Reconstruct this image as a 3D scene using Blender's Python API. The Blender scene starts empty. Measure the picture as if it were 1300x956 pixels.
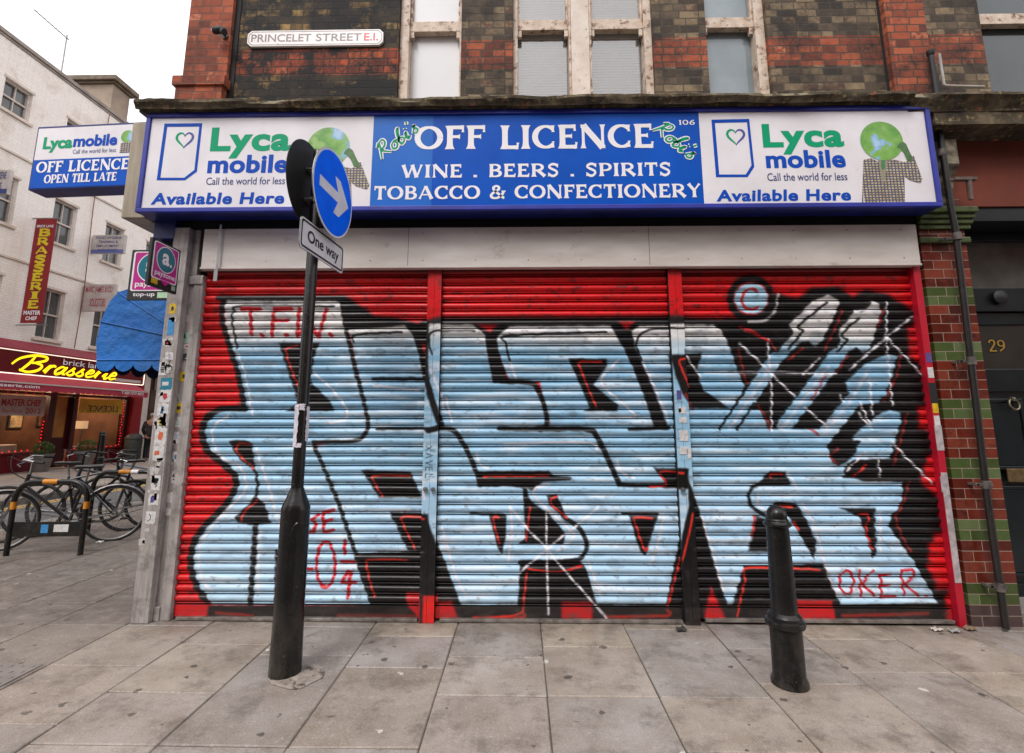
import bpy, math, random
import numpy as np
from mathutils import Vector, Matrix, noise as mnoise
random.seed(7)
S = bpy.context.scene
COL = S.collection
PI = math.pi

# ------------------------------------------------------------------ camera, world, sun, exposure
CAM_H = 1.5
PITCH = math.atan(630 / 3970.0)
YAW = math.radians(1.0)
cd = bpy.data.cameras.new('camera')
cam = bpy.data.objects.new('camera', cd)
COL.objects.link(cam)
cam.location = (0, 0, CAM_H)
cam.rotation_euler = (PI / 2 + PITCH, 0, YAW)
cd.sensor_width = 36
cd.lens = 630 / 1300 * 36
cd.shift_y = -45 / 1300
cd.clip_start = 0.05
cd.clip_end = 2000
S.camera = cam
R3 = cam.rotation_euler.to_matrix()

w = bpy.data.worlds.new('World')
S.world = w
w.use_nodes = True
wt = w.node_tree
wt.nodes.clear()
wo = wt.nodes.new('ShaderNodeOutputWorld')
bg = wt.nodes.new('ShaderNodeBackground')
sky = wt.nodes.new('ShaderNodeTexSky')
sky.sky_type = 'NISHITA'
sky.sun_disc = False
SUN_EL, SUN_AZ = math.radians(50), math.radians(205)     # azimuth clockwise from +Y: high behind the camera, a little left
sky.sun_elevation = SUN_EL
sky.sun_rotation = SUN_AZ
sky.dust_density = 4.0
hs = wt.nodes.new('ShaderNodeHueSaturation')
hs.inputs['Saturation'].default_value = 0.12
mx = wt.nodes.new('ShaderNodeMix')
mx.data_type = 'RGBA'
mx.inputs[0].default_value = 0.75
mx.inputs[7].default_value = (9.2, 9.0, 9.2, 1)           # the even cloud layer
wt.links.new(sky.outputs[0], hs.inputs['Color'])
wt.links.new(hs.outputs[0], mx.inputs[6])
wt.links.new(mx.outputs[2], bg.inputs[0])
bg.inputs[1].default_value = 0.11
wt.links.new(bg.outputs[0], wo.inputs[0])

sd = bpy.data.lights.new('sun', 'SUN')
sd.energy = 1.0
sd.angle = math.radians(20)
sd.color = (1, 0.96, 0.92)
sun = bpy.data.objects.new('sun', sd)
COL.objects.link(sun)
sdir = Vector((math.sin(SUN_AZ) * math.cos(SUN_EL), math.cos(SUN_AZ) * math.cos(SUN_EL), math.sin(SUN_EL)))
sun.rotation_euler = sdir.to_track_quat('Z', 'Y').to_euler()
sun.location = sdir * 30

S.view_settings.view_transform = 'Standard'
S.view_settings.look = 'None'
S.view_settings.gamma = 1
S.view_settings.exposure = 0.85
S.view_settings.use_curve_mapping = False
S.render.engine = 'CYCLES'
S.cycles.max_bounces = 6
S.cycles.diffuse_bounces = 3
S.cycles.glossy_bounces = 3
S.cycles.transmission_bounces = 4
S.cycles.transparent_max_bounces = 8

# ------------------------------------------------------------------ measuring: a photo point on a real plane
def ray(px, py):
    v = Vector(((px - 650) / 630, -(py - 433) / 630, -1))
    return R3 @ v
def atY(px, py, Y):
    r = ray(px, py); t = Y / r.y
    return r.x * t, CAM_H + r.z * t
def atX(px, py, X):
    r = ray(px, py); t = X / r.x
    return r.y * t, CAM_H + r.z * t
def atZ(px, py, Z=0.0):
    r = ray(px, py); t = (Z - CAM_H) / r.z
    return r.x * t, r.y * t
def XY(px, Y, py=430): return atY(px, py, Y)[0]
def ZY(py, Y, px=650): return atY(px, py, Y)[1]

# ------------------------------------------------------------------ materials
def lin(c):
    if isinstance(c, str):
        c = c.lstrip('#'); c = tuple(int(c[i:i + 2], 16) for i in (0, 2, 4))
    o = []
    for v in c[:3]:
        v = v / 255
        o.append(v / 12.92 if v <= 0.04045 else ((v + 0.055) / 1.055) ** 2.4)
    return (*o, 1)

class NT:
    def __init__(s, name):
        s.m = bpy.data.materials.new(name); s.m.use_nodes = True
        s.t = s.m.node_tree; s.n = s.t.nodes; s.l = s.t.links
        s.p = s.n['Principled BSDF']
        s.geo = None
    def new(s, t, **k):
        n = s.n.new(t)
        for a, b in k.items(): setattr(n, a, b)
        return n
    def link(s, a, b): s.l.new(a, b)
    def pos(s):
        if s.geo is None: s.geo = s.new('ShaderNodeNewGeometry')
        return s.geo.outputs['Position']
    def objpos(s):
        return s.new('ShaderNodeTexCoord').outputs['Object']
    def noise(s, scale, detail=4, rough=.55, vec=None, sc=None):
        n = s.new('ShaderNodeTexNoise'); n.inputs['Scale'].default_value = scale
        n.inputs['Detail'].default_value = detail; n.inputs['Roughness'].default_value = rough
        v = vec if vec is not None else s.pos()
        if sc:
            mp = s.new('ShaderNodeMapping'); mp.inputs['Scale'].default_value = sc
            s.link(v, mp.inputs[0]); v = mp.outputs[0]
        s.link(v, n.inputs['Vector'])
        return n.outputs['Fac']
    def ramp(s, fac, stops, interp='LINEAR'):
        r = s.new('ShaderNodeValToRGB'); r.color_ramp.interpolation = interp
        e = r.color_ramp.elements
        while len(e) > 1: e.remove(e[-1])
        e[0].position, e[0].color = stops[0][0], tocol(stops[0][1])
        for p, c in stops[1:]:
            q = e.new(p); q.color = tocol(c)
        s.link(fac, r.inputs[0])
        return r.outputs[0]
    def mix(s, fac, a, b, mode='MIX'):
        m = s.new('ShaderNodeMix', data_type='RGBA', blend_type=mode)
        for i, v in ((0, fac), (6, a), (7, b)):
            if hasattr(v, 'is_output'): s.link(v, m.inputs[i])
            elif i == 0: m.inputs[0].default_value = v
            else: m.inputs[i].default_value = tocol(v)
        return m.outputs[2]
    def math(s, op, a, b=None, clamp=False):
        m = s.new('ShaderNodeMath', operation=op, use_clamp=clamp)
        for i, v in ((0, a), (1, b)):
            if v is None: continue
            if hasattr(v, 'is_output'): s.link(v, m.inputs[i])
            else: m.inputs[i].default_value = v
        return m.outputs[0]
    def bump(s, h, strength=.3, dist=.01, prev=None):
        b = s.new('ShaderNodeBump'); b.inputs['Strength'].default_value = strength
        b.inputs['Distance'].default_value = dist
        s.link(h, b.inputs['Height'])
        if prev is not None: s.link(prev, b.inputs['Normal'])
        s.link(b.outputs[0], s.p.inputs['Normal'])
        return b.outputs[0]
    def sep(s, v=None):
        x = s.new('ShaderNodeSeparateXYZ'); s.link(v if v is not None else s.pos(), x.inputs[0])
        return x.outputs
    def col(s, c):
        if hasattr(c, 'is_output'): s.link(c, s.p.inputs['Base Color'])
        else: s.p.inputs['Base Color'].default_value = tocol(c)
def tocol(c):
    if isinstance(c, str): return lin(c)
    if len(c) == 3: return lin(c) if max(c) > 1.001 else (*c, 1)
    return c

def mat(name, c1, c2=None, rough=.5, metal=0, scale=8, bump=0, bscale=60, bdist=.003, lo=.35, hi=.65, detail=5, streak=None, spec=.5, rvar=0, coat=0, dirt=None, dlo=.55, dhi=.75, dscale=3):
    k = NT(name)
    k.p.inputs['Roughness'].default_value = rough
    k.p.inputs['Metallic'].default_value = metal
    k.p.inputs['Specular IOR Level'].default_value = spec
    if coat: k.p.inputs['Coat Weight'].default_value = coat
    c = c1
    if c2 is not None:
        f = k.noise(scale, detail, sc=streak)
        c = k.mix(k.ramp(f, [(lo, (0, 0, 0, 1)), (hi, (1, 1, 1, 1))]), c1, c2)
    if dirt is not None:
        f = k.noise(dscale, 7, .7)
        c = k.mix(k.ramp(f, [(dlo, (0, 0, 0, 1)), (dhi, (1, 1, 1, 1))]), c, dirt)
    k.col(c)
    if rvar:
        f = k.noise(scale * 2.3, 5)
        k.link(k.math('ADD', k.math('MULTIPLY', f, rvar), rough - rvar / 2), k.p.inputs['Roughness'])
    if bump:
        k.bump(k.noise(bscale, 4), bump, bdist)
    return k.m

def emis(name, c, s=1.0):
    k = NT(name)
    k.col(c); k.p.inputs['Emission Color'].default_value = tocol(c); k.p.inputs['Emission Strength'].default_value = s
    return k.m

def glass(name, tint=(.8, .85, .85), alpha=.25, rough=.03):
    k = NT(name)
    tr = k.new('ShaderNodeBsdfTransparent'); tr.inputs[0].default_value = (*tint, 1)
    gl = k.new('ShaderNodeBsdfGlossy'); gl.inputs['Roughness'].default_value = rough
    fr = k.new('ShaderNodeFresnel'); fr.inputs[0].default_value = 1.5
    gg = k.new('ShaderNodeNewGeometry')
    f = k.math('MULTIPLY', k.math('ADD', fr.outputs[0], alpha, True), k.math('SUBTRACT', 1.0, gg.outputs['Backfacing']))
    ms = k.new('ShaderNodeMixShader')
    k.link(f, ms.inputs[0]); k.link(tr.outputs[0], ms.inputs[1]); k.link(gl.outputs[0], ms.inputs[2])
    k.link(ms.outputs[0], k.n['Material Output'].inputs[0])
    return k.m

def brick(name, stops, mortar='#5a5248', soot=None, band=None, bandstops=None, bw=.18, rh=.075, ms=.012, rough=.85, bumpd=.008, bias=0, glaze=None, sootlo=.42, soothi=.6, sootscale=2.2, distort=.009, greenz=None, basez=None, sootbands=True):
    k = NT(name)
    p = k.pos()
    x, y, z = k.sep()
    comb = k.new('ShaderNodeCombineXYZ')
    nz = k.math('MULTIPLY', k.math('SUBTRACT', k.noise(7, 3), .5), distort * 2)
    nz2 = k.math('MULTIPLY', k.math('SUBTRACT', k.noise(9, 3), .5), distort * 2)
    u = k.math('ADD', k.math('ADD', x, y), nz)
    v = k.math('ADD', z, nz2)
    k.link(u, comb.inputs[0]); k.link(v, comb.inputs[1])
    def bt(c1, c2, mo, scale_u=1):
        b = k.new('ShaderNodeTexBrick')
        b.offset = .5; b.squash = .62; b.squash_frequency = 2
        for n_, v_ in (('Scale', 1), ('Mortar Size', ms / 2), ('Mortar Smooth', .25), ('Bias', 0), ('Brick Width', bw), ('Row Height', rh)):
            b.inputs[n_].default_value = v_
        b.inputs['Color1'].default_value = c1; b.inputs['Color2'].default_value = c2; b.inputs['Mortar'].default_value = mo
        k.link(comb.outputs[0], b.inputs['Vector'])
        return b
    b = bt((0, 0, 0, 1), (1, 1, 1, 1), (.5, .5, .5, 1))
    fac = b.outputs['Fac']
    rnd = b.outputs['Color']
    # blotchy variation inside each brick
    bl = k.noise(24, 5)
    rr = k.math('ADD', rnd, k.math('MULTIPLY', k.math('SUBTRACT', bl, .5), .5), True)
    c = k.ramp(rr, stops)
    if band:
        c2 = k.ramp(rr, bandstops)
        msk = None
        for z0, z1 in band:
            a = k.math('MULTIPLY', k.math('GREATER_THAN', v, z0), k.math('LESS_THAN', v, z1))
            msk = a if msk is None else k.math('ADD', msk, a)
        c = k.mix(msk, c, c2)
    if basez is not None:
        c = k.mix(k.math('LESS_THAN', v, basez), c, '#4a3a38')
    mcol = k.mix(k.noise(12, 4), mortar, tuple(v_ * .7 for v_ in tocol(mortar)[:3]) + (1,))
    c = k.mix(fac, c, mcol)
    if soot:
        f = k.noise(sootscale, 8, .72)
        f2 = k.ramp(f, [(sootlo, (0, 0, 0, 1)), (soothi, (1, 1, 1, 1))])
        # soot keeps to whole bricks in places
        f3 = k.math('MULTIPLY', f2, k.ramp(k.math('ADD', rnd, k.noise(40, 4)), [(.3, (.35, .35, .35, 1)), (.9, (1, 1, 1, 1))]))
        c = k.mix(f3, c, soot)
    k.col(c)
    if glaze is not None:
        k.p.inputs['Roughness'].default_value = glaze
        r = k.math('ADD', k.math('MULTIPLY', fac, .6), k.math('ADD', k.math('MULTIPLY', k.noise(5, 5), .25), glaze - .1), True)
        k.link(r, k.p.inputs['Roughness'])
    else:
        k.p.inputs['Roughness'].default_value = rough
    h = k.math('SUBTRACT', k.math('MULTIPLY', k.noise(70, 5), .25 if glaze is None else .04), fac)
    k.bump(h, 1.0 if glaze is None else .5, bumpd)
    return k.m

# ------------------------------------------------------------------ mesh builder
class MB:
    def __init__(s): s.v = []; s.f = []; s.mi = []; s.ci = 0
    def add(s, vs, fs):
        b = len(s.v); s.v += [Vector(q) for q in vs]
        for f in fs: s.f.append([b + i for i in f]); s.mi.append(s.ci)
        return s
    def box(s, x0, x1, y0, y1, z0, z1):
        x0, x1 = sorted((x0, x1)); y0, y1 = sorted((y0, y1)); z0, z1 = sorted((z0, z1))
        return s.add([(x0, y0, z0), (x1, y0, z0), (x1, y1, z0), (x0, y1, z0), (x0, y0, z1), (x1, y0, z1), (x1, y1, z1), (x0, y1, z1)],
                     [(0, 3, 2, 1), (4, 5, 6, 7), (0, 1, 5, 4), (1, 2, 6, 5), (2, 3, 7, 6), (3, 0, 4, 7)])
    def pbox(s, P, u0, u1, v0, v1, n0, n1):
        t = MB(); t.box(u0, u1, n0, n1, v0, v1)
        O, U, V, N = P
        vs = [O + U * q.x + V * q.z + N * q.y for q in t.v]
        return s.add(vs, t.f)
    def prism(s, P, poly, n0, n1):
        O, U, V, N = P; n = len(poly)
        vs = [O + U * a + V * b + N * n0 for a, b in poly] + [O + U * a + V * b + N * n1 for a, b in poly]
        fs = [list(range(n))[::-1], list(range(n, 2 * n))] + [(i, (i + 1) % n, n + (i + 1) % n, n + i) for i in range(n)]
        return s.add(vs, fs)
    def flat(s, P, poly, n=0):
        O, U, V, N = P
        return s.add([O + U * a + V * b + N * n for a, b in poly], [list(range(len(poly)))])
    def ribbon(s, P, pts, ws, n=0, th=None):
        # flat stroke with a width at each point
        O, U, V, N = P; k = len(pts); L = []; R = []
        for i in range(k):
            a = Vector(pts[max(i - 1, 0)]); b = Vector(pts[min(i + 1, k - 1)])
            d = (b - a); d = d.normalized() if d.length > 1e-9 else Vector((1, 0))
            nn = Vector((-d.y, d.x)) * ws[i] / 2; p = Vector(pts[i])
            L.append(p + nn); R.append(p - nn)
        q = [O + U * a.x + V * a.y + N * n for a in L + R]
        return s.add(q, [(i, i + k, i + 1 + k, i + 1) for i in range(k - 1)])
    def tube(s, pts, r, seg=8, cap=True, closed=False):
        pts = [Vector(p) for p in pts]; n = len(pts)
        rs = r if isinstance(r, (list, tuple)) else [r] * n
        up = None; vs = []; b0 = len(s.v)
        for i in range(n):
            if closed: d = pts[(i + 1) % n] - pts[i - 1]
            else: d = pts[min(i + 1, n - 1)] - pts[max(i - 1, 0)]
            d.normalize()
            if up is None: up = Vector((0, 0, 1)) if abs(d.z) < .9 else Vector((1, 0, 0))
            a = d.cross(up)
            if a.length < 1e-5: a = d.cross(Vector((0, 1, .3)))
            a.normalize(); b = a.cross(d); b.normalize(); up = b
            for j in range(seg):
                t = 2 * PI * j / seg
                vs.append(pts[i] + (a * math.cos(t) + b * math.sin(t)) * rs[i])
        fs = []
        m = n if closed else n - 1
        for i in range(m):
            i2 = (i + 1) % n
            for j in range(seg):
                j2 = (j + 1) % seg
                fs.append((i * seg + j, i * seg + j2, i2 * seg + j2, i2 * seg + j))
        if cap and not closed:
            fs.append(list(range(seg))[::-1]); fs.append([(n - 1) * seg + j for j in range(seg)])
        return s.add(vs, fs)
    def lathe(s, prof, c=(0, 0, 0), seg=24, axis='z', a0=0, a1=2 * PI):
        full = abs(a1 - a0 - 2 * PI) < 1e-6; m = seg if full else seg + 1
        vs = []
        for r, h in prof:
            for j in range(m):
                t = a0 + (a1 - a0) * j / seg
                if axis == 'z': q = (c[0] + r * math.cos(t), c[1] + r * math.sin(t), c[2] + h)
                elif axis == 'y': q = (c[0] + r * math.cos(t), c[1] + h, c[2] + r * math.sin(t))
                else: q = (c[0] + h, c[1] + r * math.cos(t), c[2] + r * math.sin(t))
                vs.append(q)
        fs = []
        for i in range(len(prof) - 1):
            for j in range(seg):
                j2 = (j + 1) % m
                if not full and j + 1 >= m: continue
                fs.append((i * m + j, i * m + j2, (i + 1) * m + j2, (i + 1) * m + j))
        return s.add(vs, fs)
    def build(s, name, m, parent=None, smooth=False, bevel=0, kind=None, xf=None, bseg=2):
        me = bpy.data.meshes.new(name)
        org = Vector((0, 0, 0)); q = parent
        while q is not None:
            org += q.location; q = q.parent
        if xf: vs = [xf @ v for v in s.v]
        else: vs = s.v
        me.from_pydata([tuple(v - org) for v in vs], [], s.f)
        ms = m if isinstance(m, (list, tuple)) else [m]
        for a in ms: me.materials.append(a)
        if len(ms) > 1:
            for p, i in zip(me.polygons, s.mi): p.material_index = i
        if smooth:
            me.polygons.foreach_set('use_smooth', [True] * len(me.polygons))
            try: me.set_sharp_from_angle(angle=math.radians(38))
            except Exception: pass
        me.update()
        o = bpy.data.objects.new(name, me); COL.objects.link(o)
        if parent is not None: o.parent = parent
        if bevel:
            b = o.modifiers.new('bevel', 'BEVEL'); b.width = bevel; b.segments = bseg; b.limit_method = 'ANGLE'; b.angle_limit = math.radians(40)
            b.harden_normals = False
        if kind: o['kind'] = kind
        return o

def tag(o, label=None, cat=None, group=None, kind=None):
    if label: o['label'] = label
    if cat: o['category'] = cat
    if group: o['group'] = group
    if kind: o['kind'] = kind
    return o
def thing(name, label, cat, loc=(0, 0, 0), group=None, rz=0):
    o = bpy.data.objects.new(name, None); COL.objects.link(o)
    o.location = loc; o.rotation_euler = (0, 0, rz); o.empty_display_size = .1
    return tag(o, label, cat, group)
def copy_tree(o, parent=None):
    c = o.copy(); COL.objects.link(c)
    if parent is not None: c.parent = parent
    for ch in list(o.children): copy_tree(ch, c)
    return c

def plane(O, U, N=None, V=(0, 0, 1)):
    O, U, V = Vector(O), Vector(U).normalized(), Vector(V)
    N = Vector(N) if N is not None else U.cross(V)
    return (O, U, V, N.normalized())
def face_plane(Y): return plane((0, Y, 0), (1, 0, 0), (0, -1, 0))

def catmull(pts, k=6, closed=False):
    out = []; n = len(pts)
    rng = n if closed else n - 1
    for i in range(rng):
        p0 = pts[(i - 1) % n] if closed or i > 0 else pts[0]
        p1 = pts[i]; p2 = pts[(i + 1) % n]
        p3 = pts[(i + 2) % n] if closed or i + 2 < n else pts[-1]
        for j in range(k):
            t = j / k
            out.append(tuple(.5 * ((2 * p1[d]) + (-p0[d] + p2[d]) * t + (2 * p0[d] - 5 * p1[d] + 4 * p2[d] - p3[d]) * t * t + (-p0[d] + 3 * p1[d] - 3 * p2[d] + p3[d]) * t ** 3) for d in range(len(p1))))
    if not closed: out.append(tuple(pts[-1]))
    return out

# ------------------------------------------------------------------ lettering
_fc = {}
def font_mesh(body, bold=0.0, shear=0.0, space=1.0):
    key = (body, bold, shear, space)
    if key in _fc: return _fc[key]
    cu = bpy.data.curves.new('tmp', 'FONT'); cu.body = body; cu.offset = bold; cu.shear = shear
    cu.space_character = space; cu.resolution_u = 4
    o = bpy.data.objects.new('tmp', cu); COL.objects.link(o)
    dg = bpy.context.evaluated_depsgraph_get(); dg.update()
    me = o.evaluated_get(dg).to_mesh()
    vs = [(v.co.x, v.co.y) for v in me.vertices]; fs = [list(p.vertices) for p in me.polygons]
    o.evaluated_get(dg).to_mesh_clear()
    bpy.data.objects.remove(o); bpy.data.curves.remove(cu)
    _fc[key] = (vs, fs)
    return vs, fs
def fit(vs, box, rot=0):
    xs = [a for a, b in vs]; ys = [b for a, b in vs]
    x0, x1, y0, y1 = min(xs), max(xs), min(ys), max(ys)
    u0, u1, v0, v1 = box
    return [(u0 + (a - x0) / (x1 - x0) * (u1 - u0), v0 + (b - y0) / (y1 - y0) * (v1 - v0)) for a, b in vs]
def text(mb, P, body, box, bold=0., shear=0., space=1., n=.002, rot=0):
    vs, fs = font_mesh(body, bold, shear, space)
    vs = fit(vs, box)
    if rot:
        cx, cy = (box[0] + box[1]) / 2, (box[2] + box[3]) / 2; c, s_ = math.cos(rot), math.sin(rot)
        vs = [(cx + (a - cx) * c - (b - cy) * s_, cy + (a - cx) * s_ + (b - cy) * c) for a, b in vs]
    O, U, V, N = P
    mb.add([O + U * a + V * b + N * n for a, b in vs], fs)
    return mb

def arc(cx, cy, rx, ry, a0, a1, k=20):
    return [(cx + rx * math.cos(math.radians(a0 + (a1 - a0) * i / k)), cy + ry * math.sin(math.radians(a0 + (a1 - a0) * i / k))) for i in range(k + 1)]
W = .2   # stem weight of the flared capitals (cap height 1)
def st(x0, y0, x1, y1, w=W, fl=.5, e=(1, 1)):
    k = 10; pts = []; ws = []
    for i in range(k + 1):
        t = i / k; q = abs(2 * t - 1) ** 5; side = e[0] if t < .5 else e[1]
        pts.append((x0 + (x1 - x0) * t, y0 + (y1 - y0) * t)); ws.append(w * (1 + fl * q * side))
    return pts, ws
def cv(pts, thick=W, thin=.1, taper=(1, 1)):
    # stress: vertical-running parts thick, horizontal-running parts thin
    n = len(pts); ws = []
    for i in range(n):
        a = pts[max(i - 1, 0)]; b = pts[min(i + 1, n - 1)]
        dx, dy = b[0] - a[0], b[1] - a[1]; L = math.hypot(dx, dy) or 1
        ws.append(thin + (thick - thin) * (abs(dy) / L) ** 1.3)
    return pts, ws
h_ = .12
GL = {
 'O': (.92, [cv(arc(.46, .5, .36, .44, 0, 360, 36), .21, .1)]),
 'C': (.8, [cv(arc(.46, .5, .36, .44, 48, 312, 26), .21, .1), st(.7, .98, .7, .7, .07, 1.0), st(.7, .3, .7, .04, .06, .9)]),
 'I': (.36, [st(.18, 0, .18, 1, W, .75)]),
 'L': (.66, [st(.18, 0, .18, 1, W, .75), st(.1, .07, .6, .07, .14, .3, (0, 1)), st(.59, 0, .61, .26, .07, .6)]),
 'F': (.64, [st(.18, 0, .18, 1, W, .75), st(.1, .93, .6, .93, .14, .3, (0, 1)), st(.59, 1, .59, .72, .07, .6), st(.2, .53, .5, .53, .11, .9, (0, 1))]),
 'E': (.7, [st(.18, 0, .18, 1, W, .6), st(.1, .93, .6, .93, .14, .3, (0, 1)), st(.59, 1, .59, .74, .07, .6), st(.2, .52, .5, .52, .11, .9, (0, 1)), st(.1, .07, .62, .07, .14, .3, (0, 1)), st(.62, 0, .64, .26, .07, .6)]),
 'N': (.92, [st(.14, 0, .14, 1, .1, 1.1), st(.14, .98, .78, .02, .22, .15), st(.78, 0, .78, 1, .1, 1.1)]),
 'W': (1.22, [st(.12, 1, .38, .02, .2, .3), st(.38, .02, .62, .95, .11, .2), st(.6, 1, .85, .02, .2, .3), st(.85, .02, 1.1, 1, .11, .6)]),
 'B': (.76, [st(.18, 0, .18, 1, W, .4), cv([(.1, .95)] + arc(.36, .74, .24, .21, 90, -90, 14) + [(.2, .53)], .19, .1), cv([(.2, .5)] + arc(.38, .275, .27, .225, 90, -90, 14) + [(.1, .05)], .2, .1)]),
 'R': (.84, [st(.18, 0, .18, 1, W, .75), cv([(.1, .95)] + arc(.38, .72, .25, .23, 90, -90, 14) + [(.2, .49)], .19, .1), st(.38, .5, .76, .03, .2, .3)]),
 'P': (.74, [st(.18, 0, .18, 1, W, .75), cv([(.1, .95)] + arc(.38, .7, .26, .25, 90, -90, 14) + [(.2, .45)], .19, .1)]),
 'S': (.66, [cv(catmull([(.56, .8), (.46, .92), (.3, .95), (.15, .85), (.14, .7), (.3, .56), (.48, .43), (.53, .26), (.42, .08), (.26, .05), (.1, .2)], 5), .14, .17), st(.57, .98, .56, .7, .06, .8), st(.09, .3, .09, .02, .06, .8)]),
 'T': (.74, [st(.37, 0, .37, 1, W, .6), st(.06, .93, .68, .93, .14, .3), st(.08, 1, .07, .7, .07, .6), st(.66, 1, .67, .7, .07, .6)]),
 'A': (.9, [st(.1, .02, .42, .98, .1, .6), st(.42, .98, .78, .02, .2, .25, (0, 1)), st(.22, .34, .62, .34, .09, 0)]),
 'Y': (.8, [st(.1, 1, .4, .5, .19, .4, (1, 0)), st(.4, .5, .7, 1, .11, .6, (0, 1)), st(.4, 0, .4, .52, W, .6, (1, 0))]),
 '&': (.96, [cv(catmull([(.84, .52), (.7, .25), (.46, .05), (.2, .08), (.14, .28), (.32, .5), (.54, .68), (.56, .86), (.42, .95), (.27, .84), (.3, .65), (.55, .35), (.86, .03)], 6), .17, .13), st(.72, .55, .94, .55, .08, .5)]),
 'M': (1.1, [st(.14, 0, .14, 1, .11, 1), st(.14, .98, .52, .05, .2, .1), st(.52, .05, .9, .98, .1, .1), st(.92, 0, .92, 1, W, .5)]),
 'H': (.9, [st(.18, 0, .18, 1, W, .7), st(.72, 0, .72, 1, W, .7), st(.18, .5, .72, .5, .11, 0)]),
 '.': (.4, [st(.2, 0, .2, .18, .2, .2)]),
 '1': (.4, [st(.2, 0, .2, 1, W, .7), st(.05, .82, .2, .95, .1, 0)]),
 '0': (.75, [cv(arc(.37, .5, .27, .44, 0, 360, 30), .18, .1)]),
 '6': (.72, [cv(arc(.36, .3, .25, .25, 0, 360, 24), .17, .1), cv(catmull([(.6, .93), (.3, .8), (.13, .4)], 6), .15, .12)]),
 '2': (.62, [cv(catmull([(.08, .75), (.2, .94), (.42, .94), (.5, .75), (.4, .5), (.1, .07)], 6), .15, .12), st(.08, .06, .58, .06, .13, .2)]),
 '9': (.66, [cv(arc(.32, .7, .22, .24, 0, 360, 24), .15, .09), cv(catmull([(.54, .7), (.5, .35), (.18, .05)], 6), .14, .12)]),
 ' ': (.42, []),
}
def serif(mb, P, body, box, n=.002, bold=1.0):
    rib = []; x = 0
    for ch in body:
        adv, L = GL[ch]
        for pts, ws in L: rib.append(([(a + x, b) for a, b in pts], ws))
        x += adv + .03
    xs = [p[0] for r in rib for p in r[0]]
    x0, x1 = min(xs) - .08, max(xs) + .08
    u0, u1, v0, v1 = box; sx = (u1 - u0) / (x1 - x0); sy = (v1 - v0)
    i = 0
    for pts, ws in rib:
        pts = [(u0 + (a - x0) * sx, v0 + b * sy) for a, b in pts]
        mb.ribbon(P, pts, [q * bold * (abs(sx) + sy) / 2 for q in ws], n + (i % 7) * .00015); i += 1
    return mb

# script lettering: pen strokes per letter, x advance, baseline 0, x-height .5
SC = {
 'R': (.8, [[(.1, .75), (.3, .95), (.25, .5), (.12, 0)], [(.2, .85), (.5, 1.0), (.62, .8), (.5, .58), (.25, .5), (.5, .25), (.75, .02)]]),
 'o': (.45, [[(.3, .48), (.1, .35), (.1, .1), (.28, .03), (.4, .2), (.33, .45), (.5, .42)]]),
 'b': (.45, [[(.05, .2), (.25, .8), (.28, .98), (.15, .8), (.1, .2), (.18, .02), (.35, .1), (.36, .3), (.2, .4)]]),
 'i': (.3, [[(.0, .15), (.15, .48), (.12, .1), (.2, .02), (.32, .15)], [(.18, .64), (.2, .7)]]),
 "'": (.18, [[(.1, .98), (.05, .78)]]),
 's': (.4, [[(.0, .1), (.22, .5), (.2, .38), (.32, .15), (.2, .02), (.05, .08)]]),
 'B': (.95, [[(.35, .98), (.3, .5), (.15, 0)], [(-.25, .35), (-.1, .75), (.35, 1.02), (.75, .98), (.8, .78), (.5, .58), (.35, .55)], [(.45, .57), (.78, .45), (.75, .15), (.45, -.02), (.1, .08)]]),
 'r': (.4, [[(.0, .1), (.15, .5), (.1, 0)], [(.12, .3), (.25, .5), (.38, .45)]]),
 'a': (.5, [[(.36, .45), (.2, .5), (.05, .25), (.12, .02), (.3, .15), (.4, .5), (.36, .1), (.5, .05)]]),
 'e': (.42, [[(.05, .22), (.3, .32), (.3, .48), (.15, .48), (.06, .2), (.16, .02), (.4, .12)]]),
 ' ': (.4, []),
}
def script(mb, P, body, box, wt, n=.002, rot=0, sweep=.25):
    rib = []; x = 0
    for ch in body:
        adv, L = SC[ch]
        for s_ in L: rib.append([(a + x + b * sweep, b) for a, b in catmull(s_, 5)])
        x += adv
    allp = [p for r in rib for p in r]
    vs = fit(allp, box)
    cx, cy = (box[0] + box[1]) / 2, (box[2] + box[3]) / 2; c, s_ = math.cos(rot), math.sin(rot)
    vs = [(cx + (a - cx) * c - (b - cy) * s_, cy + (a - cx) * s_ + (b - cy) * c) for a, b in vs]
    k = 0
    for i, r in enumerate(rib):
        q = vs[k:k + len(r)]; k += len(r)
        mb.ribbon(P, q, [wt * (.8 + .4 * math.sin(PI * j / max(len(q) - 1, 1))) for j in range(len(q))], n + (i % 5) * .00015)
    return mb
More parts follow.
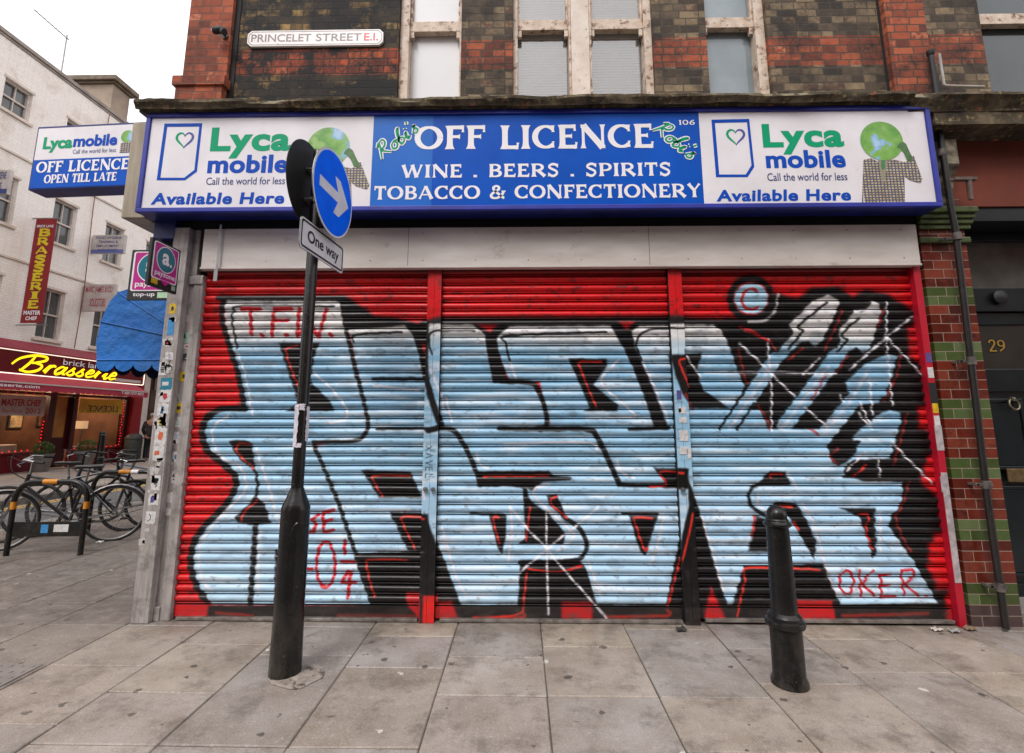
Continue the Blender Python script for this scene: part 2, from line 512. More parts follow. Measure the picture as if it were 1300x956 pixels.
# ------------------------------------------------------------------ shared materials
M = {}
def black_paint():
    k = NT('black_gloss_paint')
    z = k.sep()[2]
    n = k.noise(11, 8, .7); chip = k.ramp(k.noise(34, 6, .75), [(.64, (0, 0, 0, 1)), (.67, (1, 1, 1, 1))])
    c = k.mix(n, '#0b0b0b', '#191817')
    c = k.mix(k.math('MULTIPLY', chip, .8), c, '#4d463f')
    # splashed street dust round the foot and in runs
    low = k.math('SUBTRACT', 1.0, k.math('MULTIPLY', z, 2.2), True)
    run = k.ramp(k.noise(9, 6, .7, sc=(1, 1, .6)), [(.45, (0, 0, 0, 1)), (.75, (1, 1, 1, 1))])
    c = k.mix(k.math('MULTIPLY', run, k.math('ADD', k.math('MULTIPLY', low, .32), .04)), c, '#776c60')
    k.col(c)
    k.p.inputs['Specular IOR Level'].default_value = .4
    k.link(k.math('ADD', k.math('MULTIPLY', n, .38), k.math('ADD', .1, k.math('MULTIPLY', chip, .3))), k.p.inputs['Roughness'])
    k.bump(k.math('SUBTRACT', k.math('MULTIPLY', k.noise(38, 5), .6), k.math('MULTIPLY', chip, .5)), .35, .002)
    return k.m
M['white_sign'] = mat('white_acrylic', '#e6e2e6', '#d9d5d8', rough=.22, scale=2.5, dirt='#c9c2bd', dlo=.62, dhi=.85, dscale=6)
M['blue_sign'] = mat('blue_acrylic', '#0054bd', '#004db0', rough=.35, scale=3, spec=.15)
M['blue_pale'] = mat('pale_blue_acrylic', '#1f6ac6', '#1a64bd', rough=.35, scale=3, spec=.2)  # paler blue for the left strip of the middle face
M['blue_frame'] = mat('blue_enamel_frame', '#2a35a0', '#1f2a86', rough=.38, scale=5, dirt='#8a8a9a', dlo=.68, dhi=.72, dscale=22)
M['blue_dark'] = mat('dark_blue_enamel', '#18246e', '#101a52', rough=.4, scale=4)
M['print_green'] = mat('green_lettering', '#009a6c', rough=.4, spec=.15)
M['print_blue'] = mat('blue_lettering', '#0048b0', rough=.4, spec=.15)
M['print_navy'] = mat('navy_lettering', '#1c2f6e', rough=.35)
M['print_white'] = mat('white_lettering', '#ece8ea', rough=.3)
M['black_paint'] = black_paint()
M['black_matt'] = mat('black_matt', '#1a1a1b', '#222223', rough=.6)
M['steel'] = mat('galvanised_steel', '#9a9a98', '#7c7a78', rough=.4, metal=.8, scale=20)
M['chrome'] = mat('bright_metal', '#c8c8c8', '#a0a09c', rough=.22, metal=1)
M['timber_grey'] = mat('weathered_grey_paint', '#aaa39f', '#8b8480', rough=.7, scale=6, streak=(6, 6, .6), bump=.5, bscale=40, bdist=.003, dirt='#5a534e', dlo=.5, dhi=.75, dscale=7)
M['board'] = mat('off_white_board', '#cbc3bd', '#b9b0a8', rough=.55, scale=3, streak=(.7, 1, 3), dirt='#8c8178', dlo=.6, dhi=.8, dscale=5)
M['window_paint'] = mat('flaking_cream_paint', '#d8c8b8', '#bfa893', rough=.6, scale=12, dirt='#74543e', dlo=.53, dhi=.62, dscale=13, bump=.8, bscale=50, bdist=.003)
M['rubber'] = mat('tyre_rubber', '#1b1a1a', '#282524', rough=.75)
M['dark'] = mat('dark_void', '#0c0b0b', rough=.8)

def stone_mat():
    k = NT('sooty_stone')
    z = k.sep()[2]
    n = k.noise(5, 8, .7)
    n2 = k.noise(22, 6, .65)
    c = k.ramp(n, [(.3, '#2c251c'), (.48, '#4b4131'), (.6, '#6d604a'), (.74, '#8d8066')])
    # dry pale crust on upward edges, lichen
    g = k.new('ShaderNodeNewGeometry'); nz = k.sep(g.outputs['Normal'])[2]
    c = k.mix(k.math('MULTIPLY', k.math('GREATER_THAN', nz, .35), .7), c, '#8f8872')
    c = k.mix(k.ramp(n2, [(.56, (0, 0, 0, 1)), (.66, (1, 1, 1, 1))]), c, '#8c7a50')
    c = k.mix(k.ramp(k.noise(9, 6, .7), [(.62, (0, 0, 0, 1)), (.66, (1, 1, 1, 1))]), c, '#a86b52')
    k.col(c); k.p.inputs['Roughness'].default_value = .9
    k.bump(k.noise(35, 8, .7), .9, .012)
    return k.m
M['stone'] = stone_mat()

def flag_mat():
    k = NT('york_flagstones')
    a = k.new('ShaderNodeAttribute'); a.attribute_name = 'tone'
    n = k.noise(2.4, 8, .65); n2 = k.noise(30, 5, .6); n3 = k.noise(7, 6, .7)
    c = k.mix(k.ramp(n, [(.3, (0, 0, 0, 1)), (.72, (1, 1, 1, 1))]), a.outputs['Color'], k.mix(1.0, a.outputs['Color'], '#bdb2a6', 'MULTIPLY'))
    c = k.mix(k.math('MULTIPLY', k.ramp(n3, [(.5, (0, 0, 0, 1)), (.72, (1, 1, 1, 1))]), .4), c, '#6e635a')
    c = k.mix(k.math('MULTIPLY', k.ramp(n2, [(.58, (0, 0, 0, 1)), (.68, (1, 1, 1, 1))]), .4), c, '#b5aca2')
    c = k.mix(.2, c, k.ramp(k.noise(120, 4, .7), [(.35, '#4a433d'), (.5, '#a0968d'), (.68, '#d8cfc4')]))
    st_ = k.ramp(k.noise(3.6, 9, .78), [(.5, (0, 0, 0, 1)), (.62, (1, 1, 1, 1))])
    c = k.mix(k.math('MULTIPLY', st_, .55), c, '#564d46')
    # grime and painted contact shadow along the foot of the shopfront
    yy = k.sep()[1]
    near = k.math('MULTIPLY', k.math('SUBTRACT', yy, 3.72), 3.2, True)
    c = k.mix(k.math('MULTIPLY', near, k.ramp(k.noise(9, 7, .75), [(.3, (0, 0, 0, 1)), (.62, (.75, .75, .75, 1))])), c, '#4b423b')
    # trodden chewing gum and spots
    v = k.new('ShaderNodeTexVoronoi'); v.feature = 'F1'; v.inputs['Scale'].default_value = 7
    dv = k.new('ShaderNodeVectorMath'); dv.operation = 'ADD'; nn = k.new('ShaderNodeTexNoise'); nn.inputs['Scale'].default_value = 30
    k.link(k.pos(), nn.inputs['Vector'])
    sc = k.new('ShaderNodeVectorMath'); sc.operation = 'SCALE'; sc.inputs['Scale'].default_value = .05; k.link(nn.outputs['Color'], sc.inputs[0])
    k.link(k.pos(), dv.inputs[0]); k.link(sc.outputs[0], dv.inputs[1]); k.link(dv.outputs[0], v.inputs['Vector'])
    spot = k.math('LESS_THAN', k.math('ADD', v.outputs['Distance'], k.math('MULTIPLY', k.sep(v.outputs['Color'])[0], .2)), .18)
    c = k.mix(k.math('MULTIPLY', spot, .75), c, k.ramp(k.sep(v.outputs['Color'])[1], [(.0, '#3a332f'), (.7, '#4a423c'), (.8, '#cfc8c0')], 'CONSTANT'))
    k.col(c)
    r = k.math('ADD', k.math('MULTIPLY', n3, .35), .42)
    k.link(r, k.p.inputs['Roughness'])
    k.bump(k.math('ADD', k.math('MULTIPLY', k.noise(60, 5), .3), n3), .35, .01)
    return k.m
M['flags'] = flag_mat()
M['mortar'] = mat('paving_bed', '#5d544b', '#4c443d', rough=.9, scale=12)
M['asphalt'] = mat('asphalt', '#5c5b5d', '#4c4b4c', rough=.85, scale=3, bump=.6, bscale=140, bdist=.004, dirt='#6f6c6a', dscale=1)
M['kerb'] = mat('granite_kerb', '#86807b', '#6c6762', rough=.8, scale=15, bump=.3)
M['yellow_line'] = mat('yellow_road_paint', '#c9a045', '#a8853c', rough=.7, scale=8, dirt='#6b6459', dlo=.6, dhi=.7, dscale=9)
M['farpave'] = mat('far_paving', '#8d837b', '#7b726b', rough=.8, scale=2)

# ------------------------------------------------------------------ ground
XK = -7.1          # near kerb of the side street
XF = -9.75         # far kerb
XW = -14.6         # facades across the side street
YK = 2.25          # kerb of the street the camera stands in
def structure(name, mb, m, **k): return mb.build(name, m, kind='structure', **k)
structure('ground', MB().add([(-400, -300, -.16), (400, -300, -.16), (400, 500, -.16), (-400, 500, -.16)], [(0, 1, 2, 3)]), M['asphalt'])
structure('road', MB().add([(-60, -30, -.12), (60, -30, -.12), (60, YK - .13, -.12), (-60, YK - .13, -.12)], [(0, 1, 2, 3)]).add([(XF + .1, YK - .13, -.12), (XK - .1, YK - .13, -.12), (XK - .1, 120, -.12), (XF + .1, 120, -.12)], [(0, 1, 2, 3)]), M['asphalt'])
structure('paving_bed', MB().box(XK, 40, YK, 5.4, -.15, -.008).box(XK, -2.9, 5.4, 70, -.15, -.008), M['mortar'])
kb = MB()
y = YK - .14
x = XK
while x < 30:
    kb.box(x + .004, x + .9, YK - .14, YK - .004, -.14, random.uniform(-.006, .0)); x += .904
y = YK
while y < 60:
    kb.box(XK - .14, XK - .004, y + .004, y + .9, -.14, random.uniform(-.006, 0)); y += .904
structure('kerb', kb, M['kerb'], bevel=.012)
# flagstones, laid in staggered courses that run away from the camera
def flags():
    rnd = random.Random(11)
    mb = MB(); tones = []
    pal = ['#aaa09a', '#aea59e', '#a39b96', '#afa396', '#aa9d92', '#a7a09e', '#b3a899', '#a29b97', '#a99d92']
    x = -.075 - .615 * 12
    while x < 14:
        wd = .615 if x > -3.1 else rnd.choice([.6, .75, .62])
        y = YK + .004; first = True
        lim = 5.3 if x > -2.9 else 44
        while y < lim:
            L = rnd.choice([.45, .6, .6, .75, .9]) if not first else rnd.choice([.3, .45, .6, .75])
            first = False
            g = .005
            x0 = max(x, XK + .002)
            if x + wd > XK + .1:
                j = [rnd.uniform(-.0035, .0015) for _ in range(4)]
                b = len(mb.v); jx = [rnd.uniform(-.004, .004) for _ in range(4)]
                mb.box(x0 + g, x + wd - g * .4, y + g, min(y + L, lim) - g * .4, -.05, 0)
                for q, vi in enumerate(range(b + 4, b + 8)): mb.v[vi].z += j[q]; mb.v[vi].x += jx[q] * .6; mb.v[vi].y += jx[q - 1]
                t = Vector(lin(rnd.choice(pal))[:3]) * rnd.uniform(.88, 1.08)
                if x < -3: t = Vector([a * .4 + c * .6 for a, c in zip(t, lin('#8b817b')[:3])]) * .72
                tones += [t] * 6
            y += L
        x += wd
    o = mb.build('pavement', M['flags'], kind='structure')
    at = o.data.attributes.new('tone', 'FLOAT_COLOR', 'CORNER')
    buf = np.ones((len(o.data.loops), 4), dtype=np.float32)
    for p in o.data.polygons:
        for li in p.loop_indices: buf[li, :3] = tones[p.index]
    at.data.foreach_set('color', buf.ravel())
    b = o.modifiers.new('bevel', 'BEVEL'); b.width = .005; b.segments = 1
    return o
flags()
# cement patch round the signpost foot
pm = MB(); px_, py_ = -1.415, 3.222
def blob(cx, cy, r0, z, n=40, seed=0, sx=1, sy=1):
    return [(cx + sx * math.cos(2 * PI * i / n) * r0 * (1 + .35 * mnoise.noise(Vector((math.cos(2 * PI * i / n) * 1.3, math.sin(2 * PI * i / n) * 1.3, seed)))), cy + sy * math.sin(2 * PI * i / n) * r0 * (1 + .35 * mnoise.noise(Vector((math.cos(2 * PI * i / n) * 1.3, math.sin(2 * PI * i / n) * 1.3, seed)))), z) for i in range(n)]
bl = blob(px_ + .08, py_ - .02, .135, .004, seed=3, sx=1.25); n_ = len(bl)
pm.add(bl + [(px_, py_, .012)], [(i, (i + 1) % n_, n_) for i in range(n_)])
pm.add([(a, b, 0.001) for a, b, c in bl] + bl, [(i, (i + 1) % n_, n_ + (i + 1) % n_, n_ + i) for i in range(n_)])
structure('cement_patch', pm, mat('cracked_cement', '#a0958b', '#7f756c', rough=.9, scale=14, bump=1, bscale=18, bdist=.02, dirt='#4b423a', dlo=.52, dhi=.6, dscale=16))
# far pavement and its kerb, double yellow line
structure('far_pavement', MB().box(-40, XF - .13, YK - 12, 120, -.14, 0), M['farpave'])
kb = MB(); y = -8
while y < 60: kb.box(XF - .126, XF, y, y + .896, -.14, random.uniform(-.004, .002)); y += .9
structure('far_kerb', kb, M['kerb'], bevel=.01)
yl = MB()
for xx in (XF + .22, XF + .38): yl.box(xx, xx + .075, -8, 90, -.118, -.115)
structure('double_yellow_line', yl, M['yellow_line'])
# tactile paving by the crossing at the far left corner
tp = MB(); tx0, ty0 = atZ(0, 832)[0] - .75, atZ(0, 860)[1] - .9
tp.box(tx0, tx0 + 1.15, ty0 + .25, ty0 + 1.05, .0, .006)
for i in range(17):
    for j in range(12):
        tp.lathe([(.013, 0), (.011, .004), (0, .0055)], (tx0 + .035 + i * .0675, ty0 + .285 + j * .0665, .006), 8)
structure('tactile_paving', tp, mat('tactile_slab', '#847b75', '#756d67', rough=.85, scale=6))

# ------------------------------------------------------------------ corner building
CB = thing('corner_building', 'sooty brick corner building with red brick bands above the graffitied shopfront', 'building', (0, 4.1, 0))
FY = 4.1; ZT = 7.6; ZH = 6.05
stops_stock = [(0, '#2f2822'), (.3, '#4a3d30'), (.5, '#5f5040'), (.7, '#75634d'), (.88, '#8c7a5e'), (1, '#634434')]
stops_red = [(0, '#5e2c20'), (.25, '#84402a'), (.5, '#9c4a2e'), (.75, '#ac5a3a'), (.9, '#7d3a28'), (1, '#bd7250')]
zb = (ZY(88, FY, 620), ZY(51, FY, 620))
zb2 = (ZY(-130, FY), ZY(-100, FY))
M['stock'] = brick('stock_brick', stops_stock, '#5a5042', '#1c1815', [zb], stops_red, sootlo=.44, soothi=.66)
M['sooty'] = brick('black_painted_brick', [(0, '#2a2018'), (.4, '#4d3d28'), (.7, '#8a6c3c'), (1, '#a88850')], '#4a4338', '#151313', [(zb[0] - .04, zb[1] - .07)], [(0, '#7a321e'), (.5, '#b04c28'), (1, '#c4643c')], sootlo=.37, soothi=.52, sootscale=3.2)
M['redbrick'] = brick('red_brick', stops_red, '#7a5444', '#4a2418', sootlo=.5, soothi=.75)
M['redbrick_dirty'] = brick('dirty_red_brick', stops_red, '#5a473a', '#2a201a', sootlo=.5, soothi=.64, sootscale=1.6)
M['sidebrick'] = brick('side_brick', stops_stock, '#6b614f', '#1e1a17', sootlo=.45, soothi=.7)
wx = {k: XY(v, FY, 80) for k, v in dict(a=300, b=505, c=585, d=651, e=831, f=899, g=978, h=1123, i=1175, j=1253).items()}
XL = -3.085; XR = 9.0
MB().box(wx['a'], wx['b'], FY, FY + .35, 4.0, ZH).build('brick_wall', M['sooty'], CB)
MB().box(wx['c'], wx['d'], FY, FY + .35, 4.0, ZH).build('brick_wall', M['stock'], CB)
MB().box(wx['e'], wx['f'], FY, FY + .35, 4.0, ZH).build('brick_wall', M['stock'], CB)
MB().box(wx['g'], wx['h'], FY, FY + .35, 4.0, ZH).build('brick_wall', M['stock'], CB)
MB().box(wx['i'] , wx['j'], FY, FY + .35, 4.0, ZH).build('brick_wall', M['stock'], CB)
MB().box(wx['a'] - .3, XR, FY + .001, FY + .35, ZH, ZT).build('upper_wall', M['stock'], CB)
# corner pier with its stepped foot, right hand pier
zs = ZY(105, FY, 240)
cp = MB().box(XL, wx['a'] - .05, FY - .05, FY + .4, zs, ZT).box(XL - .03, wx['a'] - .06, FY - .08, FY + .4, 4.0, zs - .09).box(XL - .055, wx['a'] - .03, FY - .1, FY + .4, zs - .09, zs)
cp.build('brick_pier', M['redbrick'], CB)
MB().box(wx['a'] - .05, wx['a'] + .0, FY - .01, FY + .1, 4.0, ZT).build('wall_joint', M['dark'], CB)
MB().box(wx['h'] + .015, wx['i'], FY - .06, FY + .3, 4.0, ZT).build('brick_pier', M['redbrick_dirty'], CB)
MB().box(wx['h'] - .01, wx['h'] + .015, FY - .004, FY + .1, 4.0, ZT).build('wall_joint', M['dark'], CB)
# side wall along the side street, body and roof
MB().box(XL, XL + .3, FY + .4, 16, 3.1, ZT).box(-2.86, XL + .5, 4.13, 16, 0, 3.099).box(XL + .3, XR, FY + .36, 15.9, ZT - .2, ZT - .02).box(XL + .3, XR, 15.6, 16, 0, ZT - .2).build('side_wall', M['sidebrick'], CB)
MB().box(XL + .3, 5.2, 5.1, 5.2, 0, 4.0).box(XL + .3, XR, FY + .35, 15, 3.85, 3.95).build('inner_wall', M['dark'], CB)

SZ1_ = atY(650, 138.5, 3.728)[1]
# stone cornice over the shopfront: an eroded moulding
def cornice(x0, x1, yf, z0, z1, yb, seed=0, droop=0, step=.035):
    prof = [(yb, z1 + .0), (yf + .02, z1), (yf, z1 - .012), (yf, z1 - .035), (yf + .02, z1 - .05), (yf + .035, z1 - .075), (yf + .075, z0 + .02), (yf + .08, z0), (yb, z0)]
    mb = MB(); n = int((x1 - x0) / step) + 1; k = len(prof)
    for i in range(n + 1):
        x = x0 + (x1 - x0) * i / n
        for j, (a, b) in enumerate(prof):
            e = mnoise.noise(Vector((x * 3.1, j * .35, seed))) * .014 + mnoise.noise(Vector((x * 13, j * .9, seed + 4))) * .006
            e2 = mnoise.noise(Vector((x * 2.1, j * .2, seed + 9))) * .012 + mnoise.noise(Vector((x * 17, j * .5, seed + 2))) * .005
            chip = 0
            c_ = mnoise.noise(Vector((x * 1.7, 3, seed)))
            if j in (1, 2, 3): chip = .028 * min(max((c_ - .25) / .25, 0), 1)
            fr = 1 if 0 < j < k - 1 else 0
            mb.v.append(Vector((x, a + fr * (e + chip), b + fr * e2 * (1 if j < 7 else .3))))
    for i in range(n):
        for j in range(k - 1):
            mb.f.append([i * k + j, i * k + j + 1, (i + 1) * k + j + 1, (i + 1) * k + j]); mb.mi.append(0)
    mb.f.append(list(range(k))); mb.mi.append(0)
    mb.f.append([n * k + j for j in range(k)][::-1]); mb.mi.append(0)
    return mb
cornice(-3.165, XY(1160, 3.66, 115), 3.645, SZ1_ + .006, ZY(121, 3.66), FY + .02).build('cornice', M['stone'], CB, smooth=True)
MB().box(XL - .02, 3.35, 3.78, FY + .05, 3.93, SZ1_ + .005).build('cornice_bed', M['stone'], CB)
# the same moulding goes on over the door of the next unit, a little lower
cx0 = XY(1160, 3.66, 115)
cornice(cx0 + .001, 9, 3.665, 3.97, 4.1, FY + .02, seed=5).build('cornice', M['stone'], CB, smooth=True)
MB().box(3.36, 9, 3.75, FY + .05, 3.86, 3.979).build('cornice_bed', M['stone'], CB)
# cornice return along the side street
MB().box(-3.2, XL - .001, FY - .1, 16, 4.04, 4.12).build('cornice', M['stone'], CB, bevel=.01)

# sash windows of the first floor
M['net_pane'] = mat('pale_screened_glass', '#e4e4e6', '#d8d9dc', rough=.06, scale=.8, spec=.6)
M['grey_pane'] = mat('grey_reflecting_glass', '#8f9ba1', '#6d797f', rough=.06, scale=1.2, spec=.8)
M['dark_pane'] = mat('dark_glass', '#3a4446', '#2a3234', rough=.05, scale=1.2, spec=.8)
M['clear'] = glass('clear_glass', tint=(.93, .94, .94), alpha=.2)
M['blind'] = mat('blind_slats', '#f0edeb', '#e2dedb', rough=.5, scale=4)
M['interior'] = mat('dim_room', '#4c4443', '#3a3433', rough=.9, scale=1)
def sash(x0, x1, kind, wide_left=True, parent=CB, fl=.07, fr=.07):
    f = MB(); yf = FY + .045
    rb, rt = ZY(35, yf), ZY(22, yf)
    f.box(x0, x0 + fl, yf, yf + .16, 4.05, ZH - .002).box(x1 - fr, x1, yf, yf + .16, 4.05, ZH - .002)
    f.box(x0 + fl, x0 + fl + .02, yf + .03, yf + .15, rb, ZH - .01).box(x1 - fr - .02, x1 - fr, yf + .03, yf + .15, rb, ZH - .01)
    f.box(x0 + fl, x1 - fr, yf + .001, yf + .15, ZH - .08, ZH - .003)
    fr_ = f.build('window_frame', M['window_paint'], parent, bevel=.004)
    r = MB().box(x0 + fl, x1 - fr, yf + .035, yf + .1, rb, rt)
    MB().box(x0 + fl + .001, x1 - fr - .001, yf + .075, yf + .1, 4.06, 4.14).build('bottom_rail', M['window_paint'], fr_, bevel=.003)
    # sash horns
    for xx in (x0 + fl + .002, x1 - fr - .037): r.box(xx, xx + .035, yf + .036, yf + .075, rb - .07, rb - .001)
    r.build('meeting_rail', M['window_paint'], fr_, bevel=.004)
    a, b = x0 + fl + .001, x1 - fr - .001
    if kind == 'blind':
        MB().box(a, b, yf + .11, yf + .114, 4.05, rb + .02).box(a, b, yf + .07, yf + .074, rt - .02, ZH - .08).build('pane', M['clear'], fr_)
        bm = MB(); z = 4.09
        while z < ZH - .08:
            bm.add([(a + .01, yf + .128, z + .0165), (b - .01, yf + .128, z + .0165), (b - .01, yf + .139, z), (a + .01, yf + .139, z)], [(0, 1, 2, 3)]); z += .0285
        bm.build('blind', M['blind'], fr_)
        MB().box(a - .05, b + .05, yf + .23, yf + .25, 4.0, ZH).build('room_backing', M['interior'], fr_)
    else:
        MB().box(a, b, yf + .11, yf + .116, 4.05, rb + .02).box(a, b, yf + .07, yf + .076, rt - .02, ZH - .08).build('pane', M[kind], fr_)
    return fr_
sash(wx['b'] + .001, wx['c'] - .001, 'net_pane', fl=.085, fr=.02)
xm = XY(738, FY, 80)
sash(wx['d'] + .001, xm - .085, 'blind', fl=.045, fr=.02)
sash(xm + .085, wx['e'] - .001, 'blind', fl=.02, fr=.07)
MB().box(xm - .084, xm + .084, FY + .03, FY + .2, 4.05, ZH - .003).build('mullion', mat('peeling_white_paint', '#ddd0c4', '#cdbdb0', rough=.6, scale=9, dirt='#5c5450', dlo=.6, dhi=.66, dscale=15, bump=.3), CB, bevel=.006)
sash(wx['f'] + .001, wx['g'] - .001, 'grey_pane', fl=.01, fr=.085)
sash(wx['j'] + .001, wx['j'] + .9, 'dark_pane', fl=.03, fr=.07)
MB().box(wx['j'] + .901, XR, FY, FY + .35, 4.0, ZH).build('brick_wall', M['stock'], CB)

# fascia board, timber bits under the sign
YB = 3.93
bd = MB().box(-2.655, 3.245, YB, YB + .06, 2.752, 3.085).box(-2.66, 3.25, YB - .006, YB + .06, 2.735, 2.752)
bdo = bd.build('fascia_board', M['board'], CB, bevel=.003)
for xj in (-.93, 1.06):
    MB().box(xj - .0015, xj + .0015, YB - .0012, YB + .01, 2.753, 3.084).build('board_joint', M['dark'], bdo)
for i in range(14):
    for zz_ in (2.8, 3.04):
        MB().lathe([(0, -.003), (.006, -.002), (.007, 0)], (-2.55 + i * .436, YB, zz_), 8, 'y').build('screw_head', M['timber_grey'], bdo)
MB().box(XL + .02, 3.3, YB + .065, FY + .2, 2.735, 3.93).build('bressummer', mat('dark_timber', '#1d1817', '#120f0f', rough=.8, scale=6), CB)
MB().box(XL + .01, XL + .3, 4.11, 4.5, 3.102, 4.0).build('corner_post_core', M['timber_grey'], CB)

# ---- corner pilaster of weathered timber with its stickers
PX0, PXa, PXb, PX1 = atY(167, 776, 3.93)[0], atY(189, 776, 3.93)[0], atY(205, 776, 4.0)[0], atY(216, 776, 3.985)[0]
print('pilaster', PX0, PXa, PXb, PX1)
pl = MB().box(PX0, PXa, 3.93, 4.12, 0, 3.1).box(PXa, PXb, 4.0, 4.12, 0, 2.62).box(PXb, PX1, 3.985, 4.12, 0, 2.7)
pl.box(PXa + .001, PX1 - .001, 3.975, 4.12, 2.62, 2.69).box(PXa + .001, PXb + .01, 3.99, 4.12, 2.69, 3.1)
pl.box(PXa + .002, PXb - .001, 3.975, 3.9995, 0, .1)
pil = pl.build('pilaster', M['timber_grey'], CB, bevel=.004)
MB().box(XL + .02, PX0 + .2, 4.0, 4.1, 3.101, 3.93).build('corner_post', M['timber_grey'], CB, bevel=.004)
rs = random.Random(5)
stk = {k: mat('sticker_' + k, c, c2, rough=.5, scale=40) for k, c, c2 in (('white', '#d5d3d2', '#b9b5b3'), ('paper', '#c4bfbc', '#aaa49f'), ('yellow', '#d6b51d', '#b9981a'), ('teal', '#1d7a95', '#176a80'), ('blue', '#3f8ec6', '#2f78ae'), ('black', '#26262a', '#3a3a3e'), ('green', '#86ab96', '#9fbcab'), ('orange', '#cf6a43', '#b95b38'), ('purple', '#4d3f7d', '#5d508a'), ('red', '#b5363c', '#a02c33'))}
def sticker(px, py, wpx, hpx, c, Y, deco=None, rot=0):
    x, z = atY(px, py, Y); s_ = 3.95 / 630
    wd, hd = wpx * s_ * 1.02, hpx * s_ * 1.05
    mb = MB(); P = plane((x, Y, z), (math.cos(rot), 0, math.sin(rot)), (0, -1, 0), (-math.sin(rot), 0, math.cos(rot)))
    n = 10; k = rs.random() * 9
    pts = []
    for a, b, c_, d in ((-.5, -.5, .5, -.5), (.5, -.5, .5, .5), (.5, .5, -.5, .5), (-.5, .5, -.5, -.5)):
        for i in range(n):
            t = i / n; uu, vv = a + (c_ - a) * t, b + (d - b) * t
            e = 1 + .16 * mnoise.noise(Vector((uu * 5, vv * 5, k))) + .1 * mnoise.noise(Vector((uu * 14, vv * 14, k)))
            pts.append((uu * wd * e, vv * hd * e))
    mb.prism(P, pts, .0004, .0018)
    mats = [stk[c]]
    if deco:
        mats.append(stk[deco]); mb.ci = 1
        kind_ = rs.random()
        if kind_ < .45:
            nb = rs.choice([1, 2, 4])
            for q in range(nb):
                vv = (.3 - .6 * (q + .5) / nb + rs.uniform(-.03, .03)) * hd; th_ = rs.uniform(.12, .3) / nb * hd
                a = -wd * rs.uniform(.2, .38); b = wd * rs.uniform(.0, .38)
                mb.flat(P, [(a, vv - th_), (b, vv - th_ * .8), (b, vv + th_), (a, vv + th_ * .9)], .0024)
        elif kind_ < .75:
            mb.flat(P, [(wd * .28 * math.cos(t_ * PI / 6) * rs.uniform(.6, 1.1), hd * .28 * math.sin(t_ * PI / 6) * rs.uniform(.6, 1.1)) for t_ in range(12)], .0024)
        else:
            zz = [(rs.uniform(-.3, .3) * wd, (.3 - .12 * t_) * hd) for t_ in range(6)]
            mb.ribbon(P, zz, [.006] * 6, .0024)
    return mb.build('sticker', mats, pil)
YA, YBk, YC = 3.93, 4.0, 3.985
L_ = [  # px, py, w, h, colour, decoration on the outer strip
 (219, 392, 8, 13, 'yellow', 'black'), (217, 414, 8, 22, 'blue', None), (213, 436, 7, 8, 'white', 'red'), (215, 452, 10, 9, 'white', 'purple'), (211, 487, 14, 14, 'teal', 'white'), (210, 503, 13, 16, 'white', 'red'), (207, 520, 14, 15, 'white', 'blue'), (204, 536, 15, 9, 'white', 'yellow'), (204, 553, 14, 22, 'white', 'orange'), (201, 575, 13, 18, 'white', 'orange'),
 (198, 613, 11, 17, 'white', 'black'), (195, 634, 12, 13, 'white', 'purple'), (191, 657, 12, 14, 'white', 'black'), (207, 468, 9, 16, 'white', 'black')]
for a in L_: sticker(*a[:5], YA, a[5])
L2 = [(244, 412, 6, 9, 'orange', 'yellow'), (237, 429, 12, 13, 'green', None), (237, 453, 9, 9, 'black', 'white'), (246, 456, 3, 8, 'purple', None), (234, 478, 12, 12, 'yellow', 'black'), (227, 518, 9, 12, 'yellow', 'black'), (230, 536, 14, 12, 'white', 'green'), (226, 556, 12, 14, 'white', 'blue'), (224, 580, 10, 12, 'white', 'teal'), (222, 606, 8, 14, 'white', 'black'), (217, 632, 10, 12, 'white', None), (238, 440, 10, 6, 'white', 'red'), (214, 650, 7, 8, 'white', None)]
for a in L2: sticker(*a[:5], YBk, a[5])
# scraped paper left by older stickers
for i in range(46):
    left = rs.random() < .6
    py_ = rs.uniform(395, 690)
    xl_, xr_ = (215 - (py_ - 379) * .121, 226 - (py_ - 379) * .095) if left else (231 - (py_ - 379) * .1, 243 - (py_ - 379) * .12)
    sticker(rs.uniform(xl_ + 2, xr_ - 1), py_, rs.uniform(3, 9), rs.uniform(3, 11), 'paper', YA if left else YBk, None, rs.uniform(-.3, .3))
# scribbles and the bolt
sb = MB()
for (px, py) in ((215, 462), (217, 470), (222, 606), (198, 612)):
    x, z = atY(px, py, YA if px < 218 else YBk)
    Pq = face_plane((YA if px < 218 else YBk) - .003)
    pts = [(x + rs.uniform(-.016, .016), z + .035 - .007 * i) for i in range(11)]
    sb.ribbon(Pq, catmull(pts, 4), [.003] * (10 * 4 + 1))
sb.build('pen_scribble', M['black_matt'], pil)
x, z = atY(237, 614, YC)
bt = MB().lathe([(0, -.05), (.012, -.048), (.016, -.04), (.016, -.015), (.011, -.012), (.011, 0), (0, 0)], (x, YC, z), 14, 'y')
bt.build('shutter_bolt', mat('rusty_bolt', '#7d5a4c', '#8f8d8a', rough=.5, metal=.5, scale=30), pil, smooth=True)

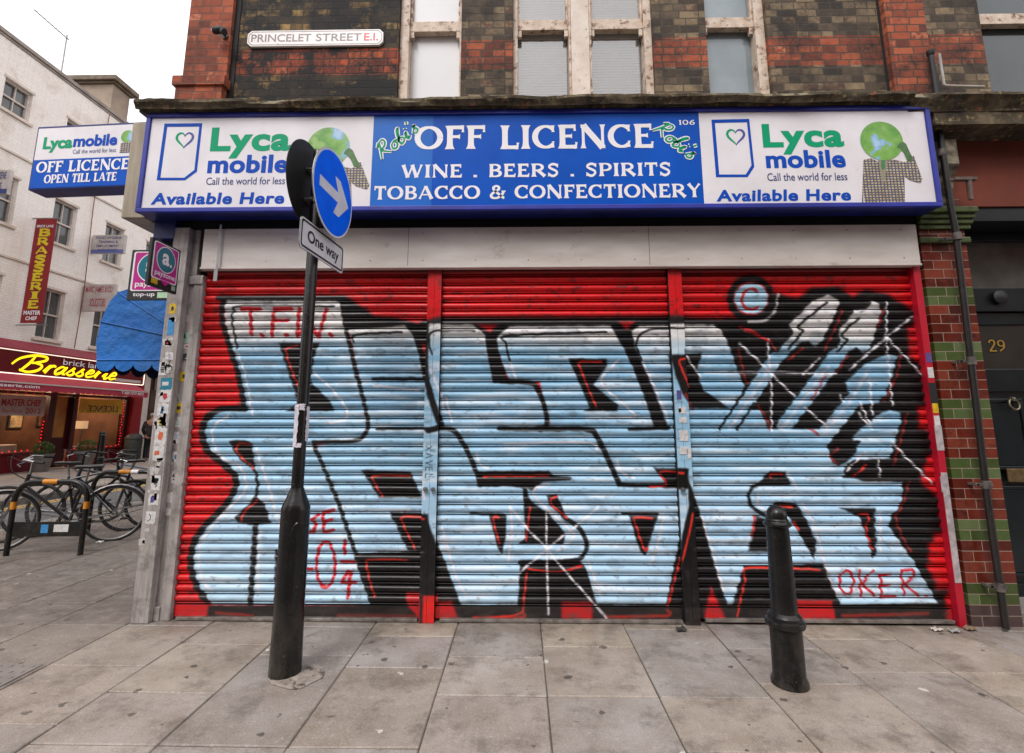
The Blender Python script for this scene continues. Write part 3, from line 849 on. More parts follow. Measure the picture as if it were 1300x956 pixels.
# ---- glazed tile pier between shop and door
TX0, TX1 = 3.305, 3.675
def rowz(py): return ZY(py, 3.98, 1200)
greens = [(rowz(382), rowz(357)), (rowz(455), rowz(430)), (rowz(527), rowz(500)), (rowz(602), rowz(577)), (rowz(682), rowz(655)), (rowz(766), rowz(738))]
print('green bands', greens, flush=True)
rh = (greens[0][1] - greens[5][0]) / 26.0
greens2 = [(round(a / .0755) * .0755, round(a / .0755) * .0755 + .151) for a, b in greens]
M['tile'] = brick('glazed_tile', [(0, '#43180f'), (.3, '#5c2116'), (.5, '#6d2a1c'), (.7, '#7d3a2a'), (1, '#4b1c14')], '#9a8474', None, greens2, [(0, '#38441f'), (.5, '#4a5a30'), (1, '#616e4a')], bw=.24, rh=.0755, ms=.006, glaze=.22, bumpd=.004, distort=.0008, basez=.15)
MB().box(TX0, TX1, 3.98, 4.5, 0, 3.33).build('tiled_pier', M['tile'], CB)
M['greenmould'] = mat('green_glazed_moulding', '#4d5a34', '#3c4728', rough=.25, scale=9)
z1 = ZY(304, 3.96, 1200)
MB().box(TX0 - .02, TX1 + .02, 3.95, 3.979, z1 - .03, z1 + .02).build('tile_moulding', M['greenmould'], CB, bevel=.008)
# moulded capital
z2 = ZY(262, 3.9, 1215)
cap = MB(); x0c, x1c = TX0 - .03, TX1 + .03
for a, b, d in ((0, .05, .09), (.05, .09, .065), (.09, .13, .045), (.13, .17, .025)):
    cap.box(x0c - .0 + (.11 - d) * .2, x1c + d * .35, 3.98 - d, 3.979, z2 - b, z2 - a - .001)
cap.build('pier_capital', M['greenmould'], CB, bevel=.008)
# carved console above the capital
cb_ = MB(); xc = XY(1200, 3.86, 220)
prof = [(3.98, z2 + .0), (3.84, z2 + .002), (3.8, z2 + .06), (3.79, z2 + .16), (3.76, z2 + .27), (3.7, z2 + .35), (3.7, 3.79), (3.98, 3.79)]
n0 = len(prof)
cb_.add([(xc - .02, a + .15, b) for a, b in prof] + [(xc + .12, a + .15, b) for a, b in prof], [list(range(n0))[::-1], list(range(n0, 2 * n0))] + [(i, (i + 1) % n0, n0 + (i + 1) % n0, n0 + i) for i in range(n0)])
for q in range(4): cb_.box(xc + .02 + q * .022, xc + .03 + q * .022, 3.915, 3.95, z2 + .12, z2 + .24)
cb_.build('console_bracket', mat('peeling_stucco', '#8f8672', '#4a4032', rough=.8, scale=14, bump=.6), CB, bevel=.008)

# ---- red brown fascia over the door of number 29, and the doorway
MB().box(TX1 - .2, 9, 4.0, 4.5, ZY(262, 4.0, 1250), 3.859).build('door_fascia', mat('red_brown_render', '#74321d', '#602817', rough=.8, scale=1.5, dirt='#5c2718', dlo=.5, dhi=.8, dscale=2, bump=.3), CB)
M['door'] = mat('dark_teal_door', '#10191b', '#0c1214', rough=.3, scale=6)
YD = 4.3
zf = ZY(262, 4.0, 1250)
MB().box(TX1 + .001, 9, 4.02, 4.45, zf - .12, zf - .001).build('door_lintel', M['door'], CB)
MB().box(TX1 + 1.25, 9, 3.98, 4.5, 0, zf - .121).build('tiled_pier', M['tile'], CB)
def zd(py): return ZY(py, YD, 1265)
dl = TX1 + .001
DF = MB()
DF.box(dl, dl + .05, YD, YD + .1, 0, zf - .121).box(dl + 1.19, dl + 1.248, YD, YD + .1, 0, zf - .121)
DF.box(dl + .051, dl + 1.189, YD - .02, YD + .1, zd(396), zd(366)).box(dl + .051, dl + 1.189, YD + .001, YD + .1, zd(306), zf - .122)
dfr = DF.build('door_frame', M['door'], CB, bevel=.006)
MB().box(dl + .05, dl + 1.19, YD + .05, YD + .056, zd(366), zd(306)).build('transom_window', mat('dusty_dark_glass', '#63625c', '#4c4b47', rough=.12, scale=3), dfr)
# knob like boss on the transom rail
xk, zk = atY(1271, 377, YD - .05)
MB().lathe([(0, -.05), (.04, -.045), (.06, -.03), (.06, -.02), (.03, 0), (0, 0)], (xk, YD - .02, zk), 18, 'y').build('transom_boss', M['black_matt'], dfr, smooth=True)
DR = MB(); d0, d1 = dl + .052, dl + 1.188
DR.box(d0, d1, YD + .04, YD + .09, 0.02, zd(396) - .002)
door = DR.build('front_door', M['door'], CB)
mm = MB()
zt, zbm = zd(412), zd(468)
fr0 = d0 + .1
for a, b, c, d in ((d0, d1, zt, zd(396) - .003), (d0, d1, zd(497), zbm), (d0, d0 + .1, .02, zt), (d1 - .1, d1, .02, zt), (d0, d1, .02, .2)):
    mm.box(a + .0005, b - .0005, YD + .015, YD + .0395, c + .0005, d - .0005)
pz = [(.28, .93), (1.12, zd(497) - .09)]
for (a, b) in pz:
    for (p, q) in ((d0 + .16, d0 + .5), (d0 + .64, d1 - .16)):
        mm.box(p, q, YD + .02, YD + .039, a, b)
        for r_ in ((p - .03, q + .03, a - .03, a - .001), (p - .03, q + .03, b + .001, b + .03), (p - .03, p - .001, a, b), (q + .001, q + .03, a, b)):
            mm.box(r_[0], r_[1], YD + .01, YD + .039, r_[2], r_[3])
mm.build('door_panel', mat('teal_door_paint', '#131c1f', '#0d1416', rough=.28, scale=6), door, bevel=.006)
MB().box(d0 + .1, d1 - .1, YD + .028, YD + .034, zbm, zt).build('door_glass', mat('frosted_dark_glass', '#34322e', '#2a2825', rough=.15, scale=3), door)
tx = MB(); P = face_plane(YD + .02)
a_, b_ = XY(1257, YD, 438), XY(1279, YD, 438)
serif(tx, P, '29', (a_, b_, zd(446), zd(431)), n=0, bold=.8)
tx.build('house_number', mat('gold_leaf', '#a98436', rough=.4, metal=.3), door)
xr_, zr_ = atY(1286, 512, YD)
rg = MB().tube([(xr_ + .04 * math.cos(t * PI / 10), YD - .01 + .01 * math.sin(t * PI / 10), zr_ - .01 + .045 * math.sin(t * PI / 10)) for t in range(20)], .0085, 8, closed=True)
rg.lathe([(0, -.03), (.018, -.025), (.02, 0)], (xr_, YD + .01, zr_ + .035), 12, 'y')
rg.build('knocker', mat('tarnished_brass', '#9c9482', '#6f684f', rough=.35, metal=.8, scale=40), door, smooth=True)
xl0, zl0 = atY(1280, 612, YD); zl1 = zd(595)
MB().box(xl0, xl0 + .26, YD - .005, YD + .0095, zl0, zl1).build('letterbox', mat('old_brass', '#9a8460', '#7a6644', rough=.35, metal=.8, scale=20), door, bevel=.004)
MB().box(TX1, TX1 + 1.25, 3.99, 4.45, 0, .1).build('door_step', M['kerb'], CB, bevel=.01)
MB().box(TX1, TX1 + 1.3, 4.5, 4.55, 0, 4.0).build('door_backing', M['dark'], CB)
# ------------------------------------------------------------------ the painted roller shutters
def proj(X, Z, Y=4.02):
    Ri = np.array(R3.transposed())
    v = np.stack([X, np.full_like(X, Y), Z - CAM_H], -1) @ Ri.T
    return 650 + 630 * v[:, 0] / -v[:, 2], 433 - 630 * v[:, 1] / -v[:, 2]
def vnoise(x, y, seed):
    # smooth value noise
    r = np.random.RandomState(seed).rand(64, 64)
    xi = np.floor(x).astype(int); yi = np.floor(y).astype(int); fx = x - xi; fy = y - yi
    fx = fx * fx * (3 - 2 * fx); fy = fy * fy * (3 - 2 * fy)
    g = lambda a, b: r[a % 64, b % 64]
    return (g(xi, yi) * (1 - fx) + g(xi + 1, yi) * fx) * (1 - fy) + (g(xi, yi + 1) * (1 - fx) + g(xi + 1, yi + 1) * fx) * fy
def fbm(x, y, seed, o=4):
    s = 0; a = .5; t = 0
    for i in range(o):
        s = s + a * vnoise(x, y, seed + i); t += a; x = x * 2.03; y = y * 2.03; a *= .55
    return s / t
def dseg(x, y, a, b):
    ax, ay = a; bx, by = b; dx, dy = bx - ax, by - ay; L = dx * dx + dy * dy or 1e-9
    t = np.clip(((x - ax) * dx + (y - ay) * dy) / L, 0, 1)
    return np.hypot(x - ax - t * dx, y - ay - t * dy)
class Paint:
    def __init__(s, X, Z):
        px, py = proj(X, Z)
        s.x0, s.y0 = px, py
        s.x = px + (fbm(px / 9, py / 9, 3) - .5) * 2.2; s.y = py + (fbm(px / 9 + 7, py / 9, 5) - .5) * 2.2
        s.c = np.zeros((len(px), 3))
    def put(s, a, col, idx=None):
        if isinstance(col, (str, tuple)): col = np.array([int(col[i:i + 2], 16) for i in (1, 3, 5)]) / 255. if isinstance(col, str) else np.array(col)
        if idx is None: s.c = s.c * (1 - a[:, None]) + col * a[:, None]
        else:
            if col.ndim == 2: col = col[idx]
            s.c[idx] = s.c[idx] * (1 - a[:, None]) + col * a[:, None]
    def near(s, pts, m):
        xs = [p[0] for p in pts]; ys = [p[1] for p in pts]
        return np.nonzero((s.x > min(xs) - m) & (s.x < max(xs) + m) & (s.y > min(ys) - m) & (s.y < max(ys) + m))[0]
    def stroke(s, pts, w, col, soft=1.3, smooth=True, op=1.0):
        if smooth and len(pts) > 2: pts = catmull(pts, 5)
        i = s.near(pts, w + 5)
        if not len(i): return
        x, y = s.x[i], s.y[i]; d = np.full(len(i), 1e9)
        for a, b in zip(pts[:-1], pts[1:]): d = np.minimum(d, dseg(x, y, a, b))
        a = np.clip((w / 2 + soft - d) / (2 * soft), 0, 1); a = a * a * (3 - 2 * a)
        s.put(a * op, col, i)
    def fill(s, pts, col, soft=1.5, smooth=False, op=1.0):
        if smooth: pts = catmull(pts, 4, closed=True)
        i = s.near(pts, soft + 3)
        if not len(i): return
        x, y = s.x[i], s.y[i]; d = np.full(len(i), 1e9); ins = np.zeros(len(i), bool); n = len(pts)
        for k in range(n):
            a = pts[k]; b = pts[(k + 1) % n]
            d = np.minimum(d, dseg(x, y, a, b))
            if a[1] != b[1]:
                c = (a[1] > y) != (b[1] > y)
                ins ^= c & (x < (b[0] - a[0]) * (y - a[1]) / (b[1] - a[1]) + a[0])
        d = np.where(ins, -d, d)
        a = np.clip((soft - d) / (2 * soft), 0, 1); a = a * a * (3 - 2 * a)
        s.put(a * op, col, i)

def graffiti(X, Z):
    p = Paint(X, Z); x, y = p.x0, p.y0
    n1 = fbm(x / 40, y / 12, 11)[:, None]; n2 = fbm(x / 8, y / 4, 21)[:, None]; n3 = fbm(x / 90, y / 60, 31)[:, None]
    RED = np.array((.88, .05, .085)) * (1 - n1) + np.array((.74, .03, .06)) * n1
    BLK = '#131112'
    p.c[:] = RED
    # red darkened along the top strip and in random blotches
    a = np.clip((352 - y) / 8, 0, 1) * .65; p.put(a, (.33, .07, .07))
    p.put(np.clip((n2[:, 0] - .6) * 3, 0, .35), (.25, .05, .05))
    # letter fill colour: white fading to blue then paler blue
    base = np.zeros_like(p.c)
    for k in range(3):
        base[:, k] = np.interp(y + (n3[:, 0] - .5) * 14, [425, 447, 520, 590, 640, 790], [[.86, .53, .56, .62, .68, .72], [.85, .71, .735, .79, .82, .85], [.84, .82, .85, .89, .92, .935]][k])
    st1 = fbm(x / 55 + 3, y / 7 + 5, 91, 3)[:, None]; st2 = fbm(x / 26 + 8, y / 11, 95, 3)[:, None]
    F = base * (.9 + .14 * n1)
    F = F + np.clip((st1 - .5) * 2.0, 0, .55) * (np.array((.93, .93, .95)) - F)          # lighter passes of the can
    dk_ = np.clip((st2 - .6) * 2.2, 0, .22)
    F = F * (1 - dk_) + dk_ * np.array((.36, .42, .47))
    R_, T = p.stroke, p.fill
    D = lambda *q: list(q)
    # ---------- black masses
    T([(277, 377), (440, 377), (476, 402), (545, 408), (560, 403), (851, 402), (905, 404), (925, 420), (945, 470), (950, 500), (930, 522), (880, 520), (870, 470), (560, 440), (440, 420), (283, 392)], BLK, 4)
    T([(556, 430), (540, 540), (540, 430)], BLK, 2)
    T([(902, 407), (925, 402), (950, 406), (970, 395), (985, 372), (1012, 380), (1030, 366), (1065, 364), (1082, 378), (1100, 368), (1126, 374), (1170, 400), (1150, 415), (1150, 452), (1190, 470), (1190, 512), (1165, 520), (1168, 542), (1200, 560), (1178, 585), (1172, 612), (1200, 640), (1202, 670), (1180, 690), (1178, 725), (1206, 742), (1198, 780), (1180, 785), (880, 785), (860, 640), (868, 450), (890, 440)], BLK, 4)
    T([(925, 500), (1160, 400), (1160, 700), (930, 700)], BLK, 2)
    T([(540, 590), (600, 590), (600, 700), (875, 700), (875, 769), (846, 772), (540, 772)], BLK, 2)
    T([(470, 590), (545, 590), (545, 770), (455, 770)], BLK, 2)
    T([(845, 660), (900, 640), (900, 790), (845, 790)], BLK, 3)
    # ---------- fills, left panel
    L1 = [(283, 380), (425, 381), (434, 386), (443, 431), (452, 470), (468, 535), (460, 556), (430, 562), (400, 563), (424, 625), (442, 675), (471, 768), (270, 768), (249, 743), (242, 715), (246, 692), (260, 668), (286, 641), (299, 618), (297, 603), (273, 581), (262, 570), (257, 550), (262, 531), (280, 518), (312, 518), (301, 471), (289, 437)]
    T(L1, F)
    L2 = [(442, 417), (515, 413), (526, 424), (534, 450), (541, 478), (549, 500), (560, 538), (563, 620), (556, 650), (541, 700), (453, 704), (400, 566), (462, 556), (468, 535)]
    T(L2, F)
    # middle panel
    T([(546, 412), (600, 412), (616, 424), (618, 445), (628, 484), (650, 486), (675, 486), (692, 518), (700, 545), (745, 545), (770, 579), (786, 616), (866, 620), (868, 560), (872, 640), (860, 700), (846, 768), (757, 768), (744, 722), (735, 712), (660, 714), (658, 769), (584, 769), (556, 696), (541, 650)], F)
    T([(633, 447), (630, 428), (645, 414), (775, 413), (790, 440), (812, 478), (838, 545), (868, 545), (870, 620), (786, 616), (700, 545), (694, 520), (685, 484), (650, 486), (641, 471)], F)
    T([(802, 420), (812, 413), (906, 412), (916, 419), (927, 442), (937, 472), (946, 492), (942, 507), (929, 518), (965, 521), (965, 560), (870, 560), (838, 545), (825, 510), (812, 470)], F)
    # right panel
    T([(868, 521), (965, 521), (976, 545), (1040, 545), (1050, 562), (1066, 596), (1082, 607), (1100, 612), (1145, 612), (1150, 620), (1140, 650), (1128, 668), (1152, 694), (1190, 765), (1067, 768), (1055, 735), (1046, 716), (945, 719), (927, 778), (904, 709), (886, 642), (868, 600)], F)
    # ---------- arms of the last letter
    T([(1050, 374), (1066, 381), (1063, 393), (1058, 405), (1050, 419), (1045, 431), (1036, 439), (1026, 434), (1018, 434), (1011, 440), (990, 462), (975, 458), (987, 449), (998, 433), (1008, 424), (1005, 417), (1002, 412), (1016, 398), (1031, 383)], F, 1.5)
    R_([(984, 456), (929, 541)], 18, F, smooth=False)
    T([(1085, 393), (1093, 397), (1102, 393), (1107, 382), (1115, 386), (1119, 394), (1116, 408), (1112, 419), (1109, 431), (1105, 442), (1096, 448), (1086, 441), (1078, 446), (1066, 462), (1050, 458), (1061, 446), (1067, 435), (1066, 426), (1065, 419), (1078, 405)], F, 1.5)
    R_([(1062, 453), (997, 540)], 20, F, smooth=False)
    T([(1131, 450), (1139, 453), (1135, 467), (1133, 480), (1128, 490), (1124, 502), (1114, 512), (1092, 514), (1081, 504), (1073, 487), (1081, 478), (1096, 464), (1117, 453)], F, 1.5)
    R_([(1084, 508), (1040, 562)], 20, F, smooth=False)
    T([(1119, 524), (1131, 521), (1141, 524), (1145, 529), (1143, 540), (1138, 555), (1130, 582), (1080, 584), (1079, 565), (1088, 549), (1102, 538)], F, 1.5)
    R_([(1090, 565), (1064, 596)], 12, F)
    for q in ([(1050, 384), (1035, 396), (1018, 410), (1014, 416), (1019, 420), (1011, 431), (1001, 443)], [(1092, 404), (1073, 420), (1070, 428), (1075, 433), (1064, 446)], [(947, 494), (921, 533), (914, 545)], [(957, 512), (936, 545)]): R_(q, 3.2, BLK, 1)
    for q in ([(979, 466), (927, 543)], [(1051, 466), (992, 545)], [(1104, 468), (1078, 512), (1044, 552)]): R_(q, 4, '#d9d2da', 2, smooth=False, op=.65)
    # ---------- black shapes cut in the fills
    T([(354, 436), (405, 436), (398, 455), (394, 485), (421, 512), (424, 522), (363, 522), (379, 512)], BLK)
    R_([(277, 378), (436, 378)], 6, BLK); R_([(284, 380), (281, 400), (290, 437), (301, 471), (311, 518)], 6.5, BLK)
    R_([(311, 519), (280, 520), (261, 533), (257, 552), (263, 572), (282, 588), (298, 604), (298, 620), (286, 641), (259, 669), (245, 693), (242, 717), (249, 743), (262, 764)], 8, BLK)
    R_([(433, 382), (442, 431), (451, 468), (467, 535), (461, 553), (448, 560), (398, 561)], 5, BLK)
    R_([(398, 565), (424, 625), (442, 675), (472, 768)], 5, BLK)
    T([(434, 386), (476, 403), (545, 409), (545, 417), (515, 413), (442, 418)], BLK)
    R_([(518, 413), (528, 426), (536, 454), (541, 478)], 7, BLK)
    R_([(474, 481), (545, 481)], 4, BLK); R_([(478, 545), (545, 544)], 3.5, BLK)
    R_([(540, 470), (547, 500), (556, 528), (559, 541), (545, 546)], 8, BLK)
    T([(459, 597), (521, 599), (536, 632), (481, 632)], BLK)
    T([(495, 651), (545, 651), (548, 700), (518, 699)], BLK)
    T([(453, 704), (560, 700), (560, 770), (472, 770)], BLK)
    T([(292, 560), (316, 560), (321, 575), (323, 594), (311, 589), (299, 576)], BLK, smooth=True)
    R_([(322, 592), (327, 612), (325, 630)], 3.5, BLK)
    T([(325, 628), (336, 641), (344, 665), (319, 667), (301, 663), (299, 656), (314, 641)], BLK)
    R_([(325, 665), (322, 700), (318, 767)], 6.5, BLK); R_([(351, 700), (350, 768)], 4, BLK)
    for q in ([(424, 389), (309, 388), (296, 395), (295, 408), (301, 442)], [(449, 434), (451, 425), (510, 422)], [(550, 450), (546, 436), (548, 424), (563, 420), (603, 420)], [(647, 458), (643, 437), (647, 426), (770, 422)], [(815, 458), (808, 439), (812, 426), (828, 418), (867, 418)]):
        R_(q, 2.6, BLK, 1)
    # middle
    T([(599, 410), (650, 409), (645, 416), (631, 428), (633, 447), (641, 471), (645, 481), (652, 488), (626, 486), (618, 445), (616, 424)], BLK)
    R_([(628, 484), (673, 486), (684, 497), (692, 518), (694, 536), (686, 544), (634, 544)], 6, BLK)
    R_([(686, 545), (744, 545), (757, 554), (770, 579), (786, 614)], 6.5, BLK); R_([(786, 616), (868, 617)], 5, BLK)
    T([(775, 408), (812, 409), (800, 418), (800, 430), (815, 460), (832, 500), (848, 541), (832, 545), (820, 510), (805, 470), (790, 435)], BLK)
    R_([(849, 543), (799, 545)], 5, BLK)
    T([(722, 455), (770, 456), (771, 463), (754, 489), (785, 515), (783, 522), (741, 522), (749, 518)], BLK)
    R_([(561, 544), (579, 549), (596, 579), (605, 600), (610, 616)], 6, BLK)
    T([(603, 598), (697, 598), (703, 604), (726, 606), (724, 610), (690, 612), (674, 623), (662, 616), (607, 616)], BLK)
    R_([(607, 616), (660, 617), (668, 628)], 4, BLK)
    T([(664, 620), (676, 638), (697, 652), (718, 678), (715, 691), (658, 691), (667, 683)], BLK)
    T([(694, 629), (707, 628), (720, 659), (710, 652), (697, 640)], BLK)
    R_([(715, 655), (736, 672), (745, 690), (740, 706), (723, 712), (660, 714)], 5.5, BLK)
    T([(663, 714), (736, 712), (744, 722), (758, 770), (657, 770)], BLK)
    T([(621, 654), (643, 655), (642, 683), (637, 704), (632, 696)], BLK); R_([(598, 652), (640, 654)], 3, BLK)
    T([(799, 655), (835, 655), (830, 672), (820, 705), (813, 701)], BLK); R_([(790, 652), (835, 653)], 3, BLK)
    T([(829, 594), (872, 594), (872, 619), (836, 617), (845, 612)], BLK)
    T([(540, 649), (558, 696), (586, 770), (553, 772), (540, 754)], BLK)
    T([(868, 660), (846, 770), (880, 772), (884, 650)], BLK)
    # right
    T([(848, 452), (892, 448), (884, 472), (893, 495), (925, 518), (876, 518), (864, 500), (856, 478)], BLK)
    T([(977, 598), (997, 599), (1003, 614), (960, 616)], BLK)
    R_([(1003, 614), (962, 616), (951, 627), (955, 643), (972, 655)], 4, BLK)
    T([(986, 637), (1012, 640), (1024, 660), (1037, 690), (1034, 710), (1022, 690), (1010, 668), (1000, 655), (975, 646)], BLK)
    T([(960, 655), (978, 660), (975, 700), (950, 700)], BLK, 3)
    T([(1065, 645), (1111, 645), (1113, 706), (1108, 709), (1103, 689), (1091, 656)], BLK)
    T([(1050, 566), (1065, 558), (1092, 560), (1084, 580), (1065, 592), (1056, 586)], BLK)
    T([(1070, 607), (1091, 584), (1108, 586), (1116, 598), (1119, 607)], BLK)
    T([(1132, 585), (1150, 560), (1165, 560), (1165, 608), (1120, 606)], BLK)
    T([(945, 719), (1044, 719), (1065, 787), (927, 787)], BLK)
    T([(874, 640), (886, 642), (904, 709), (926, 780), (890, 790), (874, 790)], BLK)
    R_([(1150, 614), (1148, 640), (1133, 664), (1142, 680), (1164, 712), (1188, 752)], 8, BLK)
    R_([(868, 445), (868, 452), (858, 458)], 3, BLK)
    # ---------- rim of the shutters' foot
    T([(200, 769), (1240, 768), (1240, 800), (200, 800)], '#221d1d', 1.2)
    rr = '#c81a1f'
    T([(200, 760), (247, 756), (264, 768), (262, 788), (200, 790)], rr, 3)
    R_([(275, 778), (320, 782)], 4, '#8e2620', 2); R_([(430, 783), (530, 784)], 7, '#6f2420', 3)
    T([(515, 752), (534, 752), (534, 790), (528, 780), (516, 768)], rr, 2)
    T([(538, 754), (556, 754), (556, 800), (538, 800)], '#e0201c', 1.5)
    T([(556, 764), (574, 762), (582, 790), (556, 790)], rr, 3)
    T([(713, 764), (752, 764), (752, 786), (713, 786)], '#b81c1f', 3)
    R_([(600, 785), (660, 784), (664, 778)], 4, '#a82a22', 1.5); R_([(770, 783), (845, 782), (848, 775)], 4, '#98281f', 1.5)
    T([(903, 745), (922, 787), (893, 787)], rr, 3); T([(1012, 762), (1056, 762), (1062, 788), (1012, 788)], rr, 2)
    R_([(1070, 782), (1178, 779)], 4, '#8e2620', 2)
    # red edge of the right shutter
    for q in ([(1152, 415), (1172, 412), (1170, 455), (1154, 455)], [(1168, 516), (1188, 512), (1190, 541), (1168, 543)], [(1176, 583), (1198, 560), (1200, 622), (1184, 625), (1168, 612)], [(1188, 677), (1212, 680), (1212, 715), (1184, 712)], [(1178, 716), (1216, 718), (1219, 747), (1190, 748)], [(1202, 755), (1226, 755), (1228, 788), (1202, 788)]):
        T(q, rr, 4, op=.92)
    T([(606, 412), (632, 412), (622, 422)], rr, 3); T([(785, 408), (806, 408), (796, 418)], rr, 2); T([(505, 404), (540, 402), (532, 412)], rr, 2)
    # ---------- red inner lines
    RL = '#d63024'
    for q in ([(377, 439), (364, 444), (366, 458), (380, 494)], [(317, 564), (301, 564), (302, 576), (323, 595)], [(327, 635), (310, 650), (306, 662)], [(520, 604), (477, 604), (474, 610), (485, 630)], [(539, 657), (513, 656), (511, 664), (527, 697)], [(517, 711), (471, 711), (465, 718), (475, 757)], [(764, 459), (736, 460), (739, 473), (757, 517)], [(614, 605), (697, 604)], [(673, 644), (670, 668), (668, 687)], [(707, 630), (699, 634), (703, 643), (720, 657)], [(671, 722), (707, 726), (739, 718)], [(669, 727), (665, 760), (663, 777), (640, 783), (600, 785)], [(633, 657), (626, 659), (634, 691)], [(828, 658), (806, 657), (808, 668), (818, 697), (822, 696)], [(865, 600), (838, 599), (846, 615), (826, 618)], [(877, 651), (869, 691), (856, 738), (848, 770)], [(867, 456), (860, 461), (874, 492)], [(978, 606), (980, 602), (994, 602)], [(988, 643), (1006, 644)], [(1008, 662), (1014, 672)], [(1091, 654), (1103, 654), (1100, 675), (1108, 697)], [(936, 782), (946, 736), (951, 721), (1040, 723)], [(1100, 590), (1085, 605)], [(958, 655), (955, 680)]):
        R_(q, 2.6, RL, 1)
    for q in ([(1070, 393), (1060, 418), (1047, 445)], [(1122, 392), (1116, 415)], [(1076, 452), (1062, 474)], [(1143, 452), (1138, 480), (1123, 508)], [(1048, 478), (1030, 508)], [(1019, 442), (1000, 458)], [(963, 515), (972, 530), (978, 545)], [(938, 445), (946, 480), (950, 486)], [(1152, 525), (1146, 550), (1135, 590)], [(1155, 612), (1146, 640), (1138, 662), (1156, 700)], [(1065, 568), (1055, 580), (1064, 590)], [(945, 420), (975, 432), (985, 445)], [(1029, 545), (1040, 552)], [(868, 500), (880, 520)]):
        R_(q, 2.4, '#b82a22', 1.4, op=.85)
    # ---------- pale highlights
    HL = '#e3dbe0'
    for q in ([(398, 473), (421, 494), (440, 520), (437, 533), (415, 537)], [(301, 447), (310, 471), (321, 528)], [(290, 527), (272, 541), (270, 560), (279, 578), (303, 592), (312, 610), (308, 627), (280, 656), (256, 688), (252, 715), (258, 738), (270, 750)], [(325, 568), (343, 625), (356, 672)], [(331, 672), (328, 710), (328, 753)], [(785, 458), (764, 486), (803, 523), (799, 530), (744, 531)], [(817, 460), (849, 533)], [(647, 460), (655, 480)], [(566, 505), (574, 536)], [(647, 644), (650, 670), (645, 714)], [(697, 615), (680, 620), (681, 633), (723, 672), (726, 685), (707, 699)], [(561, 670), (578, 730), (592, 756)], [(747, 712), (762, 756)], [(842, 657), (836, 690), (825, 717)], [(605, 575), (610, 590), (620, 594)], [(783, 585), (790, 600), (805, 607)], [(640, 563), (745, 562), (758, 572)], [(475, 490), (532, 495)], [(536, 600), (540, 632)], [(890, 655), (905, 700), (918, 750)], [(1000, 600), (1012, 618)], [(962, 626), (962, 640), (972, 648)], [(1020, 640), (1035, 670), (1050, 725), (1064, 758)], [(1118, 650), (1118, 700)], [(548, 470), (560, 500), (562, 520)], [(870, 450), (890, 480)], [(1075, 598), (1098, 574)], [(1022, 400), (1050, 378)], [(1040, 455), (1020, 475)]):
        R_(q, 2.6, HL, 1.2, op=.95)
    R_([(460, 648), (520, 647)], 4, '#dfe6ec', 2, op=.7); R_([(1080, 613), (1130, 613)], 3, '#e8e4ea', 1.5, op=.7)
    # ---------- white spray rays
    for a, b in (((694, 651), (694, 696)), ((665, 667), (694, 696)), ((718, 678), (694, 698)), ((760, 644), (722, 676)), ((694, 696), (696, 780)), ((694, 698), (770, 785)), ((694, 698), (660, 727)), ((647, 644), (668, 669)),
                 ((1126, 384), (1126, 428)), ((1126, 428), (1133, 515)), ((1126, 428), (1164, 398)), ((1126, 428), (1184, 489)), ((1126, 428), (1079, 469)), ((1126, 430), (1100, 450)),
                 ((977, 472), (939, 436)), ((975, 431), (977, 472)), ((895, 473), (977, 472)), ((977, 472), (1062, 474)), ((977, 472), (1009, 504)), ((1022, 517), (1052, 543)), ((979, 475), (980, 547)), ((1132, 560), (1150, 580)), ((1150, 580), (1184, 614)), ((1104, 480), (1108, 527)), ((1092, 512), (1108, 545)), ((1118, 605), (1115, 585)), ((1066, 502), (1072, 510)), ((1090, 525), (1103, 540)), ((1085, 395), (1112, 392))):
        R_([a, b], 2.7, '#e9e7ee', 1.2, smooth=False, op=.92)
    # circled letter
    R_(arc(953.5, 379, 26, 26, 0, 360, 30), 8, BLK, 2.5, smooth=False); T(arc(953.5, 379, 21, 20, 0, 350, 24), '#a9cde0', 2)
    R_(arc(954, 380, 12, 13, -50, -310, 16), 3.2, '#c92a2a', 1, smooth=False)
    R_([(988, 374), (984, 395), (970, 407), (950, 409)], 3.5, '#c9c6c6', 1.5, op=.8)
    R_([(940, 415), (958, 422), (975, 433)], 2.5, rr, 1.5)
    # ---------- tags in red
    TG = '#c4101c'
    tags = [[(306, 392), (330, 392)], [(318, 392), (319, 425)], [(331, 425), (333, 426)], [(348, 392), (345, 426)], [(348, 392), (370, 392)], [(346, 407), (365, 407)], [(362, 425), (364, 425)], [(380, 392), (377, 427), (392, 409), (404, 428), (414, 393)], [(419, 424), (421, 426)],
            [(404, 654), (396, 660), (401, 667), (397, 676), (390, 675)], [(424, 648), (410, 651), (411, 676), (424, 673)], [(411, 662), (421, 660)], [(389, 722), (396, 722)], [(438, 687), (437, 703)], [(433, 713), (450, 714)], [(442, 725), (434, 740), (451, 740)], [(445, 727), (442, 759)]]
    for q in tags: R_(q, 4.4, '#c00c18', .9, smooth=False)
    R_(arc(413.5, 717, 12, 29, 0, 360, 26), 3.8, TG, .9, smooth=False)
    R_(arc(1075, 739, 9, 15, 0, 360, 20), 3, TG, .9, smooth=False)
    for q in ([(1091, 724), (1094, 757)], [(1108, 724), (1095, 741), (1111, 757)], [(1118, 731), (1119, 759)], [(1117, 731), (1132, 729)], [(1118, 744), (1131, 743)], [(1119, 759), (1138, 758)], [(1144, 724), (1148, 756)], [(1144, 724), (1158, 723), (1162, 731), (1148, 741), (1167, 757)], [(1176, 757), (1178, 757)]): R_(q, 3, TG, .9, smooth=False)
    # small marker writing on the first post
    yy = 566
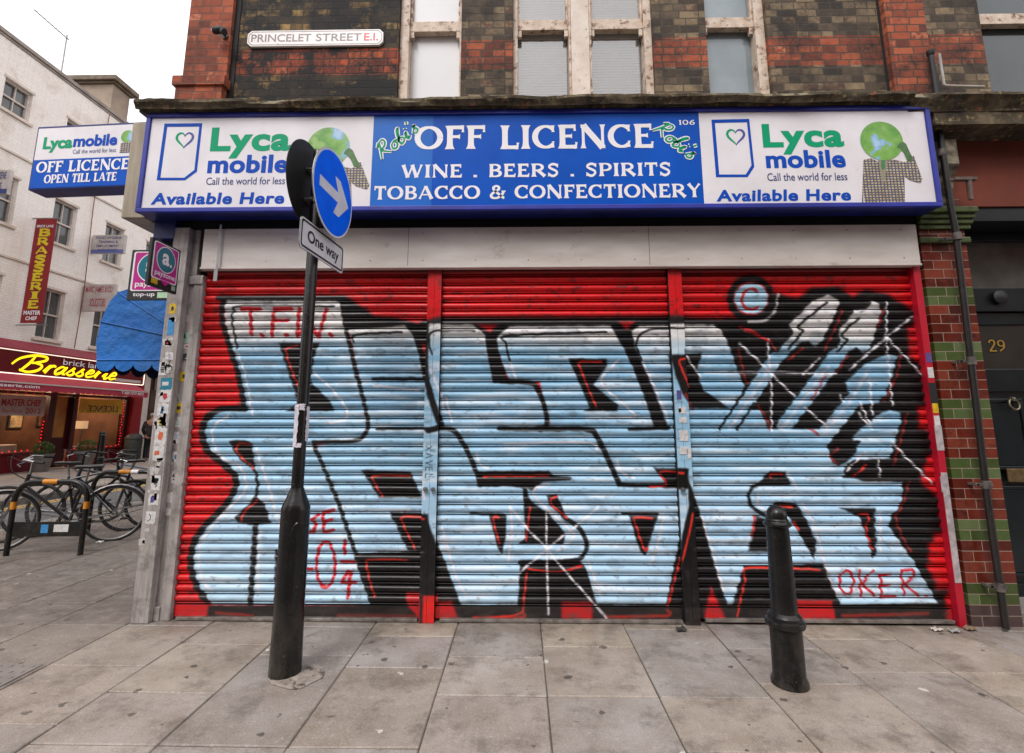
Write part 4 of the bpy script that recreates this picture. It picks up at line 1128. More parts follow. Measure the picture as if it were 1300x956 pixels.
    for ch in ([(0, 0), (8, 6)], [(8, 0), (0, 6)], [(0, 9), (8, 12), (0, 15)], [(2, 11), (6, 11)], [(8, 18), (0, 21), (8, 24)], [(0, 26), (8, 26)], [(0, 26), (0, 31)], [(4, 26), (4, 30)], [(8, 26), (8, 31)], [(8, 35), (0, 35), (0, 40)]):
        R_([(542 + a, yy + b) for a, b in ch], .9, '#1f2c3c', .6, smooth=False)
    # over-spray, dribbles and grime
    p.put(np.clip((n2[:, 0] - .66) * 4, 0, .3), (.32, .30, .30))
    foot = np.clip((y - 740) / 60, 0, 1) * np.clip((fbm(x / 22, y / 9, 41) - .42) * 3, 0, 1) * .5
    p.put(foot, (.36, .33, .31))
    c = np.clip(p.c, 0.01, 1)
    return np.where(c <= .04045, c / 12.92, ((c + .055) / 1.055) ** 2.4)

def paint_mat():
    k = NT('spray_painted_steel')
    a = k.new('ShaderNodeAttribute'); a.attribute_name = 'paint'
    c = k.mix(k.ramp(k.noise(3.2, 7, .7, sc=(1, 1, .25)), [(.56, (0, 0, 0, 1)), (.85, (.3, .3, .3, 1))]), a.outputs['Color'], '#3f3a39')
    c = k.mix(k.ramp(k.noise(55, 4, .6), [(.72, (0, 0, 0, 1)), (.76, (.5, .5, .5, 1))]), c, '#6a6462')
    k.col(c)
    k.link(k.math('ADD', k.math('MULTIPLY', k.noise(9, 5), .25), .24), k.p.inputs['Roughness'])
    k.p.inputs['Specular IOR Level'].default_value = .45
    k.bump(k.noise(120, 3), .12, .002)
    return k.m
M['painted'] = paint_mat()
def set_paint(o, cols):
    at = o.data.attributes.new('paint', 'FLOAT_COLOR', 'POINT')
    buf = np.ones((len(cols), 4), dtype=np.float32); buf[:, :3] = cols
    at.data.foreach_set('color', buf.ravel())
ZTOP = 2.76; PITCHZ = .0738
prof = []    # (dz, out) for one slat, from its top down
for i in range(9):
    t = i / 8; prof.append((.002 + .050 * t, .019 * math.sin(PI * t) ** .6))
prof += [(.0528, -.016), (.057, -.016), (.0576, .004), (.0616, .0075), (.0642, .0035), (.0654, -.016), (.0728, -.016)]
def shutter(x0, x1, label, railL, railR, bottom, dirtmask=None):
    T_ = thing('roller_shutter', label, 'shutter', ((x0 + x1) / 2, 4.03, 0), 'graffitied roller shutters of the shopfront')
    zs_ = []; outs = []; gro = []
    z = ZTOP; r = random.Random(int(x0 * 10))
    n = 0
    while z - PITCHZ > .085 + bottom:
        jit = r.uniform(-.0015, .0015)
        for dz, o_ in prof: zs_.append(z - dz); outs.append(o_ + jit); gro.append(1. if o_ < -.004 else 0.)
        z -= PITCHZ; n += 1
    nx = int((x1 - x0) / .0075)
    xs = np.linspace(x0, x1, nx)
    XX, ZZ = np.meshgrid(xs, np.array(zs_)); OO = np.repeat(np.array(outs)[:, None], nx, 1)
    sag = np.array([mnoise.noise(Vector((a * 1.3, 2, 1))) * .003 for a in xs])[None, :]
    dent = fbm(XX * 1.7 + 9, ZZ * 5 + 3, 77) * .005
    YY = 4.03 - OO + dent
    V = np.stack([XX.ravel(), YY.ravel() - 4.03, (ZZ + sag).ravel()], -1)
    V[:, 0] -= T_.location.x
    rows = len(zs_)
    idx = np.arange(rows * nx).reshape(rows, nx)
    a = idx[:-1, :-1].ravel(); b = idx[1:, :-1].ravel(); c = idx[1:, 1:].ravel(); d = idx[:-1, 1:].ravel()
    Fc = np.stack([a, b, c, d], -1)
    me = bpy.data.meshes.new('curtain')
    me.vertices.add(len(V)); me.vertices.foreach_set('co', V.astype(np.float32).ravel())
    me.loops.add(Fc.size); me.loops.foreach_set('vertex_index', Fc.astype(np.int32).ravel())
    me.polygons.add(len(Fc)); me.polygons.foreach_set('loop_start', np.arange(0, Fc.size, 4, dtype=np.int32)); me.polygons.foreach_set('loop_total', np.full(len(Fc), 4, dtype=np.int32))
    me.polygons.foreach_set('use_smooth', [True] * len(Fc))
    me.update(calc_edges=True); me.validate()
    me.materials.append(M['painted'])
    o = bpy.data.objects.new('curtain', me); COL.objects.link(o); o.parent = T_
    cols = graffiti(XX.ravel(), ZZ.ravel())
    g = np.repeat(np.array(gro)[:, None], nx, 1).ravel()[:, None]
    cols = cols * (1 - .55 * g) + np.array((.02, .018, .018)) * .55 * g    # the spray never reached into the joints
    set_paint(o, cols)
    # bottom rail: a plain painted steel strip and its aluminium edge
    def painted_grid(name, X0, X1, Z0, Z1, Yf, depth, st_=.0075, par=T_, bev=True, split=None):
        nx_ = max(int((X1 - X0) / st_), 3); nz_ = max(int((Z1 - Z0) / st_), 3)
        mb = MB()
        for j in range(nz_ + 1):
            for i in range(nx_ + 1):
                mb.v.append(Vector((X0 + (X1 - X0) * i / nx_, Yf, Z0 + (Z1 - Z0) * j / nz_)))
        w_ = nx_ + 1
        mb.f = [[j * w_ + i, j * w_ + i + 1, (j + 1) * w_ + i + 1, (j + 1) * w_ + i] for j in range(nz_) for i in range(nx_)]; mb.mi = [0] * len(mb.f)
        e = .0
        mb.add([(X0, Yf, Z0), (X0, Yf + depth, Z0), (X0, Yf + depth, Z1), (X0, Yf, Z1)], [(0, 3, 2, 1)])
        mb.add([(X1, Yf, Z0), (X1, Yf + depth, Z0), (X1, Yf + depth, Z1), (X1, Yf, Z1)], [(0, 1, 2, 3)])
        mb.add([(X0, Yf, Z1), (X1, Yf, Z1), (X1, Yf + depth, Z1), (X0, Yf + depth, Z1)], [(0, 1, 2, 3)])
        mb.add([(X0, Yf, Z0), (X1, Yf, Z0), (X1, Yf + depth, Z0), (X0, Yf + depth, Z0)], [(0, 3, 2, 1)])
        ob = mb.build(name, M['painted'], par)
        vv = np.array([tuple(v) for v in mb.v]); cc_ = graffiti(vv[:, 0], vv[:, 2]); cc_[-16:] = .018; set_paint(ob, cc_)
        return ob
    zb_ = z + .001
    br = painted_grid('bottom_rail', x0 + .001, x1 - .001, .018 + bottom, zb_, 4.022, .03)
    MB().box(x0 + .04, x1 - .01, 3.985, 4.021, .004 + bottom, .026 + bottom).build('bottom_edge', mat('scuffed_aluminium', '#a39c95', '#6e6762', rough=.4, metal=.6, scale=14), br, bevel=.003)
    for (a, b, bolt) in railL + railR:
        gr = painted_grid('guide_rail', a, b, 0.0, ZTOP - .03, 3.975, .06)
        if bolt:
            for zz in bolt:
                q = MB().lathe([(0, -.034), (.014, -.032), (.018, -.024), (.018, -.008), (.012, 0), (0, 0)], ((a + b) / 2, 3.9745, zz), 12, 'y')
                q.build('shutter_lock', M['steel'], gr, smooth=True)
    return T_
lz = ZY(621, 3.97, 555)
shutter(-2.655, -.77, 'left roller shutter with the red TFW letters and the signpost in front', [], [(-.768, -.7115, [lz])], 0.0)
shutter(-.652, 1.212, 'middle roller shutter with white spray rays between the two steel posts', [(-.7095, -.654, [lz])], [(1.216, 1.2695, [lz])], 0.0)
tR = shutter(1.33, 3.205, 'right roller shutter with the circled letter C and the OKER tag', [(1.2715, 1.3265, [])], [], .012)
# right guide rail: red, torn white tape and stickers
gr = MB().box(3.208, 3.262, 3.965, 4.06, 0, 2.74).build('guide_rail', mat('red_painted_rail', '#b9142c', '#a01226', rough=.4, scale=6, dirt='#5a3034', dlo=.62, dhi=.7, dscale=9), tR, bevel=.003)
tp_ = MB()
Pq = face_plane(3.965)
def zr(py): return ZY(py, 3.965, 1200)
tp_.box(3.2075, 3.2625, 3.9615, 3.9645, zr(572), zr(540)).box(3.21, 3.2585, 3.9615, 3.9645, zr(740), zr(600)).box(3.2, 3.25, 3.961, 3.9635, zr(625), zr(605))
tp_.build('torn_tape', mat('dirty_white_tape', '#b8aeb0', '#8f8688', rough=.6, scale=20), gr, bevel=.002)
for py, h, c in ((454, 12, 'purple'), (473, 13, 'white'), (517, 14, 'yellow'), (534, 12, 'white')):
    z = zr(py); MB().box(3.214, 3.257, 3.9625, 3.9645, z - h * .0032, z + h * .0032).build('sticker', stk[c], gr)
z1_, z0_ = zr(486), zr(512)
MB().box(3.2072, 3.2628, 3.9622, 3.9648, z0_, z1_).build('black_tape', M['black_matt'], gr)
# stickers on the second post
par = [o for o in bpy.data.objects if o.name.startswith('guide_rail') and o.parent and abs(o.parent.location.x - (-.652 + 1.212) / 2) < .01][-1]
for px, py, w_, h, c in ((862, 501, 7, 11, 'purple'), (866, 521, 11, 8, 'white'), (863, 521, 4, 5, 'yellow'), (867, 533, 12, 7, 'white'), (868, 553, 13, 13, 'white'), (868, 572, 12, 9, 'white'), (875, 576, 6, 12, 'white')):
    x, z = atY(px, py, 3.974); s_ = 3.95 / 630
    MB().box(x - w_ * s_ / 2 * .8, x + w_ * s_ / 2 * .8, 3.9715, 3.9742, z - h * s_ / 2, z + h * s_ / 2).build('sticker', stk[c], par)
# loose strip of steel hanging from the sign at the left, threshold
x, z = atY(277, 320, 3.9)
t = thing('hanging_metal_strip', 'thin grey metal strip hanging below the long shop sign at its left end', 'metal strip', (x, 3.9, z))
zz1 = ZY(285, 3.9, 277); zz0 = ZY(357, 3.9, 276)
MB().box(x - .009, x + .009, 3.9, 3.904, zz0 + .1, zz1).box(x - .02, x + .012, 3.899, 3.905, zz0, zz0 + .1).build('strip', mat('dull_zinc', '#9c9c9f', '#86868a', rough=.4, metal=.5), t, bevel=.001)
# ------------------------------------------------------------------ long illuminated shop sign
YS = 3.74
SX0, SX1, SZ0, SZ1 = -3.105, 3.314, 3.152, SZ1_
SG = thing('shop_sign', 'long blue and white off licence fascia sign under the stone cornice', 'sign', (0, YS, SZ0))
cab = MB()
fw = .038
cab.box(SX0, SX1, YS - .012, YS + .03, SZ1 - fw, SZ1).box(SX0, SX1, YS - .012, YS + .03, SZ0, SZ0 + fw)
cab.box(SX0, SX0 + fw, YS - .012, YS + .03, SZ0 + fw, SZ1 - fw).box(SX1 - fw, SX1, YS - .012, YS + .03, SZ0 + fw, SZ1 - fw)
cabo = cab.build('frame', M['blue_frame'], SG, bevel=.005)
MB().box(SX0 + .002, SX1 - .002, YS + .031, YS + .185, SZ0 + .004, SZ1 - .004).build('cabinet', M['blue_dark'], SG, bevel=.004)
MB().box(SX0 + .02, SX0 + .2, YS + .186, 4.06, SZ0 - .15, SZ0 + .2).build('side_casing', M['blue_dark'], SG, bevel=.004)
def sx(px): return XY(px, YS, 205)
YPN = YS + .004
def pane(a, b, m): return MB().box(a, b, YPN, YPN + .02, SZ0 + fw + .001, SZ1 - fw - .001).build('face_panel', M[m], SG)
xa, xb, xc_ = sx(472), sx(549), sx(891)
pL = pane(SX0 + fw + .001, xa - .001, 'white_sign'); pM1 = pane(xa, xb - .001, 'blue_pale'); pM2 = pane(xb, xc_ - .001, 'blue_sign'); pR = pane(xc_, SX1 - fw - .001, 'white_sign')
PS = face_plane(YPN)
def bx(x0, x1, y0, y1, Y=YPN):
    a = atY(x0, (y0 + y1) / 2, Y)[0]; b = atY(x1, (y0 + y1) / 2, Y)[0]
    zc = (x0 + x1) / 2
    return (a, b, atY(zc, y1, Y)[1], atY(zc, y0, Y)[1])
def brandpanel(parent, dx, S_):
    # S_: list of px boxes measured for this panel
    q = MB(); text(q, PS, 'Lyca', bx(*S_['lyca']), bold=.04, space=1.08, n=.0015); q.build('lettering', M['print_green'], parent)
    q = MB(); text(q, PS, 'mobile', bx(*S_['mobile']), bold=.036, space=1.04, n=.0015)
    q.build('lettering', M['print_blue'], parent); q = MB()
    text(q, PS, 'Available Here', bx(*S_['avail']), bold=.036, shear=.07, space=1.08, n=.0015)
    q.build('lettering', M['print_blue'], parent); q = MB()
    # sim card outline
    pts = [atY(a, b, YPN) for a, b in S_['sim']]
    cxm = sum(p[0] for p in pts) / len(pts); czm = sum(p[1] for p in pts) / len(pts)
    inn = [(cxm + (a - cxm) * .845, czm + (b - czm) * .895) for a, b in pts]
    n = len(pts)
    vs = pts + inn
    q.add([PS[0] + PS[1] * a + PS[2] * b + PS[3] * .0015 for a, b in vs], [(i, (i + 1) % n, n + (i + 1) % n, n + i) for i in range(n)])
    q.build('sim_card_emblem', M['print_blue'], parent)
    q = MB(); text(q, PS, 'Call the world for less', bx(*S_['tag']), bold=.008, n=.0015); q.build('lettering', M['print_navy'], parent)
    # two-tone heart
    hx, hz = atY(*S_['heart'], YPN); r = .075
    def heart(side):
        pts = []
        for i in range(25):
            t = PI * i / 24
            X = .9 * (math.sin(t) ** 3) * 1.0; Z = (13 * math.cos(t) - 5 * math.cos(2 * t) - 2 * math.cos(3 * t) - math.cos(4 * t)) / 16
            pts.append((hx + side * X * r, hz + Z * r))
        ws = [.004 + .016 * math.sin(PI * i / 24) ** 1.5 for i in range(25)]
        return pts, ws
    q = MB(); q.ribbon(PS, *heart(-1), .0015); q.build('heart_emblem', M['print_green'], parent)
    q = MB(); q.ribbon(PS, *heart(1), .0018); q.build('heart_emblem', mat('violet_print', '#3b3f95', rough=.3), parent)
M['globe'] = None
def globe_mat():
    k = NT('printed_globe')
    v = k.pos()
    f = k.noise(5.2, 5, .5)
    c = k.ramp(f, [(.36, '#a9c8e4'), (.42, '#7fb0d2'), (.45, '#7fb04c'), (.6, '#4f9435'), (.68, '#8cb45c')])
    k.col(c); k.p.inputs['Roughness'].default_value = .3
    return k.m
M['globe'] = globe_mat()
def check_mat():
    k = NT('printed_check_cloth')
    x, y, z = k.sep(); cb = k.new('ShaderNodeCombineXYZ'); k.link(x, cb.inputs[0]); k.link(z, cb.inputs[1])
    b = k.new('ShaderNodeTexBrick'); b.offset = 0; b.squash = 1
    for n_, v_ in (('Scale', 1), ('Mortar Size', .005), ('Mortar Smooth', .1), ('Brick Width', .026), ('Row Height', .022)): b.inputs[n_].default_value = v_
    b.inputs['Color1'].default_value = lin('#cdbf98'); b.inputs['Color2'].default_value = lin('#a88f62'); b.inputs['Mortar'].default_value = lin('#474a63')
    k.link(cb.outputs[0], b.inputs['Vector']); k.col(b.outputs['Color']); k.p.inputs['Roughness'].default_value = .35
    return k.m
M['check'] = check_mat()
def figure(parent, ox, oy, sc=1, P=PS, Y=YPN, col=1.0):
    # printed picture: a checked jacket with a globe for a head; coordinates measured on the right hand panel
    def q(pts): return [atY(ox + (a - 1119) * sc, oy + (b - 179) * sc, Y) for a, b in pts]
    m = MB(); m.flat(P, q([(1096, 203), (1106, 201), (1118, 207), (1132, 202), (1148, 206), (1154, 203), (1153, 198), (1160, 198), (1171, 228), (1168, 233), (1154, 229), (1148, 224), (1149, 261), (1127, 261), (1122, 255), (1118, 261), (1098, 261), (1096, 240), (1096, 262), (1094, 262)]), .0012)
    m.build('printed_jacket', M['check'], parent)
    m = MB(); m.flat(P, q([(1114, 201), (1128, 201), (1121, 236)]), .0016); m.build('printed_shirt', mat('printed_grey', '#8f8a76', rough=.3), parent)
    m = MB(); m.flat(P, q([(1119, 203), (1123, 203), (1124, 214), (1120, 216), (1118, 211)]), .002)
    m.build('printed_tie', mat('printed_green_tie', '#3f7a44', rough=.4), parent); m = MB()
    m.flat(P, q([(1156, 205), (1151, 203), (1147, 194), (1142, 189), (1138, 188), (1140, 184), (1143, 181), (1146, 180), (1150, 183), (1153, 190), (1157, 198), (1159, 204)]), .0032)
    m.build('printed_hand', mat('printed_dark_green', '#4c7a3c', '#37602e', rough=.3, scale=30), parent)
    cx, cz = q([(1119, 179)])[0]; r = abs(q([(1119 + 27, 179)])[0][0] - cx)
    m = MB(); m.flat(P, [(cx + r * math.cos(t * PI / 20), cz + r * math.sin(t * PI / 20)) for t in range(40)], .003)
    m.build('printed_globe', M['globe'], parent)
brandpanel(pR, 0, dict(lyca=(968, 1071, 157, 196), mobile=(972, 1073, 190.5, 213.5), avail=(909, 1080, 240.5, 255.5), tag=(974, 1075.5, 219.5, 229.5),
           sim=[(903, 152), (951, 151), (957.5, 212), (949, 225), (909, 225)], heart=(934, 173)))
figure(pR, 1119, 179)
brandpanel(pL, 0, dict(lyca=(267.5, 369, 161.5, 201), mobile=(264, 366, 196.5, 220), avail=(192, 361, 244.5, 259.5), tag=(262, 362, 225, 234.5),
           sim=[(209, 157), (257, 156.5), (250, 218), (235, 229), (199, 229)], heart=(234.5, 177)))
figure(pL, 417, 187, 1.0)
for s_, b_ in (('OFF', (527, 618, 160, 189.5)), ('LICENCE', (635, 831, 158.5, 188.5)), ('WINE . BEERS . SPIRITS', (510, 852, 208, 224.5)), ('TOBACCO & CONFECTIONERY', (474, 890, 235, 252)), ('106', (861, 882, 152.5, 158.5))):
    q = MB(); serif(q, PS, s_, bx(*b_), bold=1.0); q.build('lettering', M['print_white'], pM2)
q = MB()
for wt, nn, key in ((.03, .0022, 'print_white'), (.013, .0034, 'print_green')):
    q = MB()
    script(q, PS, "Robi's", (lambda b: (b[0] - .01, b[1] + .0, (b[2] + b[3]) / 2 - .07, (b[2] + b[3]) / 2 + .07))(bx(474, 532, 150, 204)), wt, nn, rot=math.radians(40))
    script(q, PS, "Robi's", (lambda b: (b[0] - .01, b[1] + .01, (b[2] + b[3]) / 2 - .07, (b[2] + b[3]) / 2 + .07))(bx(830, 887, 150, 203)), wt, nn, rot=math.radians(-42))
    q.build('lettering', M[key], pM2)

# ------------------------------------------------------------------ side street sign box and the projecting sign
x0_ = atY(165, 205, 3.86)[0]
t = thing('side_fascia_sign', 'cream edged sign box running back along the side wall from the corner', 'sign', (SX0 - .05, 3.9, SZ0))
MB().box(x0_, SX0 - .004, 3.84, 9.0, SZ0 + .0, SZ1 - .01).build('cabinet', mat('cream_metal', '#a89c88', '#8d806c', rough=.5, scale=5, streak=(3, 3, .5)), t, bevel=.006)
MB().box(x0_ - .012, x0_ - .001, 3.9, 8.95, SZ0 + .05, SZ1 - .05).build('face_panel', M['blue_sign'], t)

ang = math.radians(3.5)
YP = 4.4
tl = atY(38, 158, YP); br_ = atY(180, 236, YP)
x0p, x1p = atY(36, 200, YP)[0], -3.3
z1p, z0p = atY(45, 158, YP)[1], atY(38, 239, YP)[1]
PJ = thing('projecting_sign', 'blue and white box sign jutting from the side wall over the street', 'sign', (x1p, YP, z0p))
PP = plane((x1p, YP - .05, 0), (math.cos(ang), -math.sin(ang), 0))
wdt = (x1p - x0p)
def ub(px): return (atY(px, 200, YP)[0] - x1p)
m = MB(); m.pbox(PP, -wdt, 0, z0p, z1p, -.18, 0); m.build('cabinet', M['blue_dark'], PJ, bevel=.006)
zsp = atY(100, 200.5, YP)[1]
m = MB(); m.pbox(PP, -wdt + .02, -.01, zsp, z1p - .025, .0005, .004); fpa = m.build('face_panel', M['white_sign'], PJ)
m = MB(); m.pbox(PP, -wdt + .02, -.01, z0p + .015, zsp - .001, .0005, .004); fpb = m.build('face_panel', M['blue_sign'], PJ)
def pbx(a, b, c, d): return (ub(a), ub(b), atY((a + b) / 2, d, YP)[1], atY((a + b) / 2, c, YP)[1])
m = MB(); text(m, PP, 'Lyca', pbx(48, 88, 172, 192), bold=.04, n=.006); m.build('lettering', M['print_green'], fpa)
m = MB(); text(m, PP, 'mobile', pbx(89, 148, 171, 186), bold=.04, n=.006); m.build('lettering', M['print_blue'], fpa)
m = MB(); text(m, PP, 'Call the world for less', pbx(90, 148, 189, 194.5), bold=.0, n=.006); m.build('lettering', M['print_navy'], fpa)
m = MB(); serif(m, PP, 'OFF LICENCE', pbx(44, 169, 203, 217), n=.006, bold=1.05); serif(m, PP, 'OPEN TILL LATE', pbx(57, 154, 220, 231), n=.006, bold=1.05); m.build('lettering', M['print_white'], fpb)
m = MB()
cxg, czg = ub(161), atY(161, 175, YP)[1]
m.flat(PP, [(cxg + .065 * math.cos(i * PI / 12), czg + .065 * math.sin(i * PI / 12)) for i in range(24)], .007); m.build('printed_globe', M['globe'], fpa)
m = MB(); m.flat(PP, [(cxg - .06, czg - .17), (cxg + .07, czg - .17), (cxg + .07, czg - .07), (cxg, czg - .055), (cxg - .06, czg - .07)], .006); m.build('printed_jacket', M['check'], fpa)
m = MB()
for zz in (z0p + .1, z1p - .1): m.box(x1p, SX0 - .0, YP + .0, YP + .04, zz, zz + .04)
m.build('bracket', M['black_matt'], PJ)

# ------------------------------------------------------------------ two pay point signs
M['magenta'] = mat('magenta_print', '#c02a8c', '#b02480', rough=.3, scale=6)
M['teal'] = mat('teal_print', '#136f83', rough=.3)
def payface(parent, P, u0, u1, v0, v1, n, top):
    w_ = u1 - u0; h_2 = v1 - v0
    def rr(a, b, c, d, r):
        pts = []
        for cx, cy, a0 in ((b - r, d - r, 0), (a + r, d - r, 90), (a + r, c + r, 180), (b - r, c + r, 270)): pts += arc(cx, cy, r, r, a0, a0 + 90, 5)
        return pts
    mgv = v0 + h_2 * .2
    a = MB().flat(P, rr(u0 + .06 * w_, u1 - .06 * w_, mgv - .01, v1 - .04 * h_2, .02), n); a.build('white_border', M['print_white'], parent)
    a = MB().flat(P, rr(u0 + .1 * w_, u1 - .1 * w_, mgv + .0, v1 - .06 * h_2, .015), n + .001); a.build('magenta_panel', M['magenta'], parent)
    cu_, cv_ = (u0 + u1) / 2, v0 + h_2 * .64; r = w_ * .31
    a = MB().flat(P, arc(cu_, cv_, r * 1.08, r * 1.08, 0, 354, 30), n + .002); text(a, P, 'payzone', (u0 + .16 * w_, u1 - .14 * w_, v0 + h_2 * .23, v0 + h_2 * .34), bold=.02, n=n + .002)
    if top: text(a, P, 'top-up', (u0 + .14 * w_, u0 + w_ * .62, v0 + h_2 * .05, v0 + h_2 * .14), bold=.015, n=n + .002)
    a.build('lettering', M['print_white'], parent)
    a = MB().flat(P, arc(cu_, cv_, r, r, 0, 354, 30), n + .003); a.build('emblem', M['teal'], parent)
    a = MB(); text(a, P, 'a', (cu_ - r * .45, cu_ + r * .35, cv_ - r * .45, cv_ + r * .5), bold=.03, n=n + .004); a.flat(P, arc(cu_ + r * .55, cv_ - r * .35, r * .12, r * .12, 0, 330, 11), n + .004); a.build('emblem_letter', M['print_white'], parent)
    if top:
        a = MB().flat(P, [(u0 + w_ * .68, v0 + h_2 * .04), (u0 + w_ * .95, v0 + h_2 * .04), (u0 + w_ * .95, v0 + h_2 * .15), (u0 + w_ * .68, v0 + h_2 * .15)], n + .001); a.build('emblem', mat('mint_print', '#9fd0a6', '#c9e3c4', rough=.3, scale=40), parent)
    else:
        a = MB().flat(P, [(u0 + w_ * .08, v0 + h_2 * .06), (u0 + w_ * .3, v0 + h_2 * .06), (u0 + w_ * .3, v0 + h_2 * .17), (u0 + w_ * .08, v0 + h_2 * .17)], n + .001); a.build('emblem', stk['yellow'], parent)
        a = MB().flat(P, [(u0 + w_ * .36, v0 + h_2 * .19), (u0 + w_ * .72, v0 + h_2 * .19), (u0 + w_ * .54, v0 + h_2 * .08)], n + .001); a.build('emblem', M['magenta'], parent)
        a = MB().flat(P, [(u0 + w_ * .78, v0 + h_2 * .05), (u0 + w_ * .92, v0 + h_2 * .05), (u0 + w_ * .92, v0 + h_2 * .15), (u0 + w_ * .78, v0 + h_2 * .15)], n + .001); a.build('emblem', stk['green'], parent)
YQ = 4.2
a0, a1 = atY(164, 350, YQ)[0], atY(221, 350, YQ)[0]; zq1, zq0 = atY(190, 317, YQ)[1], atY(190, 381, YQ)[1]
t = thing('payment_sign', 'square magenta and black top-up sign behind the slanted one, above the blue awning', 'sign', ((a0 + a1) / 2, YQ, zq0))
MB().box(a0, a1, YQ, YQ + .02, zq0, zq1).build('board', M['black_matt'], t, bevel=.004)
payface(t, face_plane(YQ), a0, a1, zq0, zq1, .002, True)
MB().box(a1, -3.09, YQ + .005, YQ + .015, zq1 - .1, zq1 - .06).build('bracket', M['steel'], t)
XQ = -2.78
ya, yb = atX(191, 330, XQ)[0], atX(227, 345, XQ)[0]
zt_ = atX(191, 299, XQ)[1]; zb_q = atX(188, 361, XQ)[1]
print('pay sign', ya, yb, zb_q, zt_, flush=True)
t = thing('payment_sign', 'magenta and black payment sign sticking out from the corner pilaster towards the street', 'sign', (XQ, (ya + yb) / 2, zb_q))
PQ = plane((XQ, 0, 0), (0, 1, 0), (1, 0, 0))
MB().box(XQ - .025, XQ, ya, yb, zb_q, zt_).build('board', M['black_matt'], t, bevel=.004)
payface(t, PQ, ya, yb, zb_q, zt_, .002, False)

# ------------------------------------------------------------------ blue hood awning on the side wall
YA1 = 4.6
pts = [atY(a, b, YA1) for a, b in ((165, 366), (150, 371), (139, 383), (128, 408), (122, 435), (123, 457))]
zv = pts[-1][1]
poly = [(-3.11, pts[0][1] + .16), (-3.4, pts[0][1] + .1)] + pts + [(-3.11, zv)]
AW = thing('hood_awning', 'bright blue scalloped canvas hood awning on the side of the corner shop', 'awning', (-3.11, YA1, zv))
M['canvas'] = mat('blue_canvas', '#0e6abb', '#0b5aa4', rough=.65, scale=4, bump=.7, bscale=6, bdist=.05, dirt='#2a5f96', dlo=.5, dhi=.75, dscale=3)
M['canvas_shaded'] = mat('shaded_blue_canvas', '#122a66', '#0e2152', rough=.7, scale=4)  # the blue canvas again, shade of the inner valances put into its colour
cm = MB()
n = len(poly); LY = 1.7
cm.add([(a, YA1, b) for a, b in poly], [list(range(n))])
cm.add([(a, YA1 + LY, b) for a, b in poly], [list(range(n))[::-1]])
for i in range(n - 2):
    p, q2 = poly[i], poly[i + 1]
    cm.add([(p[0], YA1, p[1]), (q2[0], YA1, q2[1]), (q2[0], YA1 + LY, q2[1]), (p[0], YA1 + LY, p[1])], [(0, 1, 2, 3)])
cm.build('canvas', M['canvas'], AW)
# scalloped valance all round
def valance(mb, A, B, drop, ns, th=.006, base=0):
    A, B = Vector(A), Vector(B); k = ns * 10
    d = (B - A)
    for i in range(k):
        t0, t1 = i / k, (i + 1) / k
        f = lambda t: base + drop * (.45 + .55 * (abs(math.sin(PI * t * ns)) ** .6))
        p, q2 = A + d * t0, A + d * t1
        mb.add([p, q2, q2 - Vector((0, 0, f(t1))), p - Vector((0, 0, f(t0)))], [(0, 1, 2, 3)])
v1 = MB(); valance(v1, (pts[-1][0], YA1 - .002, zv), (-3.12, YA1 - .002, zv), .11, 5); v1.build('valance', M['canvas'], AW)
v1 = MB(); valance(v1, (pts[-1][0] - .002, YA1, zv), (pts[-1][0] - .002, YA1 + LY, zv), .12, 8); valance(v1, (pts[-1][0], YA1 + LY + .002, zv), (-3.12, YA1 + LY + .002, zv), .12, 5); v1.build('valance', M['canvas_shaded'], AW)
rb = MB(); piv = Vector((-3.12, YA1 - .006, zv + .18))
for a, b in (poly[3], poly[4 + 1]):
    rb.tube([piv, (a, YA1 - .006, b)], .007, 6)
    rb.tube([(a, YA1 - .006, b), (a, YA1 + LY, b)], .007, 6)
rb.tube([(pts[-1][0], YA1 - .004, zv), (-3.12, YA1 - .004, zv)], .008, 6)
rb.build('frame_rib', M['canvas'], AW, smooth=True)

# ------------------------------------------------------------------ street name plate, security light
YN = 4.075
c = [atY(313, 60, YN), atY(486, 56, YN), atY(485, 37, YN), atY(313, 39, YN)]
a0, a1 = c[0][0], c[1][0]; z0n, z1n = (c[0][1] + c[1][1]) / 2, (c[2][1] + c[3][1]) / 2
t = thing('street_name_plate', 'white street name plate with cut corners reading Princelet Street E.1.', 'street sign', ((a0 + a1) / 2, YN, z0n))
def octo(a, b, c_, d, e): return [(a + e, c_), (b - e, c_), (b, c_ + e), (b, d - e), (b - e, d), (a + e, d), (a, d - e), (a, c_ + e)]
PN = face_plane(YN)
m = MB(); m.prism(PN, octo(a0, a1, z0n, z1n, .035), -.024, 0); m.build('plate', mat('white_enamel', '#e8e2e0', '#dcd5d2', rough=.3, scale=6, dirt='#9c8c7c', dlo=.64, dhi=.75, dscale=12), t, bevel=.003)
o1 = octo(a0 + .012, a1 - .012, z0n + .012, z1n - .012, .032); o2 = octo(a0 + .018, a1 - .018, z0n + .018, z1n - .018, .03)
gl = mat('grey_brown_enamel', '#6b5c5a', rough=.35)
m = MB(); m.add([PN[0] + PN[1] * p + PN[2] * q2 + PN[3] * .001 for p, q2 in o1 + o2], [(i, (i + 1) % 8, 8 + (i + 1) % 8, 8 + i) for i in range(8)])
text(m, PN, 'PRINCELET', (XY(319, YN, 49), XY(395, YN, 49), z0n + .045, z1n - .04), bold=.012, n=.0012)
text(m, PN, 'STREET', (XY(401, YN, 49), XY(459, YN, 49), z0n + .045, z1n - .04), bold=.012, n=.0012)
m.build('lettering', gl, t)
